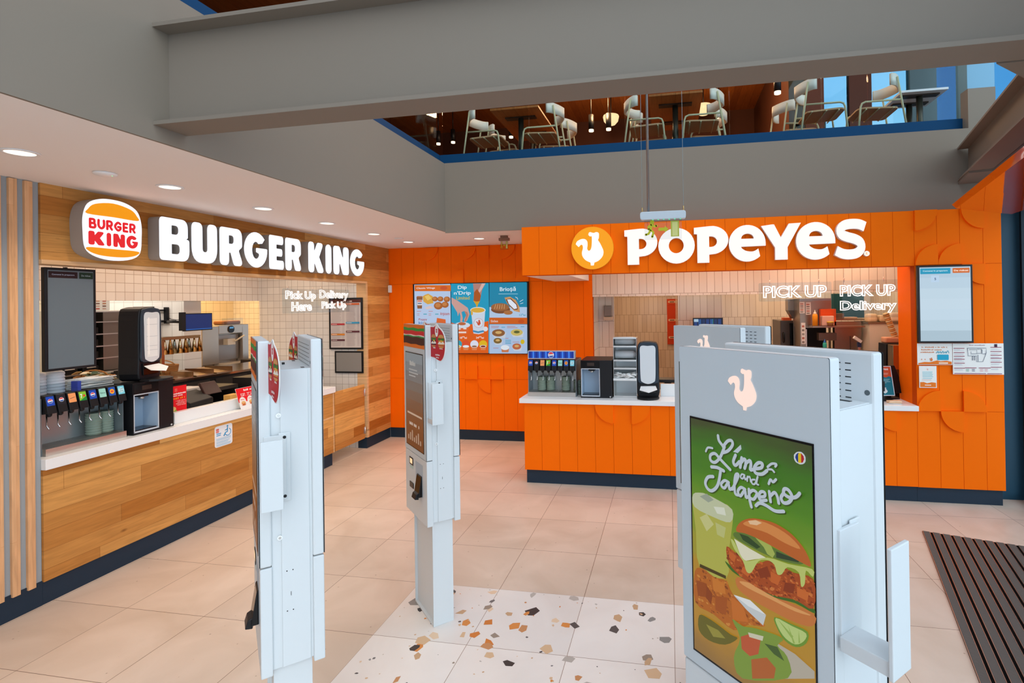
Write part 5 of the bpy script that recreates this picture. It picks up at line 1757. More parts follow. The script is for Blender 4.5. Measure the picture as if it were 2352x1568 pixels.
# ---------------------------------------------------------------- order screens
def order_screen(label, loc, rz, w, h, dark):
    r = thing('order_screen', label, 'screen', loc, rz)
    fr = FR((0, 0, 0))
    b = MB()
    b.box(-w / 2, w / 2, 0.0, 0.035, 0, h, BLACK)
    if dark:
        b.box(-0.1, 0.1, 0.035, 0.075, h * 0.35, h * 0.65, BLACK)
        b.box(-0.01, 0.01, 0.045, 0.065, h * 0.65, 2.32 - loc[2], BLACK)
    p = b.build('bezel', r, bevel=0.003)
    a = Art(fr, 1.0, d=0.0008)
    m = 0.018
    if dark:
        gcol = ['5E6E74', '5F6F76', '606E75', '646E74', '68706F', '6A6E70', '6C6C6C']
    else:
        gcol = ['AFC6D8', 'B6CCDC', 'BDD2E0', 'C0D4E2', 'BED3E2', 'B8CEDC', 'A8BECC']
    hh = h - 2 * m
    if dark:
        mt_ = mat('66727A', 0.25)
        a.add([fr(x, z, 0.0008) for x, z in ((-w / 2 + m, m), (w / 2 - m, m), (w / 2 - m, h - m), (-w / 2 + m, h - m))], [(0, 1, 2, 3)], mt_)
        a.lit = 0.0
        x0, x1 = -w / 2 + m, w / 2 - m
        a.rect('2A1418', x0 + 0.004, h - m - 0.055, x0 + 0.185, h - m - 0.008)
        a.rect('1C3020', x0 + 0.195, h - m - 0.055, x1 - 0.002, h - m - 0.008)
        a.text('9AA2B8', 'Comenzi în preparare', x0 + 0.025, h - m - 0.038, x0 + 0.165, h - m - 0.025, 0.015)
        a.text('8C9AA0', 'De ridicat', x0 + 0.21, h - m - 0.038, x1 - 0.018, h - m - 0.026, 0.015)
    else:
        for i, cc in enumerate(gcol):
            a.rect(cc, -w / 2 + m, h - m - hh * (i + 1) / 7, w / 2 - m, h - m - hh * i / 7)
        x0, x1 = -w / 2 + m, w / 2 - m
        a.rect('1A93B8', x0 + 0.006, h - m - 0.065, x0 + 0.27, h - m - 0.010, 0.006)
        a.rect('CC6414', x0 + 0.288, h - m - 0.060, x1 - 0.008, h - m - 0.012, 0.006)
        a.text('CFEAF2', 'Comenzi în preparare', x0 + 0.03, h - m - 0.046, x0 + 0.245, h - m - 0.028, 0.015)
        a.text('FBE6D6', 'De ridicat', x0 + 0.30, h - m - 0.044, x1 - 0.018, h - m - 0.029, 0.03)
        a.rect('B7CFE6', x0 + 0.10, h - m - 0.145, x0 + 0.17, h - m - 0.08)
        a.text('2C4C74', '5', x0 + 0.13, h - m - 0.125, x0 + 0.144, h - m - 0.102, 0.03)
    a.build('display', p)
    return r


order_screen('dark portrait order screen hanging in the left counter opening', (-4.29, 3.085, 1.575), PI / 2 - 0.03, 0.325, 0.735, True)
order_screen('bright portrait order screen on the right orange wall', (2.616, 5.598, 1.567), 0.0, 0.478, 0.75, False)

# ---------------------------------------------------------------- menu screens
for lab, x0, x1, off in (('menu screen showing wings and fries left of the blue dipping screen', -3.793, -3.190, 0), ('menu screen in the middle showing hands dipping chicken on blue', -3.188, -2.592, 1), ('menu screen at the right showing a filled bun and side dishes', -2.590, -1.995, 2)):
    r = thing('menu_screen', lab, 'menu screen', (-2.9, 7.33, 0), group=None)
    fr = FR((0, -0.03, 0))
    b = MB()
    b.box(x0 + 2.9, x1 + 2.9, -0.03, 0.015, 1.28, 2.328, BLACK)
    p = b.build('bezel', r)
    a = Art(fr, 0.93)
    base = ('B4C8E6', '1698BE', '1484A8')[off]
    a.rect(base, x0 + 2.9 + (0.022 if off == 0 else 0.004), 1.292, x1 + 2.9 - (0.028 if off == 2 else 0.004), 2.318)
    sel = []
    for row in MENU:
        xs = [int(q.split(',')[0]) * 1e-4 - 2.9 for q in row[3].split()]
        mid = (min(xs) + max(xs)) / 2
        if x0 <= mid <= x1:
            sel.append(row)
    a.traced(sel)
    a.build('display', p)

# ---------------------------------------------------------------- papers on the right orange wall
fr = FRY(5.634)
r = thing('notice', 'orange and white printed notice under the right order screen', 'notice')
b = MB()
b.prism([(2.378, 1.352), (2.684, 1.352), (2.684, 1.560), (2.378, 1.560)], -0.001, 0.001, PAPER, fr)
p = b.build('sheet', r)
a = Art(fr, d=0.0012)
a.words('E08A54', 2.405, 2.645, 1.517, 0.014)
a.words('E08A54', 2.405, 2.595, 1.493, 0.013)
a.words('E08A54', 2.405, 2.53, 1.469, 0.012)
a.stroke('3AA6BE', [(2.545, 1.465), (2.56, 1.485), (2.565, 1.466), (2.58, 1.482), (2.59, 1.466), (2.603, 1.486), (2.61, 1.466), (2.625, 1.48), (2.632, 1.466), (2.645, 1.49), (2.655, 1.468)], 0.005)
a.rect('22A6C8', 2.553, 1.40, 2.652, 1.452, 0.008)
a.poly('EE7A1A', [(2.385, 1.357), (2.677, 1.357), (2.677, 1.383), (2.63, 1.392), (2.58, 1.386), (2.55, 1.395), (2.49, 1.378), (2.44, 1.38), (2.385, 1.368)])
a.rect('FBE9DA', 2.565, 1.364, 2.645, 1.376)
for x, k in ((2.415, 0.008), (2.445, 0.008), (2.50, 0.022)):
    a.poly('E2742A', [(x + q * k, 1.405 + z * k) for q, z in CHICK])
a.build('printed_text', p)
r = thing('evacuation_plan', 'white evacuation floor plan sheet with dark red bars on the orange wall', 'notice')
b = MB()
b.prism([(2.688, 1.262), (3.124, 1.262), (3.124, 1.560), (2.688, 1.560)], -0.001, 0.001, PAPER, fr)
p = b.build('sheet', r)
a = Art(fr, d=0.0012)
RB = '9C3C56'
a.words('A87C8C', 2.83, 2.97, 1.539, 0.008)
a.rect('402038', 3.045, 1.525, 3.07, 1.553)
for z in (1.512, 1.472, 1.436, 1.408, 1.370, 1.322):
    a.rect(RB, 2.698, z - 0.003, 2.79, z + 0.003)
    a.rect(RB, 3.012, z + 0.008, 3.105, z + 0.014)
    a.lines('C6C8D0', 2.70, 2.785, (z - 0.014, z - 0.022), 0.003, 0.4)
    a.lines('C6C8D0', 3.015, 3.10, (z - 0.006, z - 0.014), 0.003, 0.4)
a.rect(RB, 2.698, 1.268, 2.97, 1.274)
a.rect(RB, 2.98, 1.268, 3.105, 1.274)
a.rect(RB, 2.79, 1.322, 2.89, 1.328)
a.rect(RB, 2.91, 1.322, 3.01, 1.328)
for pts in ([(2.815, 1.515), (2.975, 1.515), (2.975, 1.47), (2.965, 1.44), (2.945, 1.385), (2.892, 1.385), (2.892, 1.44), (2.82, 1.44), (2.815, 1.515)], [(2.83, 1.50), (2.895, 1.50), (2.895, 1.46), (2.845, 1.46), (2.845, 1.48)], [(2.90, 1.505), (2.935, 1.505), (2.935, 1.465), (2.90, 1.465)], [(2.905, 1.45), (2.905, 1.39)], [(2.94, 1.50), (2.94, 1.46), (2.97, 1.46)]):
    a.stroke('5A6478', pts, 0.004, False)
for i in range(6):
    a.rect('4A5468', 2.852 + 0.018 * (i % 2), 1.40 + 0.014 * (i // 2), 2.862 + 0.018 * (i % 2), 1.408 + 0.014 * (i // 2))
for x, cc in ((2.80, '5AA488'), (2.85, '3A4468'), (2.92, 'D48C94'), (2.96, 'D48C94')):
    a.lines(cc, x, x + 0.025, (1.308, 1.294), 0.005)
a.build('printed_plan', p)
r = thing('notice', 'small white notice with orange bottom edge below the larger notices', 'notice')
b = MB()
b.prism([(2.391, 1.128), (2.545, 1.128), (2.545, 1.340), (2.391, 1.340)], -0.001, 0.001, PAPER, fr)
p = b.build('sheet', r)
a = Art(fr, d=0.0012)
a.poly('E9A090', [(2.466 + q * 0.012, 1.308 + z * 0.012) for q, z in CHICK])
a.lines('9AD2DC', 2.42, 2.515, (1.28, 1.268, 1.256, 1.244, 1.232, 1.216), 0.006, 0.15)
a.lines('E8BCAC', 2.415, 2.51, (1.206, 1.198), 0.003, 0.2)
a.poly('EE7A1A', [(2.398, 1.134), (2.538, 1.134), (2.538, 1.178), (2.50, 1.182), (2.46, 1.172), (2.43, 1.184), (2.398, 1.182)])
a.rect('FBE9DA', 2.44, 1.15, 2.495, 1.158)
a.build('printed_text', p)

# ---------------------------------------------------------------- framed notices on the tiled end wall
fr = FRY(6.728)
r = thing('nutrition_board', 'tall black framed board of printed tables on the tiled end wall', 'framed notice')
b = MB()
b.prism([(-4.782, 1.398), (-4.26, 1.398), (-4.26, 2.128), (-4.782, 2.128)], -0.001, 0.02, BLACK, fr)
p = b.build('frame', r)
a = Art(fr, d=0.0205)
a.rect('D4CAC6', -4.757, 1.422, -4.285, 2.103)
a.rect('5A2A24', -4.757, 2.06, -4.285, 2.103)
a.words('E4D8D4', -4.56, -4.42, 2.07, 0.02)
for x, bars in ((-4.745, (('D8622C', 2.03), ('B8323C', 1.745), ('D8862C', 1.60), ('5A2A34', 1.52))), (-4.51, (('D8622C', 2.03), ('3C9CC8', 1.765), ('5A2A34', 1.64)))):
    z = 2.045
    while z > 1.44:
        a.rect('B4A6A6', x, z, x + 0.13 + 0.03 * random.random(), z + 0.005)
        a.rect('B4A6A6', x + 0.17, z, x + 0.205, z + 0.005)
        z -= 0.0175
    for cc, z in bars:
        a.rect(cc, x - 0.002, z - 0.003, x + 0.21, z + 0.021)
        a.rect('F0E4E0', x + 0.01, z + 0.006, x + 0.09, z + 0.012)
a.build('printed_tables', p)
r = thing('grey_board', 'small black framed grey board below the printed tables', 'framed notice')
b = MB()
b.prism([(-4.70, 1.062), (-4.26, 1.062), (-4.26, 1.372), (-4.70, 1.372)], -0.001, 0.02, BLACK, fr)
p = b.build('frame', r)
a = Art(fr, d=0.0205)
a.rect('8E8A86', -4.678, 1.084, -4.283, 1.350)
a.build('grey_panel', p)
r = thing('alarm_sensor', 'small white alarm sensor in the corner beside the oak wall', 'sensor', (-4.185, 7.33, 2.205))
MB().box(-0.028, 0.028, -0.02, 0.018, 0, 0.115, WHITE).build('case', r, bevel=0.012, seg=3)

# ---------------------------------------------------------------- right service counter
c = thing('service_counter', 'orange panelled counter with white worktop in the right opening', 'counter')
b = MB()
fr = FRY(5.65)
boards(b, fr, -1.615, 2.375, 0.152, 0.898, -1.615)
b.box(-1.613, 2.375, 5.75, 6.3, 0.152, 0.898, ORANGE)
b.box(-1.63, -1.6135, 5.70, 5.72, 0.6, 0.895, ORANGE)
for cx, q in ((-0.613, 'll'), (-0.415, 'lr'), (2.187, 'll')):
    quarter(b, fr, cx, 0.897, q)
b.build('front_panel', c)
MB().box(-1.66, 2.376, 5.612, 6.38, 0.900, 0.950, SOLID).build('worktop', c, bevel=0.003)
MB().box(-1.60, 2.375, 5.68, 6.28, 0, 0.151, NAVY).build('plinth', c)
MB().box(-0.11, 1.55, 5.93, 5.97, 0.950, 1.085, SOLID).build('upstand', c, bevel=0.002)

# rack of white lids between the ice dispenser and the napkins
r = thing('lid_rack', 'steel shelf rack of white lids between ice and napkin dispensers', 'rack', (-0.493, 5.80, 0.951))
b = MB()
for x in (-0.128, 0.126):
    b.box(x, x + 0.003, 0.0, 0.28, 0.0, 0.655, STEEL)
for z in (0.0, 0.185, 0.31, 0.40, 0.555, 0.648):
    b.box(-0.126, 0.126, 0.0, 0.28, z, z + 0.004, STEEL)
    b.box(-0.126, 0.126, -0.002, 0.0, z, z + 0.018, STEEL)
b.box(-0.126, 0.126, 0.276, 0.28, 0.0, 0.65, mat('C8D0D4', 0.35, 0.5))
b.build('frame', r)
b = MB()
b.box(-0.128, 0.128, -0.04, 0.05, 0.19, 0.215, mat('E8EAEA', 0.4))
b.build('front_tray', r, bevel=0.002)
for z, lab in ((0.578, 'white cylinder of lids lying on the top shelf of the lid rack'), (0.425, 'white cylinder of lids lying on the second shelf of the lid rack')):
    t = thing('lid_stack', lab, 'lids', (-0.493, 5.93, 0.951 + z), group='lid stacks in the rack')
    b = MB()
    b.tube([(-0.115, 0, 0.04), (0.085, 0, 0.04), (0.118, 0, 0.04)], [0.045, 0.045, 0.028], mat('DCE2E8', 0.4), 18)
    b.build('lids', t)
rc = random.Random(3)
sp = thing('wrapped_straws', 'heap of white wrapped straws in the open tray of the lid rack', 'straws', (-0.493, 5.80, 1.166))
b = MB()
for i in range(60):
    x, y = rc.uniform(-0.105, 0.105), rc.uniform(-0.03, 0.035)
    z = rc.uniform(0.004, 0.05)
    w = rc.uniform(-0.9, 0.9)
    b.tube([(x - 0.03 * math.cos(w), y - 0.012 * math.sin(w), z), (x + 0.03 * math.cos(w), y + 0.012 * math.sin(w), z + rc.uniform(-0.015, 0.015))], 0.0045, mat('ECECEA', 0.7), 6)
b.build('straw_heap', sp)['kind'] = 'stuff'


# cup stacks standing on the drip trays
def cup_stack(label, loc, r=0.05, h=0.16, n=9, group='grey green cup stacks'):
    t = thing('cup_stack', label, 'cups', loc, group=group)
    b = MB()
    prof = []
    for i in range(n):
        z = h * i / n
        prof += [(r * 0.93, z), (r * 0.93, z + h / n * 0.5), (r, z + h / n * 0.55), (r, z + h / n * 0.98)]
    prof += [(r * 0.8, h)]
    b.lathe(prof, mat('8FA091', 0.6), (0, 0, 0), 20)
    b.build('cups', t)
    return t


for x, y, lab in ((-1.475, 5.93, 'grey green cup stack at the left end of the orange counter fountain tray'), (-1.375, 5.95, 'grey green cup stack second from the left behind the fountain levers'), (-1.19, 5.94, 'grey green cup stack under the right half of the fountain'), (-1.062, 5.99, 'grey green cup stack between the fountain and the ice dispenser')):
    cup_stack(lab, (x, y, 0.996 if x < -1.1 else 0.951))
for y, lab in ((3.33, 'grey green cup stack beneath the fountain taps on the oak counter'), (3.42, 'grey green cup stack at the right end under the oak counter fountain')):
    cup_stack(lab, (-4.43, y, 1.034), h=0.17)

# sign stand, till and papers at the right end of the orange counter
r = thing('sign_stand', 'teal and orange printed stand at the right end of the orange counter', 'sign', (2.14, 5.84, 0.952), 0.12)
b = MB()
fr = FR((0, 0, 0), (1, 0, 0), (0, 0.25, 0.968), (0, -0.968, 0.25))
b.prism([(-0.085, 0.055), (0.125, 0.055), (0.125, 0.36), (-0.085, 0.36)], 0.0, 0.004, mat('E4EEF4', 0.3), fr)
b.box(-0.08, 0.12, 0.0, 0.12, 0.0, 0.008, BLACK)
b.box(0.0, 0.03, 0.02, 0.06, 0.0, 0.2, BLACK)
p = b.build('holder', r)
a = Art(fr, d=0.0045)
a.rect('147E92', -0.078, 0.062, 0.118, 0.353)
a.poly('D8542A', [(-0.078, 0.353), (-0.078, 0.245), (-0.04, 0.255), (-0.01, 0.238), (0.03, 0.252), (0.06, 0.24), (0.09, 0.255), (0.118, 0.245), (0.118, 0.353)])
a.text('F4E4DC', 'popeyes', -0.06, 0.31, 0.095, 0.335, 0.04)
a.lines('EFC0AC', -0.06, 0.09, (0.283, 0.272), 0.004, 0.2)
a.lines('9AD2D8', -0.06, 0.10, (0.22, 0.208, 0.196, 0.184), 0.005, 0.3)
a.poly('E4F0F0', [(0.03 + q * 0.05, 0.11 + z * 0.04) for q, z in CHICK])
a.build('printed_card', p)
r = thing('till_screen', 'black till screen seen from behind at the right end of the orange counter', 'till', (2.30, 5.98, 0.951), 0.25)
b = MB()
b.hexa([(-0.16, 0.0, 0.06), (0.13, 0.0, 0.06), (0.13, 0.03, 0.06), (-0.16, 0.03, 0.06), (-0.15, 0.10, 0.34), (0.08, 0.10, 0.34), (0.08, 0.13, 0.33), (-0.15, 0.13, 0.33)], BLACK)
b.build('screen_back', r, bevel=0.006)
MB().box(-0.1, 0.06, 0.0, 0.16, 0, 0.014, BLACK).box(-0.04, 0.0, 0.05, 0.09, 0.01, 0.12, BLACK).build('stand', r)
r = thing('paper_pile', 'loose folded papers lying at the right end of the orange counter', 'papers', (2.20, 5.73, 0.951))
b = MB()
for i in range(5):
    w = 0.1 * i - 0.2
    cc, ss = math.cos(w), math.sin(w)
    q = [(-0.06, -0.03), (0.06, -0.03), (0.06, 0.03), (-0.06, 0.03)]
    b.hexa([(x * cc - y * ss, x * ss + y * cc, 0.006 * i) for x, y in q] + [(x * cc - y * ss, x * ss + y * cc, 0.006 * i + 0.005) for x, y in q], mat(('D9DDE4', 'F0D2B0', 'E8B88C', 'F4E0C8', 'F0C8A0')[i], 0.7))
b.build('sheets', r)
r = thing('till', 'black flat till keyboard beside the white upstand', 'till', (-0.05, 6.12, 0.951))
MB().box(-0.09, 0.14, 0, 0.2, 0.12, 0.155, BLACK).box(-0.02, 0.06, 0.06, 0.14, 0.0, 0.12, BLACK).build('case', r, bevel=0.006)

# ================================================================ behind the left counter
def bin_(label, loc, w, d, h, group=None):
    t = thing('plastic_bin', label, 'bin', loc, group=group)
    b = MB()
    m = mat('D9DFE6', 0.35)
    b.hexa([(-w / 2, -d / 2, 0), (w / 2, -d / 2, 0), (w / 2, d / 2, 0), (-w / 2, d / 2, 0), (-w / 2 * 1.05, -d / 2 * 1.05, h * .8), (w / 2 * 1.05, -d / 2 * 1.05, h * .8), (w / 2 * 1.05, d / 2 * 1.05, h * .8), (-w / 2 * 1.05, d / 2 * 1.05, h * .8)], m)
    b.build('tub', t, bevel=0.02, seg=3)
    return t


# clear tray on the oak counter fountain with lids and straws in it
t = thing('clear_tray', 'clear plastic tray on top of the oak counter fountain', 'tray', (-4.50, 3.185, 1.396))
b = MB()
for x0, x1, y0, y1 in ((0.165, 0.169, -0.27, 0.27), (-0.169, -0.165, -0.27, 0.27), (-0.165, 0.165, -0.27, -0.266), (-0.165, 0.165, 0.266, 0.27)):
    b.box(x0, x1, y0, y1, 0.0, 0.085, CLEAR)
b.box(-0.165, 0.165, -0.266, 0.266, -0.001, 0.003, CLEAR)
b.build('tray', t)
for i, y in enumerate((2.975, 3.092)):
    t = thing('lid_stack', ('white round lid stack at the left end of the clear tray', 'white round lid stack beside the straws in the clear tray')[i], 'lids', (-4.46, y, 1.40), group='lid stacks in the clear tray')
    b = MB()
    pr = []
    for k in range(7):
        pr += [(0.056, 0.022 * k), (0.056, 0.022 * k + 0.012), (0.053, 0.022 * k + 0.014), (0.053, 0.022 * k + 0.021)]
    b.lathe(pr + [(0.035, 0.162)], mat('E6E9EE', 0.4), (0, 0, 0), 20)
    b.build('lids', t)
t = thing('wrapped_straws', 'bundle of white wrapped straws in the clear tray', 'straws', (-4.44, 3.30, 1.40))
b = MB()
rc = random.Random(5)
for i in range(54):
    b.tube([(rc.uniform(-0.09, 0.09), -0.14 + rc.uniform(0, 0.02), 0.008 + 0.010 * (i % 8)), (rc.uniform(-0.09, 0.09), 0.14 + rc.uniform(-0.02, 0.01), 0.008 + 0.010 * (i % 8))], 0.0045, mat('EFEFED', 0.6), 5)
b.build('straw_bundle', t)['kind'] = 'stuff'
t = thing('napkin_box', 'small box with blue and white sides in the clear tray', 'box', (-4.37, 3.168, 1.40))
b = MB()
b.box(-0.03, 0.03, -0.012, 0.012, 0, 0.075, mat('4452B8', 0.6))
b.build('carton', t)

# wicker basket of wrapped sauces behind the napkin dispenser
def basket(label, loc, w, d, h, fill):
    t = thing('wicker_basket', label, 'basket', loc)
    b = MB()
    W_ = mat('B07A44', 0.8)
    for k in range(7):
        s = 0.86 + 0.14 * k / 6
        z = h * k / 6
        b.tube([(w / 2 * s * math.cos(i * PI / 10) , d / 2 * s * math.sin(i * PI / 10), z + 0.004 * (i % 2)) for i in range(20)], h / 11, W_, 6, True)
    b.build('wickerwork', t)
    b = MB()
    b.tube([(w / 2 * math.cos(i * PI / 10), 0, h + 0.06 * math.sin(i * PI / 10)) for i in range(11)], 0.007, W_, 6)
    b.build('handle', t)
    if fill:
        rr = random.Random(9)
        t2 = thing('sauce_packets', 'heap of paper packets in the basket behind the napkin dispenser', 'packets', (loc[0], loc[1], loc[2] + h))
        b = MB()
        for i in range(36):
            x, y, z = rr.uniform(-w * .38, w * .38), rr.uniform(-d * .38, d * .38), rr.uniform(-0.03, 0.05)
            a_ = rr.uniform(0, 3)
            cc, ss = math.cos(a_), math.sin(a_)
            q = [(-0.035, -0.02), (0.035, -0.02), (0.035, 0.02), (-0.035, 0.02)]
            tl = rr.uniform(-0.4, 0.4)
            b.hexa([(x + px * cc - py * ss, y + px * ss + py * cc, z + px * tl) for px, py in q] + [(x + px * cc - py * ss, y + px * ss + py * cc, z + px * tl + 0.007) for px, py in q], mat(rr.choice(('E4D8BC', 'D9C49A', 'EDE8DA', '9FB89A', 'DDE4DA', 'C9A870')), 0.6))
        b.build('packets', t2)['kind'] = 'stuff'
    return t


basket('wicker basket full of paper packets left of the napkin dispenser', (-4.98, 3.757, 1.305), 0.30, 0.24, 0.11, True)
basket('wicker basket with a raised handle under the heat lamps', (-5.80, 5.12, 1.226), 0.30, 0.24, 0.12, False)
t = thing('work_shelf', 'steel shelf behind the fountain carrying the packet basket', 'shelf')
b = MB()
b.box(-5.15, -4.87, 2.9, 4.2, 1.285, 1.305, STEEL)
for y in (2.95, 3.60, 4.15):
    b.box(-4.89, -4.87, y, y + 0.02, 0.0, 1.285, STEEL)
    b.box(-5.15, -5.13, y, y + 0.02, 0.0, 1.285, STEEL)
b.build('frame', t)

# preparation counter under the hatch, with steel top and dark front
t = thing('prep_counter', 'steel topped preparation counter with dark front under the heat lamps', 'counter')
MB().box(-6.0, -5.30, 4.2, 6.70, 1.20, 1.225, mat('B9A690', 0.18, 1.0)).build('steel_top', t)
b = MB()
b.box(-5.98, -5.34, 4.22, 6.68, 0.0, 1.20, mat('2A2421', 0.5))
b.build('cabinet', t)
b = MB()
for i, y in enumerate((4.45, 5.0, 5.55, 6.1)):
    b.box(-5.34, -5.325, y - 0.2, y + 0.27, 0.95, 1.17, mat('3A322C', 0.45))
b.build('drawer_fronts', t, bevel=0.004)
for i in range(5):
    y = 4.42 + i * 0.27
    r = thing('sandwich_chute', 'steel sandwich chute rail on the preparation counter, number %s from the heat lamps' % ('one', 'two', 'three', 'four', 'five')[i], 'chute', (-5.55, y, 1.226), group='steel chutes on the preparation counter')
    b = MB()
    b.hexa([(-0.2, -0.11, 0.0), (0.2, -0.11, 0.0), (0.2, 0.11, 0.0), (-0.2, 0.11, 0.0), (-0.2, -0.11, 0.05), (0.2, -0.11, 0.008), (0.2, 0.11, 0.008), (-0.2, 0.11, 0.05)], mat('C8A884', 0.2, 1.0))
    b.box(-0.2, 0.2, 0.112, 0.118, 0.0, 0.06, mat('A08468', 0.25, 1.0))
    b.build('tray', r)

# heat lamps
t = thing('heat_lamp_bar', 'bronze bar with nine hanging heat lamp shades in the left kitchen', 'heat lamp')
BRZ = mat('A8885A', 0.25, 1.0)
b = MB()
b.box(-5.62, -5.56, 4.885, 5.375, 1.655, 1.69, BRZ)
b.box(-5.61, -5.57, 4.89, 4.93, 1.226, 1.66, BRZ)
b.build('bar_and_post', t, bevel=0.003)
for g_, yc in enumerate((4.945, 5.135, 5.32)):
    for k in range(3):
        y = yc + (k - 1) * 0.052
        b = MB()
        b.lathe([(0.008, 0.0), (0.012, -0.03), (0.016, -0.05), (0.032, -0.165), (0.030, -0.163)], mat(('8A8E84', 'D8C49A', 'A8804C')[k], 0.22, 1.0), (-5.59 + 0.02 * (k - 1), y, 1.657), 16)
        b.build('lamp_shade', t)

# kitchen monitors on arms
t = thing('kitchen_monitor', 'small blue kitchen monitor facing the left counter', 'monitor', (-5.50, 5.30, 1.745), PI / 2 + 0.12)
b = MB()
b.box(-0.21, 0.21, 0.0, 0.03, 0.0, 0.205, BLACK)
b.box(-0.26, -0.205, -0.01, 0.03, 0.01, 0.22, BLACK)
p = b.build('bezel', t)
a = Art(FR((0, 0, 0)), 0.9, d=0.001)
a.rect('0B2A66', -0.2, 0.012, 0.2, 0.195)
a.rect('1C5AA8', -0.2, 0.012, 0.2, 0.024)
a.build('display', p)
b = MB()
b.tube([(-0.23, 0.03, 0.11), (-0.3, 0.1, 0.13), (-0.42, 0.22, 0.14), (-0.5, 0.3, 0.16)], 0.004, BLACK, 6)
b.tube([(-0.23, 0.03, 0.11), (-0.1, 0.30, 0.11), (0.44, 0.68, 0.11)], 0.014, BLACK, 8)
b.build('cable_and_arm', t)
t = thing('monitor_arm', 'black wall arm with a monitor seen edge on beside the tall napkin dispenser', 'monitor arm', (-6.37, 5.68, 1.92))
b = MB()
b.box(-0.025, 0.025, -0.03, 0.0, -0.10, 0.11, BLACK)
for z in (-0.085, 0.06):
    b.box(-0.17, 0.0, -0.05, -0.02, z, z + 0.022, BLACK)
b.box(-0.185, -0.155, -0.05, -0.02, -0.085, 0.082, BLACK)
b.build('bracket', t)
MB().box(-0.24, -0.20, -0.24, 0.0, -0.18, 0.12, BLACKG).box(-0.2, -0.17, -0.05, -0.02, -0.06, 0.06, BLACK).build('edge_on_monitor', t)
b = MB()
b.tube([(0.02, -0.02, -0.02), (0.08, -0.02, -0.045), (0.16, -0.02, -0.055), (0.24, -0.03, -0.05)], 0.004, BLACK, 6)
b.build('cable', t)

# soft serve machine
t = thing('soft_serve_machine', 'steel soft serve ice cream machine in the warm lit left kitchen', 'ice cream machine', (-6.6, 6.83, 1.12), PI / 2)
b = MB()
SSM = mat('B7AB9E', 0.32, 0.7)
b.box(-0.42, 0.42, 0.1, 0.6, 0.0, 0.63, SSM)
b.box(-0.42, -0.14, 0.0, 0.1, 0.06, 0.62, SSM)
b.box(0.30, 0.42, 0.0, 0.1, 0.0, 0.63, SSM)
b.box(-0.14, 0.30, 0.0, 0.1, 0.50, 0.63, SSM)
b.build('cabinet', t, bevel=0.006)
b = MB()
b.box(-0.10, 0.28, 0.06, 0.1, 0.10, 0.48, mat('9A9088', 0.35, 0.5))
b.box(-0.13, 0.29, -0.16, 0.1, 0.03, 0.06, mat('D8CCBC', 0.4))
b.build('drip_shelf', t)
b = MB()
b.box(0.0, 0.14, -0.02, 0.06, 0.33, 0.42, mat('E8D8C0', 0.4))
b.tube([(0.12, -0.03, 0.38), (0.25, -0.08, 0.46)], 0.012, mat('F0E2CC', 0.4), 8)
b.build('dispensing_tap', t)
b = MB()
b.cyl((0.08, 0.001, 0.565), (0.08, -0.012, 0.565), 0.055, BLACK, 20)
b.box(0.045, 0.115, -0.014, -0.012, 0.575, 0.60, glow('5AA0D0', 0.8))
b.build('round_control', t)
t = thing('lid_tray', 'clear tub of brown cones on top of the soft serve machine', 'tub', (-6.80, 7.05, 1.752))
MB().box(-0.1, 0.1, -0.16, 0.16, 0, 0.06, mat('A86A38', 0.6)).build('cones', t, bevel=0.02)
MB().box(-0.12, 0.12, -0.22, 0.18, 0.0, 0.004, CLEAR).box(0.118, 0.12, -0.22, 0.18, 0.0, 0.10, CLEAR).build('tub', t)
t = thing('machine_stand', 'steel stand under the soft serve machine', 'stand')
b = MB()
b.box(-7.25, -6.62, 6.38, 7.32, 1.08, 1.119, STEEL)
for x in (-7.2, -6.66):
    for y in (6.42, 7.28):
        b.box(x - 0.02, x + 0.02, y - 0.02, y + 0.02, 0, 1.08, STEEL)
b.build('frame', t)
t = thing('coffee_press', 'black syrup pumps beside the soft serve machine', 'pumps', (-6.2, 7.02, 1.226))
b = MB()
for i, (x, y) in enumerate(((0, 0), (-0.05, 0.16))):
    b.lathe([(0.04, 0), (0.04, 0.07), (0.015, 0.08), (0.015, 0.15), (0.06, 0.155), (0.06, 0.165), (0.01, 0.17)], mat('2E2824', 0.4), (x, y, 0), 14)
b.build('pumps', t)
t = thing('prep_counter', 'dark base unit carrying the syrup pumps at the hatch end', 'counter')
MB().box(-6.40, -5.99, 6.87, 7.6, 0, 1.225, mat('3A302A', 0.5)).build('cabinet', t)
t = thing('wall_dispenser', 'white wall soap dispenser with orange mark in the warm kitchen corner', 'soap dispenser', (-7.0, 8.66, 1.62))
MB().box(-0.07, 0.07, -0.06, 0.03, 0, 0.26, WHITE).build('case', t, bevel=0.015)
MB().box(-0.03, 0.03, -0.062, -0.06, 0.09, 0.17, mat('F08A4A', 0.5)).build('orange_mark', t)

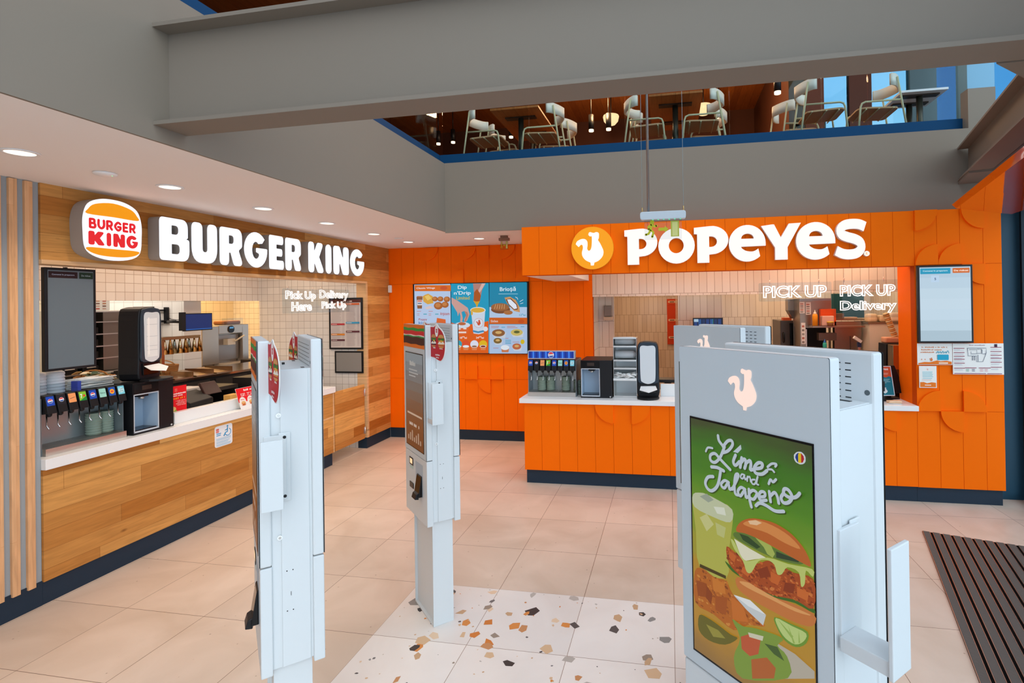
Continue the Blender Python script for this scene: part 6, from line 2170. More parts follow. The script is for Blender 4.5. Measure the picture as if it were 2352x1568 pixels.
# warming rack and papers at the far left of the kitchen
t = thing('warming_rack', 'steel warming rack of black trays left of the napkin dispenser', 'rack', (-6.5, 4.95, 0))
b = MB()
b.box(-0.5, 0.0, -0.45, -0.42, 0.0, 2.0, STEEL)
b.box(-0.5, 0.0, 0.28, 0.31, 0.0, 2.0, STEEL)
b.box(-0.5, 0.0, 0.05, 0.28, 1.3, 1.98, mat('8E857C', 0.3, 0.9))
for z in (1.28, 1.44, 1.58, 1.72, 1.86, 1.98):
    b.box(-0.5, 0.02, -0.42, 0.28, z, z + 0.012, STEEL)
b.box(-0.5, -0.48, -0.42, 0.28, 0.0, 2.0, mat('3C3A38', 0.5))
b.box(-0.46, -0.02, -0.4, 0.26, 0.1, 1.27, mat('4A4744', 0.4, 0.5))
b.build('frame', t)
for i, z in enumerate((1.292, 1.452, 1.592, 1.732)):
    for k, y in enumerate((4.66, 4.88)):
        r = thing('food_tray', 'black food tray %s on shelf %s of the steel warming rack' % (('on the left', 'on the right')[k], ('one from below', 'two from below', 'three from below', 'four from below')[i]), 'tray', (-6.62, y, z), group='black trays in the warming rack')
        b = MB()
        b.box(-0.1, 0.1, -0.085, 0.085, 0, 0.075, mat('141210', 0.4))
        b.box(0.1, 0.112, -0.05, 0.05, 0.05, 0.065, STEEL)
        b.build('pan', r, bevel=0.006)
t = thing('recipe_sheets', 'white recipe sheets hung over the steel warming rack', 'papers', (-6.47, 4.95, 2.0))
b = MB()
fr = FR((0, 0, 0), (0, 1, 0), (0, 0, 1), (1, 0, 0))
b.prism([(-0.35, 0.0), (0.10, 0.0), (0.10, 0.13), (-0.35, 0.13)], 0, 0.002, PAPER, fr)
p = b.build('sheets', t)
a = Art(fr, d=0.0022)
for i in range(6):
    for k in range(4):
        a.rect(('C8645A', 'D8B8A8', '8A6A60', 'C89070')[(i + k) % 4], -0.33 + 0.07 * i, 0.012 + 0.03 * k, -0.29 + 0.07 * i, 0.028 + 0.03 * k)
a.build('printed_picture_pattern', p)

# red promotion cards, till and register behind the oak counter
t = thing('promotion_card', 'red promotion card beside the black ice dispenser on the oak counter', 'sign', (-4.37, 3.985, 0.989), PI / 2)
fr = FR((0, 0, 0))
b = MB()
b.box(-0.088, 0.088, 0.0, 0.004, 0.06, 0.32, mat('E8121E', 0.4))
b.box(-0.07, 0.07, 0.0, 0.05, 0.0, 0.06, CLEAR)
p = b.build('card', t)
a = Art(fr, d=0.0005)
a.rect('E8121E', -0.088, 0.06, 0.088, 0.32)
burger_mark(a, -0.015, 0.285, 0.026, 'F06A5C', 'F06A5C')
a.words('F8E8E4', -0.078, 0.08, 0.247, 0.014)
a.words('F8E8E4', -0.078, 0.05, 0.230, 0.011)
a.words('F7941E', -0.075, 0.072, 0.203, 0.020)
for i, z in enumerate((0.185, 0.172, 0.160, 0.147)):
    a.words('F8D8D0', -0.02 + 0.012 * (i % 2), 0.08, z, 0.006)
a.disc('8AA83C', -0.06, 0.10, 0.045, 0.022)
a.disc('D8B070', -0.062, 0.122, 0.04, 0.022)
a.disc('C8452C', -0.035, 0.082, 0.04, 0.012)
a.disc('E8E4DC', 0.02, 0.075, 0.018, 0.014)
a.build('printed_offer', p)
t = thing('promotion_card', 'red and white tilted promotion card on the oak counter beside the ordering kiosk', 'sign', (-4.225, 4.64, 0.989), PI / 2)
fr = FR((0, 0, 0), (0.98, 0, -0.0), (-0.10, 0.18, 0.97), (0, -0.98, 0.18))
b = MB()
b.prism([(-0.105, 0.0), (0.135, 0.0), (0.135, 0.215), (-0.115, 0.215)], -0.003, 0.0, mat('F4F2F0', 0.4), fr)
b.box(-0.09, 0.12, 0.01, 0.09, 0.0, 0.003, CLEAR)
p = b.build('card', t)
a = Art(fr, d=0.0005)
a.rect('EE1C24', -0.113, 0.07, 0.134, 0.213)
for x in (-0.06, 0.04):
    a.disc('F8EFE8', x, 0.075, 0.042, 0.048)
    a.disc('D8803C', x + 0.005, 0.055, 0.028, 0.010)
    a.disc('C0602C', x + 0.005, 0.040, 0.026, 0.007)
    a.disc('E8B878', x + 0.004, 0.067, 0.025, 0.012)
    a.words('E03A34', x - 0.02, x + 0.025, 0.092, 0.010)
a.words('FBF4F0', -0.02, 0.13, 0.178, 0.022)
for x in (-0.06, 0.02):
    for z in (0.150, 0.138, 0.128):
        a.words('F8E0DC', x - 0.01, x + 0.05, z, 0.009)
a.build('printed_offer', p)
t = thing('card_reader', 'dark till display on a stalk behind the white upstand', 'till', (-4.62, 4.62, 0.989), PI / 2)
b = MB()
b.hexa([(-0.1, 0.0, 0.14), (0.1, 0.0, 0.14), (0.1, 0.03, 0.14), (-0.1, 0.03, 0.14), (-0.09, 0.08, 0.26), (0.09, 0.08, 0.26), (0.09, 0.11, 0.25), (-0.09, 0.11, 0.25)], mat('3A201C', 0.3))
b.build('display_head', t, bevel=0.006)
b = MB()
b.tube([(0, 0.06, 0.18), (0, 0.1, 0.0)], 0.016, BLACK, 10)
b.box(-0.08, 0.08, 0.04, 0.17, 0, 0.012, BLACK)
b.build('stalk', t)
t = thing('till', 'black till behind the white upstand and the red promotion card', 'till', (-4.55, 4.42, 0.989), PI / 2)
b = MB()
b.hexa([(-0.14, 0.0, 0.02), (0.12, 0.0, 0.02), (0.12, 0.2, 0.02), (-0.14, 0.2, 0.02), (-0.14, 0.0, 0.10), (0.12, 0.0, 0.12), (0.12, 0.2, 0.20), (-0.14, 0.2, 0.19)], BLACK)
b.box(-0.13, 0.11, 0.01, 0.19, 0, 0.02, BLACKG)
b.build('case', t, bevel=0.008)
t = thing('receipt_box', 'small tan box just behind the white upstand', 'box', (-4.45, 4.70, 0.989), PI / 2)
MB().box(-0.06, 0.06, 0, 0.08, 0, 0.12, mat('D9A85C', 0.6)).build('carton', t)
t = thing('display_cooler', 'dark cooler with a blue lit readout at the end of the left counter', 'cooler')
MB().box(-5.0, -4.62, 5.25, 5.85, 0.989, 1.20, mat('1E1A1A', 0.4)).build('case', t)
MB().box(-4.62, -4.617, 5.40, 5.46, 1.10, 1.13, glow('38B8C8', 0.9)).build('readout', t)
t = thing('paper_roll_box', 'white paper pile on the shelf edge behind the red promotion card', 'papers', (-5.0, 4.55, 1.14))
MB().box(-0.1, 0.1, -0.22, 0.22, 0, 0.035, mat('C9C4C0', 0.7)).build('sheets', t)
t = thing('back_shelf', 'dark shelf unit behind the left counter', 'shelf')
MB().box(-5.25, -4.88, 4.25, 5.2, 1.10, 1.139, mat('2C2420', 0.5)).box(-5.25, -4.88, 4.25, 4.28, 0, 1.10, mat('2C2420', 0.5)).box(-5.25, -4.88, 5.17, 5.2, 0, 1.10, mat('2C2420', 0.5)).build('frame', t)

# ================================================================ behind the right counter
t = thing('soap_dispenser', 'grey wall soap dispenser on the narrow tiled wall of the right kitchen', 'soap dispenser', (-0.92, 8.0, 1.74))
MB().box(-0.06, 0.06, -0.10, -0.002, 0.055, 0.22, mat('8C8279', 0.35)).build('case', t, bevel=0.012)
MB().box(-0.065, 0.07, -0.12, -0.002, 0.0, 0.05, mat('D8C0A4', 0.5)).build('drip_tray', t, bevel=0.008)
t = thing('menu_strip', 'tall red menu strip on the far kitchen corridor wall', 'menu board', (0.06, 11.96, 1.05))
MB().box(-0.11, 0.11, 0.0, 0.035, 0, 1.02, mat('D8451C', 0.5)).build('board', t)
a = Art(FR((0, 0, 0)), d=0.001)
for z in (0.93, 0.52, 0.13):
    a.rect('F0C0A0', -0.085, z, 0.085, z + 0.05, 0.02)
    a.rect('6A4034', -0.05, z + 0.012, 0.05, z + 0.032)
    a.lines('B83A18', -0.06, 0.06, (z - 0.03,), 0.012)
    a.rect('B03414', -0.108, z - 0.06, 0.108, z - 0.055)
a.build('printed_rows', t)
t = thing('kitchen_monitor', 'wide kitchen monitor behind the back hen kiosk in the right kitchen', 'monitor', (0.53, 7.56, 1.48))
p = MB().box(-0.205, 0.205, 0, 0.035, 0, 0.29, BLACK).box(-0.03, 0.03, 0.035, 0.06, -0.48, 0.2, BLACK).build('bezel', t)
a = Art(FR((0, 0, 0)), 0.9, d=0.001)
a.rect('101C38', -0.195, 0.01, 0.195, 0.28)
for i in range(7):
    a.rect(('1C3C78', '24508C', '16305C')[i % 3], -0.185 + i * 0.054, 0.05 + 0.02 * (i % 3), -0.145 + i * 0.054, 0.272)
a.rect('A8C4D8', -0.19, 0.235, -0.13, 0.274)
a.rect('2CB88C', 0.07, 0.02, 0.073, 0.275)
a.build('display', p)
t = thing('steel_post', 'grey prop standing under the kitchen monitor', 'post', (0.53, 7.61, 0))
MB().box(-0.025, 0.025, -0.015, 0.025, 0, 1.0, STEEL).box(-0.1, 0.1, -0.08, 0.1, 0, 0.01, STEEL).build('post', t)
KST = mat('9E8F80', 0.3, 0.85)
KSD = mat('6A5C50', 0.35, 0.7)
t = thing('oven', 'dark steel oven with a black handle in the right kitchen', 'oven', (1.77, 8.2, 0))
MB().box(-0.15, 0.16, 0.0, 0.6, 0.0, 1.70, mat('5C5048', 0.35, 0.6)).build('cabinet', t, bevel=0.006)
MB().box(-0.02, 0.14, -0.012, 0.0, 0.7, 1.66, BLACKG).build('glass_door', t)
b = MB()
b.tube([(-0.11, -0.01, 1.52), (-0.11, -0.05, 1.50), (-0.11, -0.05, 1.40), (-0.11, -0.01, 1.38)], 0.014, BLACK, 8)
b.build('handle', t)
t = thing('container', 'orange lidded box on top of the dark oven', 'box', (1.73, 8.3, 1.70))
MB().box(-0.06, 0.06, -0.06, 0.06, 0, 0.04, mat('E0602C', 0.5)).build('case', t)
t = thing('toaster', 'grey steel toaster hood beside the papered steel column', 'toaster', (1.765, 7.95, 1.735))
b = MB()
b.box(-0.085, 0.085, 0.0, 0.18, 0.12, 0.28, KST)
b.hexa([(-0.02, 0.0, 0.0), (0.085, 0.0, 0.0), (0.085, 0.18, 0.0), (-0.02, 0.18, 0.0), (-0.085, 0.0, 0.12), (0.085, 0.0, 0.12), (0.085, 0.18, 0.12), (-0.085, 0.18, 0.12)], KSD)
b.build('hood', t)
MB().box(0.02, 0.06, 0.12, 0.18, -1.735, 0.0, STEEL).build('stand', t)
t = thing('steel_column', 'broad steel column with white papers in the right kitchen', 'kitchen column', (1.96, 7.6, 0))
MB().box(-0.20, 0.20, 0.0, 0.35, 1.62, 2.02, KST).box(-0.20, -0.13, 0.0, 0.3, 0, 1.62, KST).box(-0.13, 0.20, 0.25, 0.35, 0.0, 1.62, mat('241E1A', 0.6)).box(-0.13, -0.115, 0.0, 0.02, 0.6, 1.6, mat('CFC6BC', 0.3, 0.8)).build('body', t)
for i, (x0, x1, z0, z1) in enumerate(((1.755, 1.82, 1.82, 1.975), (1.835, 1.90, 1.80, 1.97), (1.772, 1.825, 1.40, 1.69))):
    r = thing('recipe_sheet', ('white recipe sheet at the left on the steel column', 'white recipe sheet at the right on the steel column', 'long white recipe sheet low on the steel column')[i], 'papers', (x0, 7.597, z0))
    p = MB().box(0, x1 - x0, -0.001, 0.001, 0, z1 - z0, PAPER).build('sheet', r)
    a = Art(FR((0, 0, 0)), d=0.0013)
    for k in range(5):
        a.rect(('8A8480', 'C07A6A', 'A8A29C')[k % 3], 0.008, 0.012 + (z1 - z0 - 0.02) * k / 5, (x1 - x0) * 0.75, 0.012 + (z1 - z0 - 0.02) * (k + 0.5) / 5)
    a.build('printed_steps', p)
t = thing('steel_counter', 'steel work counter with riveted box front in the right kitchen', 'counter')
b = MB()
b.box(1.86, 2.50, 7.36, 7.59, 1.635, 1.655, KST)
b.box(2.17, 2.50, 7.50, 7.59, 1.51, 1.705, KST)
b.box(2.17, 2.50, 7.52, 7.60, 0.0, 1.51, KST)
b.box(2.36, 2.372, 7.515, 7.52, 0.0, 1.51, KSD)
b.box(1.95, 2.17, 7.42, 7.52, 1.46, 1.56, KSD)
b.build('body', t)
def bottle(label, loc, r, h, col, cap):
    t = thing('squeeze_bottle', label, 'bottle', loc)
    b = MB()
    b.lathe([(r, 0), (r, h * .62), (r * .85, h * .72), (r * .5, h * .76)], mat(col, 0.35), (0, 0, 0), 16)
    b.build('bottle', t)
    b = MB()
    b.lathe([(r * .62, h * .74), (r * .55, h * .84), (r * .2, h * .88), (r * .1, h)], mat(cap, 0.4), (0, 0, 0), 14)
    b.build('nozzle', t)
bottle('orange squeeze bottle with white nozzle on the steel work counter', (1.905, 7.42, 1.656), 0.034, 0.21, 'F09A1E', 'F2E2D0')
bottle('small green and blue bottle under the steel work counter', (2.015, 7.40, 1.30), 0.025, 0.18, '3CB4A0', '2A78C8')
t = thing('bottle_shelf', 'narrow steel shelf under the work counter', 'shelf')
MB().box(1.95, 2.14, 7.34, 7.50, 1.285, 1.299, KST).box(1.95, 1.96, 7.48, 7.50, 0, 1.285, KST).box(2.13, 2.14, 7.48, 7.50, 0, 1.285, KST).build('shelf', t)
t = thing('sauce_box', 'orange open box on the steel work counter', 'box', (2.095, 7.53, 1.735))
MB().box(-0.095, 0.095, -0.03, 0.05, -0.08, 0.14, mat('E8551C', 0.5)).build('case', t)
t = thing('sauce_tub', 'clear pink tub in front of the orange open box', 'tub', (2.06, 7.44, 1.656))
MB().box(-0.075, 0.075, -0.05, 0.05, 0, 0.13, mat('D8A898', 0.3)).build('tub', t, bevel=0.01)
t = thing('sauce_cup', 'brown sauce cup with yellow lid beside the pink tub', 'cup', (2.08, 7.37, 1.60))
b = MB()
b.lathe([(0.036, 0.056), (0.04, 0.10)], mat('8A5A34', 0.4), (0, 0, 0), 16)
b.lathe([(0.042, 0.10), (0.042, 0.112), (0.0, 0.114)], mat('E8C03C', 0.4), (0, 0, 0), 16)
b.build('cup', t)
t = thing('teal_panel', 'dark teal glass panel hung behind the PICK UP letters'.replace('PICK UP', 'pick up'), 'panel', (2.68, 8.6, 1.72))
MB().box(-0.23, 0.23, 0, 0.03, 0.0, 0.37, mat('2F5C60', 0.12)).build('glass', t)
MB().box(-0.2, -0.18, 0.0, 0.02, 0.37, 1.158, STEEL).box(0.18, 0.2, 0.0, 0.02, 0.37, 1.158, STEEL).build('hangers', t)
t = thing('steel_shelf', 'steel shelf with wrapped food under the teal panel', 'shelf')
MB().box(2.17, 3.0, 7.55, 7.9, 1.72, 1.735, KST).box(2.2, 2.22, 7.85, 7.9, 0, 1.72, KST).box(2.97, 3.0, 7.85, 7.9, 0, 1.72, KST).build('shelf', t)
t = thing('wrapped_bread', 'pale wrapped bread slab on the steel shelf', 'bread', (2.40, 7.68, 1.736))
MB().box(-0.1, 0.1, -0.05, 0.08, 0, 0.025, mat('DDBB98', 0.6)).build('bread', t, bevel=0.01)
t = thing('card_box', 'brown card box on the steel shelf beside the orange box', 'box', (2.25, 7.65, 1.736))
MB().box(-0.07, 0.07, -0.05, 0.08, 0, 0.075, mat('8A7058', 0.6)).build('case', t)
t = thing('white_cabinet', 'cream cabinet at the right end of the right kitchen', 'cabinet', (2.65, 7.3, 0))
MB().box(-0.12, 0.30, 0.0, 0.5, 0, 1.68, mat('DCCDB8', 0.4)).box(-0.14, 0.32, -0.01, 0.52, 1.68, 1.70, KST).build('body', t)
for i, (x, w, h, cc) in enumerate(((2.60, 0.12, 0.11, 'E8C8A0'), (2.74, 0.12, 0.09, 'D8B890'), (2.87, 0.13, 0.12, 'E4D0B8'))):
    r = thing('bag_of_buns', ('pale bag of buns at the left on the cream cabinet', 'pale bag of buns in the middle on the cream cabinet', 'pale bag of buns at the right on the cream cabinet')[i], 'bag', (x, 7.45, 1.70))
    MB().box(-w / 2, w / 2, -0.08, 0.08, 0, h, mat(cc, 0.3)).build('bag', r, bevel=0.03, seg=3)
t = thing('cup_tower', 'long leaning tower of tan paper cups beside the right wall', 'cups', (2.71, 6.98, 1.52))
b = MB()
for k in range(14):
    c0 = Vector((0, 0, 0)).lerp(Vector((-0.11, 0.0, 0.31)), k / 14)
    c1 = Vector((0, 0, 0)).lerp(Vector((-0.11, 0.0, 0.31)), (k + 0.9) / 14)
    b.cyl(c0, c1, 0.036, mat(('E0A860', 'ECD2A0')[k % 2], 0.5), 14, 0.032)
b.build('cups', t)
t = thing('cookie_tub', 'clear tub of pale biscuits on the black bin', 'tub', (2.655, 7.0, 1.462))
b = MB()
b.box(-0.08, 0.08, -0.07, 0.07, 0, 0.07, mat('D89A78', 0.4))
b.build('tub', t, bevel=0.015)
t = thing('red_cap_jar', 'small jar with red cap beside the clear biscuit tub', 'jar', (2.78, 6.9, 1.462))
b = MB()
b.lathe([(0.035, 0), (0.035, 0.07)], mat('E8D8C8', 0.3), (0, 0, 0), 14)
b.lathe([(0.038, 0.07), (0.038, 0.095), (0, 0.097)], mat('C82A2C', 0.4), (0, 0, 0), 14)
b.build('jar', t)
t = thing('black_stand', 'black stand carrying tubs beside the right wall', 'stand', (2.68, 6.95, 0))
b = MB()
b.hexa([(-0.18, -0.12, 0.0), (0.2, -0.12, 0.0), (0.2, 0.12, 0.0), (-0.18, 0.12, 0.0), (-0.13, -0.12, 1.46), (0.2, -0.12, 1.46), (0.2, 0.12, 1.46), (-0.13, 0.12, 1.46)], BLACK)
b.build('body', t)
t = thing('steel_urn', 'square steel urn with tap in front of the black stand', 'urn', (2.62, 6.62, 0.96))
MB().box(-0.08, 0.09, 0.0, 0.15, 0.22, 0.50, mat('B89A6C', 0.25, 0.9)).box(-0.08, 0.09, 0.05, 0.15, 0, 0.22, KSD).build('body', t, bevel=0.004)
b = MB()
b.tube([(0.05, 0.0, 0.34), (0.05, -0.03, 0.34), (0.05, -0.035, 0.29)], 0.008, CHROME, 8)
b.build('tap', t)
t = thing('urn_table', 'low dark table under the steel urn', 'table')
MB().box(2.45, 3.0, 6.52, 6.82, 0.94, 0.959, KSD).box(2.47, 2.5, 6.6, 6.63, 0, 0.94, KSD).box(2.95, 2.98, 6.6, 6.63, 0, 0.94, KSD).build('frame', t)
t = thing('hand_scanner', 'white and blue hand scanner on a bracket in the right kitchen', 'scanner', (2.33, 7.1, 1.40))
b = MB()
b.hexa([(-0.06, -0.02, 0.11), (0.02, -0.02, 0.05), (0.02, 0.03, 0.05), (-0.06, 0.03, 0.11), (-0.04, -0.02, 0.14), (0.04, -0.02, 0.08), (0.04, 0.03, 0.08), (-0.04, 0.03, 0.14)], mat('DDD5CC', 0.4))
b.box(-0.01, 0.03, -0.01, 0.03, 0.0, 0.06, mat('2A3A5C', 0.4))
b.box(0.0, 0.02, 0.0, 0.02, -1.4, 0.0, STEEL)
b.box(-0.06, 0.08, -0.06, 0.08, -1.4, -1.39, STEEL)
b.build('scanner', t)

# ================================================================ ceiling fittings
def downlight(y, x, label):
    t = thing('downlight', label, 'ceiling light', (x, y, 2.88), group='round downlights')
    b = MB()
    b.lathe([(0.062, -0.001), (0.066, -0.007), (0.082, -0.006), (0.084, -0.0005)], WHITE, (0, 0, 0), 28)
    b.build('trim_ring', t)
    b = MB()
    b.add([(x_, y_, -0.005) for x_, y_ in arc(0, 0, 0.064, 0, 360, 28)[:-1]], [tuple(range(28))], glow('FFEBD2', 2.2))
    b.build('lamp', t, normals=False)
    d = bpy.data.lights.new('downlight_beam', 'SPOT')
    d.energy = 32
    d.color = (1.0, 0.82, 0.62)
    d.spot_size = math.radians(140)
    d.spot_blend = 0.8
    d.shadow_soft_size = 0.06
    o = bpy.data.objects.new('downlight_beam', d)
    COL.objects.link(o)
    o.location = (x, y, 2.865)


for y, lab in ((2.28, 'round downlight nearest the camera above the slatted wall'), (3.16, 'round downlight above the lit emblem'), (4.035, 'round downlight above the first lit word'), (4.91, 'round downlight fourth along the row from the slatted wall'), (5.79, 'round downlight above the second lit word'), (6.64, 'last round downlight of the row before the orange wall')):
    downlight(y, -3.51, lab)
downlight(6.57, -2.46, 'single round downlight in front of the orange menu wall')
t = thing('smoke_detector', 'flat white round detector with a green light between the first two downlights', 'detector', (-3.54, 2.745, 2.88))
b = MB()
b.lathe([(0.062, -0.001), (0.062, -0.008), (0.054, -0.016), (0.0, -0.017)], WHITE, (0, 0, 0), 24)
b.build('case', t)
MB().cyl((0.03, 0.02, -0.0165), (0.03, 0.02, -0.0185), 0.003, glow('7CF0A0', 1.5), 8).build('indicator', t)
t = thing('smoke_detector', 'small flat white detector near the last downlights of the row', 'detector', (-3.44, 6.26, 2.88))
b = MB()
b.lathe([(0.055, -0.001), (0.055, -0.008), (0.0, -0.012)], WHITE, (0, 0, 0), 20)
b.build('case', t)


def exit_sign(label, loc, w, rods, mini=False):
    t = thing('exit_sign', label, 'exit sign', loc)
    fr = FR((0, 0, 0))
    if mini:
        MB().box(-w / 2, w / 2, -0.03, 0.03, 0.115, 0.15, mat('8A6A58', 0.5)).build('housing', t)
    else:
        b = MB()
        b.prism(rrect(-w / 2, -0.03, w / 2, 0.035, 0.022), -0.03, 0.03, mat('C9D4DC', 0.35), fr)
        h = b.build('housing', t, bevel=0.004)
        b = MB()
        for i in range(6):
            x = -w * 0.22 + i * w * 0.12
            b.box(x - 0.006, x + 0.006, -0.026, -0.014, -0.034, -0.030, glow('4CE0A8', 1.2))
        b.build('green_lamps', h)
    z0, z1 = (0.0, 0.115) if mini else (-0.19, -0.03)
    b = MB()
    b.prism([(-w * 0.41, z0), (w * 0.41, z0), (w * 0.41, z1), (-w * 0.41, z1)], -0.003, 0.003, CLEAR, fr)
    pn = b.build('clear_panel', t)
    a = Art(fr, 0.0, d=0.0034)
    Yl = 'C4C22C'
    k = (z1 - z0)
    m_ = lambda x, z: (x * w, z0 + z * k)
    a.disc(Yl, *m_(-0.24, 0.88), 0.02 * w / 0.4)
    for q in ([(-0.25, 0.80), (-0.27, 0.5)], [(-0.25, 0.76), (-0.18, 0.66), (-0.14, 0.70)], [(-0.25, 0.76), (-0.32, 0.66), (-0.31, 0.52)], [(-0.27, 0.5), (-0.21, 0.36), (-0.24, 0.14)], [(-0.27, 0.5), (-0.32, 0.30), (-0.38, 0.26)]):
        a.stroke(Yl, [m_(*p) for p in q], 0.02 * w / 0.4, False)
    a.rect(Yl, *m_(-0.10, 0.43), *m_(0.04, 0.59))
    a.poly(Yl, [m_(0.04, 0.34), m_(0.12, 0.51), m_(0.04, 0.68)])
    a.rect('B8BC50', *m_(0.17, 0.12), *m_(0.35, 0.92))
    a.rect('D8D88A', *m_(0.20, 0.16), *m_(0.32, 0.86))
    a.build('running_figure_symbol', pn)
    if rods:
        b = MB()
        b.cyl((-0.115, 0.0, 0.03), (-0.115, 0.0, 2.11 - (loc[2] - 4.29)), 0.011, mat('8E8A88', 0.3, 0.8), 10)
        for x in (-0.165, 0.165):
            b.cyl((x, 0, 0.03), (x, 0, 2.11 - (loc[2] - 4.29)), 0.0018, mat('A8C0C8', 0.3, 0.6), 6)
            b.cyl((x, 0, 0.03), (x, 0, 0.075), 0.005, mat('C8A870', 0.3, 0.8), 8)
        b.build('hanging_rods', t)
    else:
        MB().box(-w / 2 + 0.02, w / 2 - 0.02, -0.02, 0.02, 0.15, 2.88 - loc[2], mat('8A6A58', 0.5)).build('ceiling_mount', t)


exit_sign('clear hanging exit sign with running figure in front of the lit white letters', (-0.04, 4.3, 2.70), 0.365, True)
exit_sign('small green yellow exit sign under the ceiling beside the orange fascia', (-2.06, 6.4, 2.70), 0.13, False, True)

# ================================================================ entrance mat
t = thing('entrance_mat', 'dark ribbed entrance mat with metal strips on the floor by the door', 'mat', (2.105, 4.955, 0.0), math.radians(-16.2))
b = MB()
b.box(0.0, 1.16, -4.2, 0.0, 0.0, 0.004, mat('0A0A0A', 0.8, spec=0.05))
b.build('black_base', t)
b = MB()
CAR = mat('5E5650', 0.95, bump=0.8)
ALU = mat('C8A894', 0.3, 0.8)
x = 0.0
while x < 1.13:
    b.box(x + 0.001, x + 0.0045, -4.2, 0.0, 0.004, 0.009, ALU)
    b.box(x + 0.0055, x + 0.0505, -4.2, 0.0, 0.004, 0.008, CAR)
    b.box(x + 0.0515, x + 0.055, -4.2, 0.0, 0.004, 0.0085, ALU)
    x += 0.0715
b.build('ribbed_strips', t)

# ================================================================ upper dining room
BLUE = mat('0C3E64', 0.6, spec=0.1)
t = thing('glass_balustrade', 'glass balustrade with blue foot above the orange fascia', 'balustrade')
MB().box(-2.715, 2.968, 5.95, 6.06, 3.696, 3.826, BLUE).build('blue_foot', t)
xs = [-2.70, -1.603, -0.464, 0.688, 1.643, 2.10, 2.96]
for a_, c_ in zip(xs, xs[1:]):
    MB().box(a_ + 0.004, c_ - 0.004, 5.995, 6.007, 3.82, 4.85, PANE).build('glass_pane', t)
t = thing('glass_balustrade', 'glass balustrade with blue foot above the grey left floor edge', 'balustrade')
MB().box(-2.825, -2.716, 2.42, 5.948, 3.691, 3.826, BLUE).box(-2.825, -2.716, 1.2, 2.40, 3.691, 3.826, BLUE).build('blue_foot', t)
for a_, c_ in zip((1.2, 2.60, 3.8, 4.9), (2.60, 3.8, 4.9, 5.98)):
    MB().box(-2.777, -2.765, a_ + 0.004, c_ - 0.004, 3.82, 4.85, PANE).build('glass_pane', t)

CH = mat('C9C29A', 0.45)
CHW = mat('E8E4D4', 0.5)
SEAT = mat('C49A70', 0.5)


def make_chair(label):
    """tubular chair with a curved back band, facing local +X"""
    r = thing('dining_chair', label, 'chair', group=None)
    b = MB()
    for s in (-1, 1):
        b.tube([(-0.30, s * 0.23, 0.0), (-0.235, s * 0.225, 0.45), (-0.19, s * 0.22, 0.755)], 0.011, CH, 8)
    b.build('rear_legs', r)
    b = MB()
    for s in (-1, 1):
        b.tube([(-0.215, s * 0.226, 0.50), (0.14, s * 0.226, 0.50), (0.175, s * 0.226, 0.485), (0.19, s * 0.226, 0.45), (0.235, s * 0.226, 0.0)], 0.011, CH, 8)
    b.build('front_legs_and_arms', r)
    b = MB()
    seat = rounded([(-0.21, -0.21, .06), (0.21, -0.21, .09), (0.21, 0.21, .09), (-0.21, 0.21, .06)])
    b.prism(seat, 0.43, 0.45, SEAT, lambda x, y, d: (x, y, d - 0.015 * (x < 0)))
    b.build('seat', r, bevel=0.004)
    b = MB()
    for x in (-0.15, 0.0, 0.13):
        b.tube([(x, -0.225, 0.42), (x, 0.225, 0.42)], 0.008, CH, 6)
    b.build('seat_rails', r)
    b = MB()
    n = 18
    pts = [(-0.17 - 0.10 * math.sin(PI * i / n) + 0.07 * abs(math.cos(PI * i / n)), 0.245 * math.cos(PI * i / n)) for i in range(n + 1)]
    for z0, z1 in ((0.66, 0.78),):
        o = len(b.v)
        vs = []
        for x, y in pts:
            vs += [(x, y, z0), (x, y, z1), (x - 0.018, y * 1.04, z1 + 0.01), (x - 0.018, y * 1.04, z0)]
        fs = []
        for i in range(n):
            for k in range(4):
                fs.append((4 * i + k, 4 * i + (k + 1) % 4, 4 * i + 4 + (k + 1) % 4, 4 * i + 4 + k))
        fs += [(0, 1, 2, 3), (4 * n, 4 * n + 3, 4 * n + 2, 4 * n + 1)]
        b.add(vs, fs, CHW, True)
    b.build('back_band', r)
    return r


F0 = 3.691
c0 = make_chair('pale tubular chair nearest the left corner of the upper glass balustrade')
c0.location = (-2.27, 6.50, F0)
for x, y, rz, lab in ((-1.56, 6.50, PI, 'pale tubular chair facing left at the first upper table, beside the glass'), (-0.23, 6.52, 0, 'pale tubular chair facing right at the second upper table, behind the hanging sign rods'),
                      (0.40, 6.50, PI, 'pale tubular chair facing left at the second upper table, beside the glass'), (-2.22, 7.10, 0, 'pale tubular chair in the second row behind the left corner chair'), (-1.50, 7.08, PI, 'pale tubular chair in the second row behind the chair facing left at the first table'),
                      (0.50, 7.12, PI, 'pale tubular chair in the second row behind the chair facing left at the second table'), (-0.20, 7.12, 0, 'pale tubular chair in the second row at the second upper table'),
                      (1.76, 6.46, 0, 'pale tubular chair facing right in the bright glazed corner'), (2.32, 6.52, PI, 'pale tubular chair facing left in the bright glazed corner'), (1.62, 7.1, 0.2, 'pale tubular chair in the second row of the bright corner')):
    dup(c0, (x, y, F0), rz, lab)


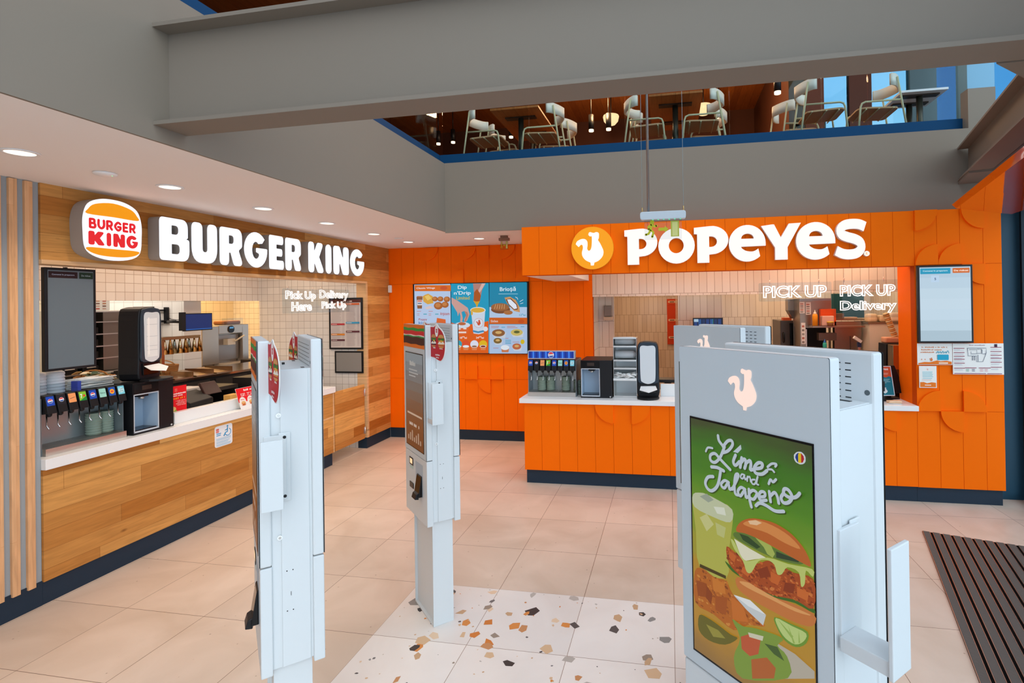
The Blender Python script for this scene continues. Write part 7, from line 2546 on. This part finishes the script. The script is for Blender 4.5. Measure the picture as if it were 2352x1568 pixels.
def table(x, y0, y1, w, label, top=None):
    r = thing('dining_table', label, 'table', (x, (y0 + y1) / 2, F0))
    d = (y1 - y0) / 2
    b = MB()
    b.box(-w / 2, w / 2, -d, d, 0.735, 0.76, top or UPT)
    b.build('tabletop', r)
    for i, yy in enumerate((-d * 0.5, d * 0.5)):
        b = MB()
        b.cyl((0, yy, 0.01), (0, yy, 0.73), 0.035, mat('4A4A40', 0.35, 0.6), 14)
        b.box(-0.2, 0.2, yy - 0.05, yy + 0.05, 0.72, 0.735, mat('3A2A20', 0.5))
        b.box(-0.22, 0.22, yy - 0.2, yy + 0.2, 0.0, 0.012, mat('3A3A34', 0.5))
        b.build('pillar', r)


UPT = wood('table_boards', 1, 0, 'B4713C', 'A4622E', 3.0, 0.16, dark='4A2410')
table(-1.86, 6.24, 7.5, 0.62, 'long wooden table between the two leftmost upper chairs')
table(0.11, 6.22, 7.5, 0.62, 'long wooden table behind the hanging sign rods')
table(2.98, 6.75, 7.3, 0.5, 'small white table at the right end of the upper room', mat('E4E8E8', 0.4))
for i, (x, y, z, lab) in enumerate(((-1.15, 11.0, 5.90, 'white globe lamp in the middle of the upper room'), (0.75, 11.0, 5.96, 'white globe lamp behind the second upper table'))):
    r = thing('pendant_lamp', lab, 'lamp', (x, y, z))
    b = MB()
    b.lathe([(0.0, -0.15), (0.09, -0.13), (0.15, -0.06), (0.17, 0.03), (0.16, 0.06), (0.0, 0.06)], glow('FFD29A', 1.6), (0, 0, 0), 20)
    b.build('globe', r)
    MB().cyl((0, 0, 0.06), (0, 0, 6.4 - z), 0.012, BLACK, 8).build('stem', r)
    d = bpy.data.lights.new('pendant_light', 'POINT')
    d.energy = 130
    d.color = (1.0, 0.55, 0.25)
    d.shadow_soft_size = 0.15
    o = bpy.data.objects.new('pendant_light', d)
    COL.objects.link(o)
    o.location = (x, y - 1.6, z - 0.3)
for i, (x, y, z, lab) in enumerate(((-1.36, 9.5, 5.16, 'black spotlight left of the paired spotlights'), (-1.04, 9.5, 5.16, 'black spotlight right of the paired spotlights'), (1.06, 11.0, 5.70, 'black spotlight behind the right chair of the second table'), (1.557, 7.8, 4.93, 'black spotlight near the bright glazed corner'), (-5.05, 11.0, 5.62, 'black spotlight at the left near the glass corner'), (-4.7, 11.0, 5.63, 'second black spotlight near the glass corner'), (-3.35, 11.0, 5.65, 'black spotlight behind the leftmost upper chair'))):
    r = thing('spotlight', lab, 'spotlight', (x, y, z))
    MB().cyl((0, 0, 0.03), (0, 0, 0.30), 0.05, BLACK, 12).cyl((0, 0, 0.3), (0, 0, 6.4 - z), 0.01, BLACK, 6).build('can', r)
    MB().cyl((0, 0, -0.005), (0, 0, 0.03), 0.045, glow('FFD8B0', 3.0), 14).build('lens', r)
t = thing('display_stand', 'pale wooden framed stand standing in the upper room', 'stand', (2.1, 8.2, F0))
MB().box(-0.2, -0.12, 0, 0.06, 0, 0.95, TRIMW).box(0.12, 0.2, 0, 0.06, 0, 0.95, TRIMW).box(-0.2, 0.2, 0, 0.06, 0.88, 0.95, TRIMW).build('frame', t)
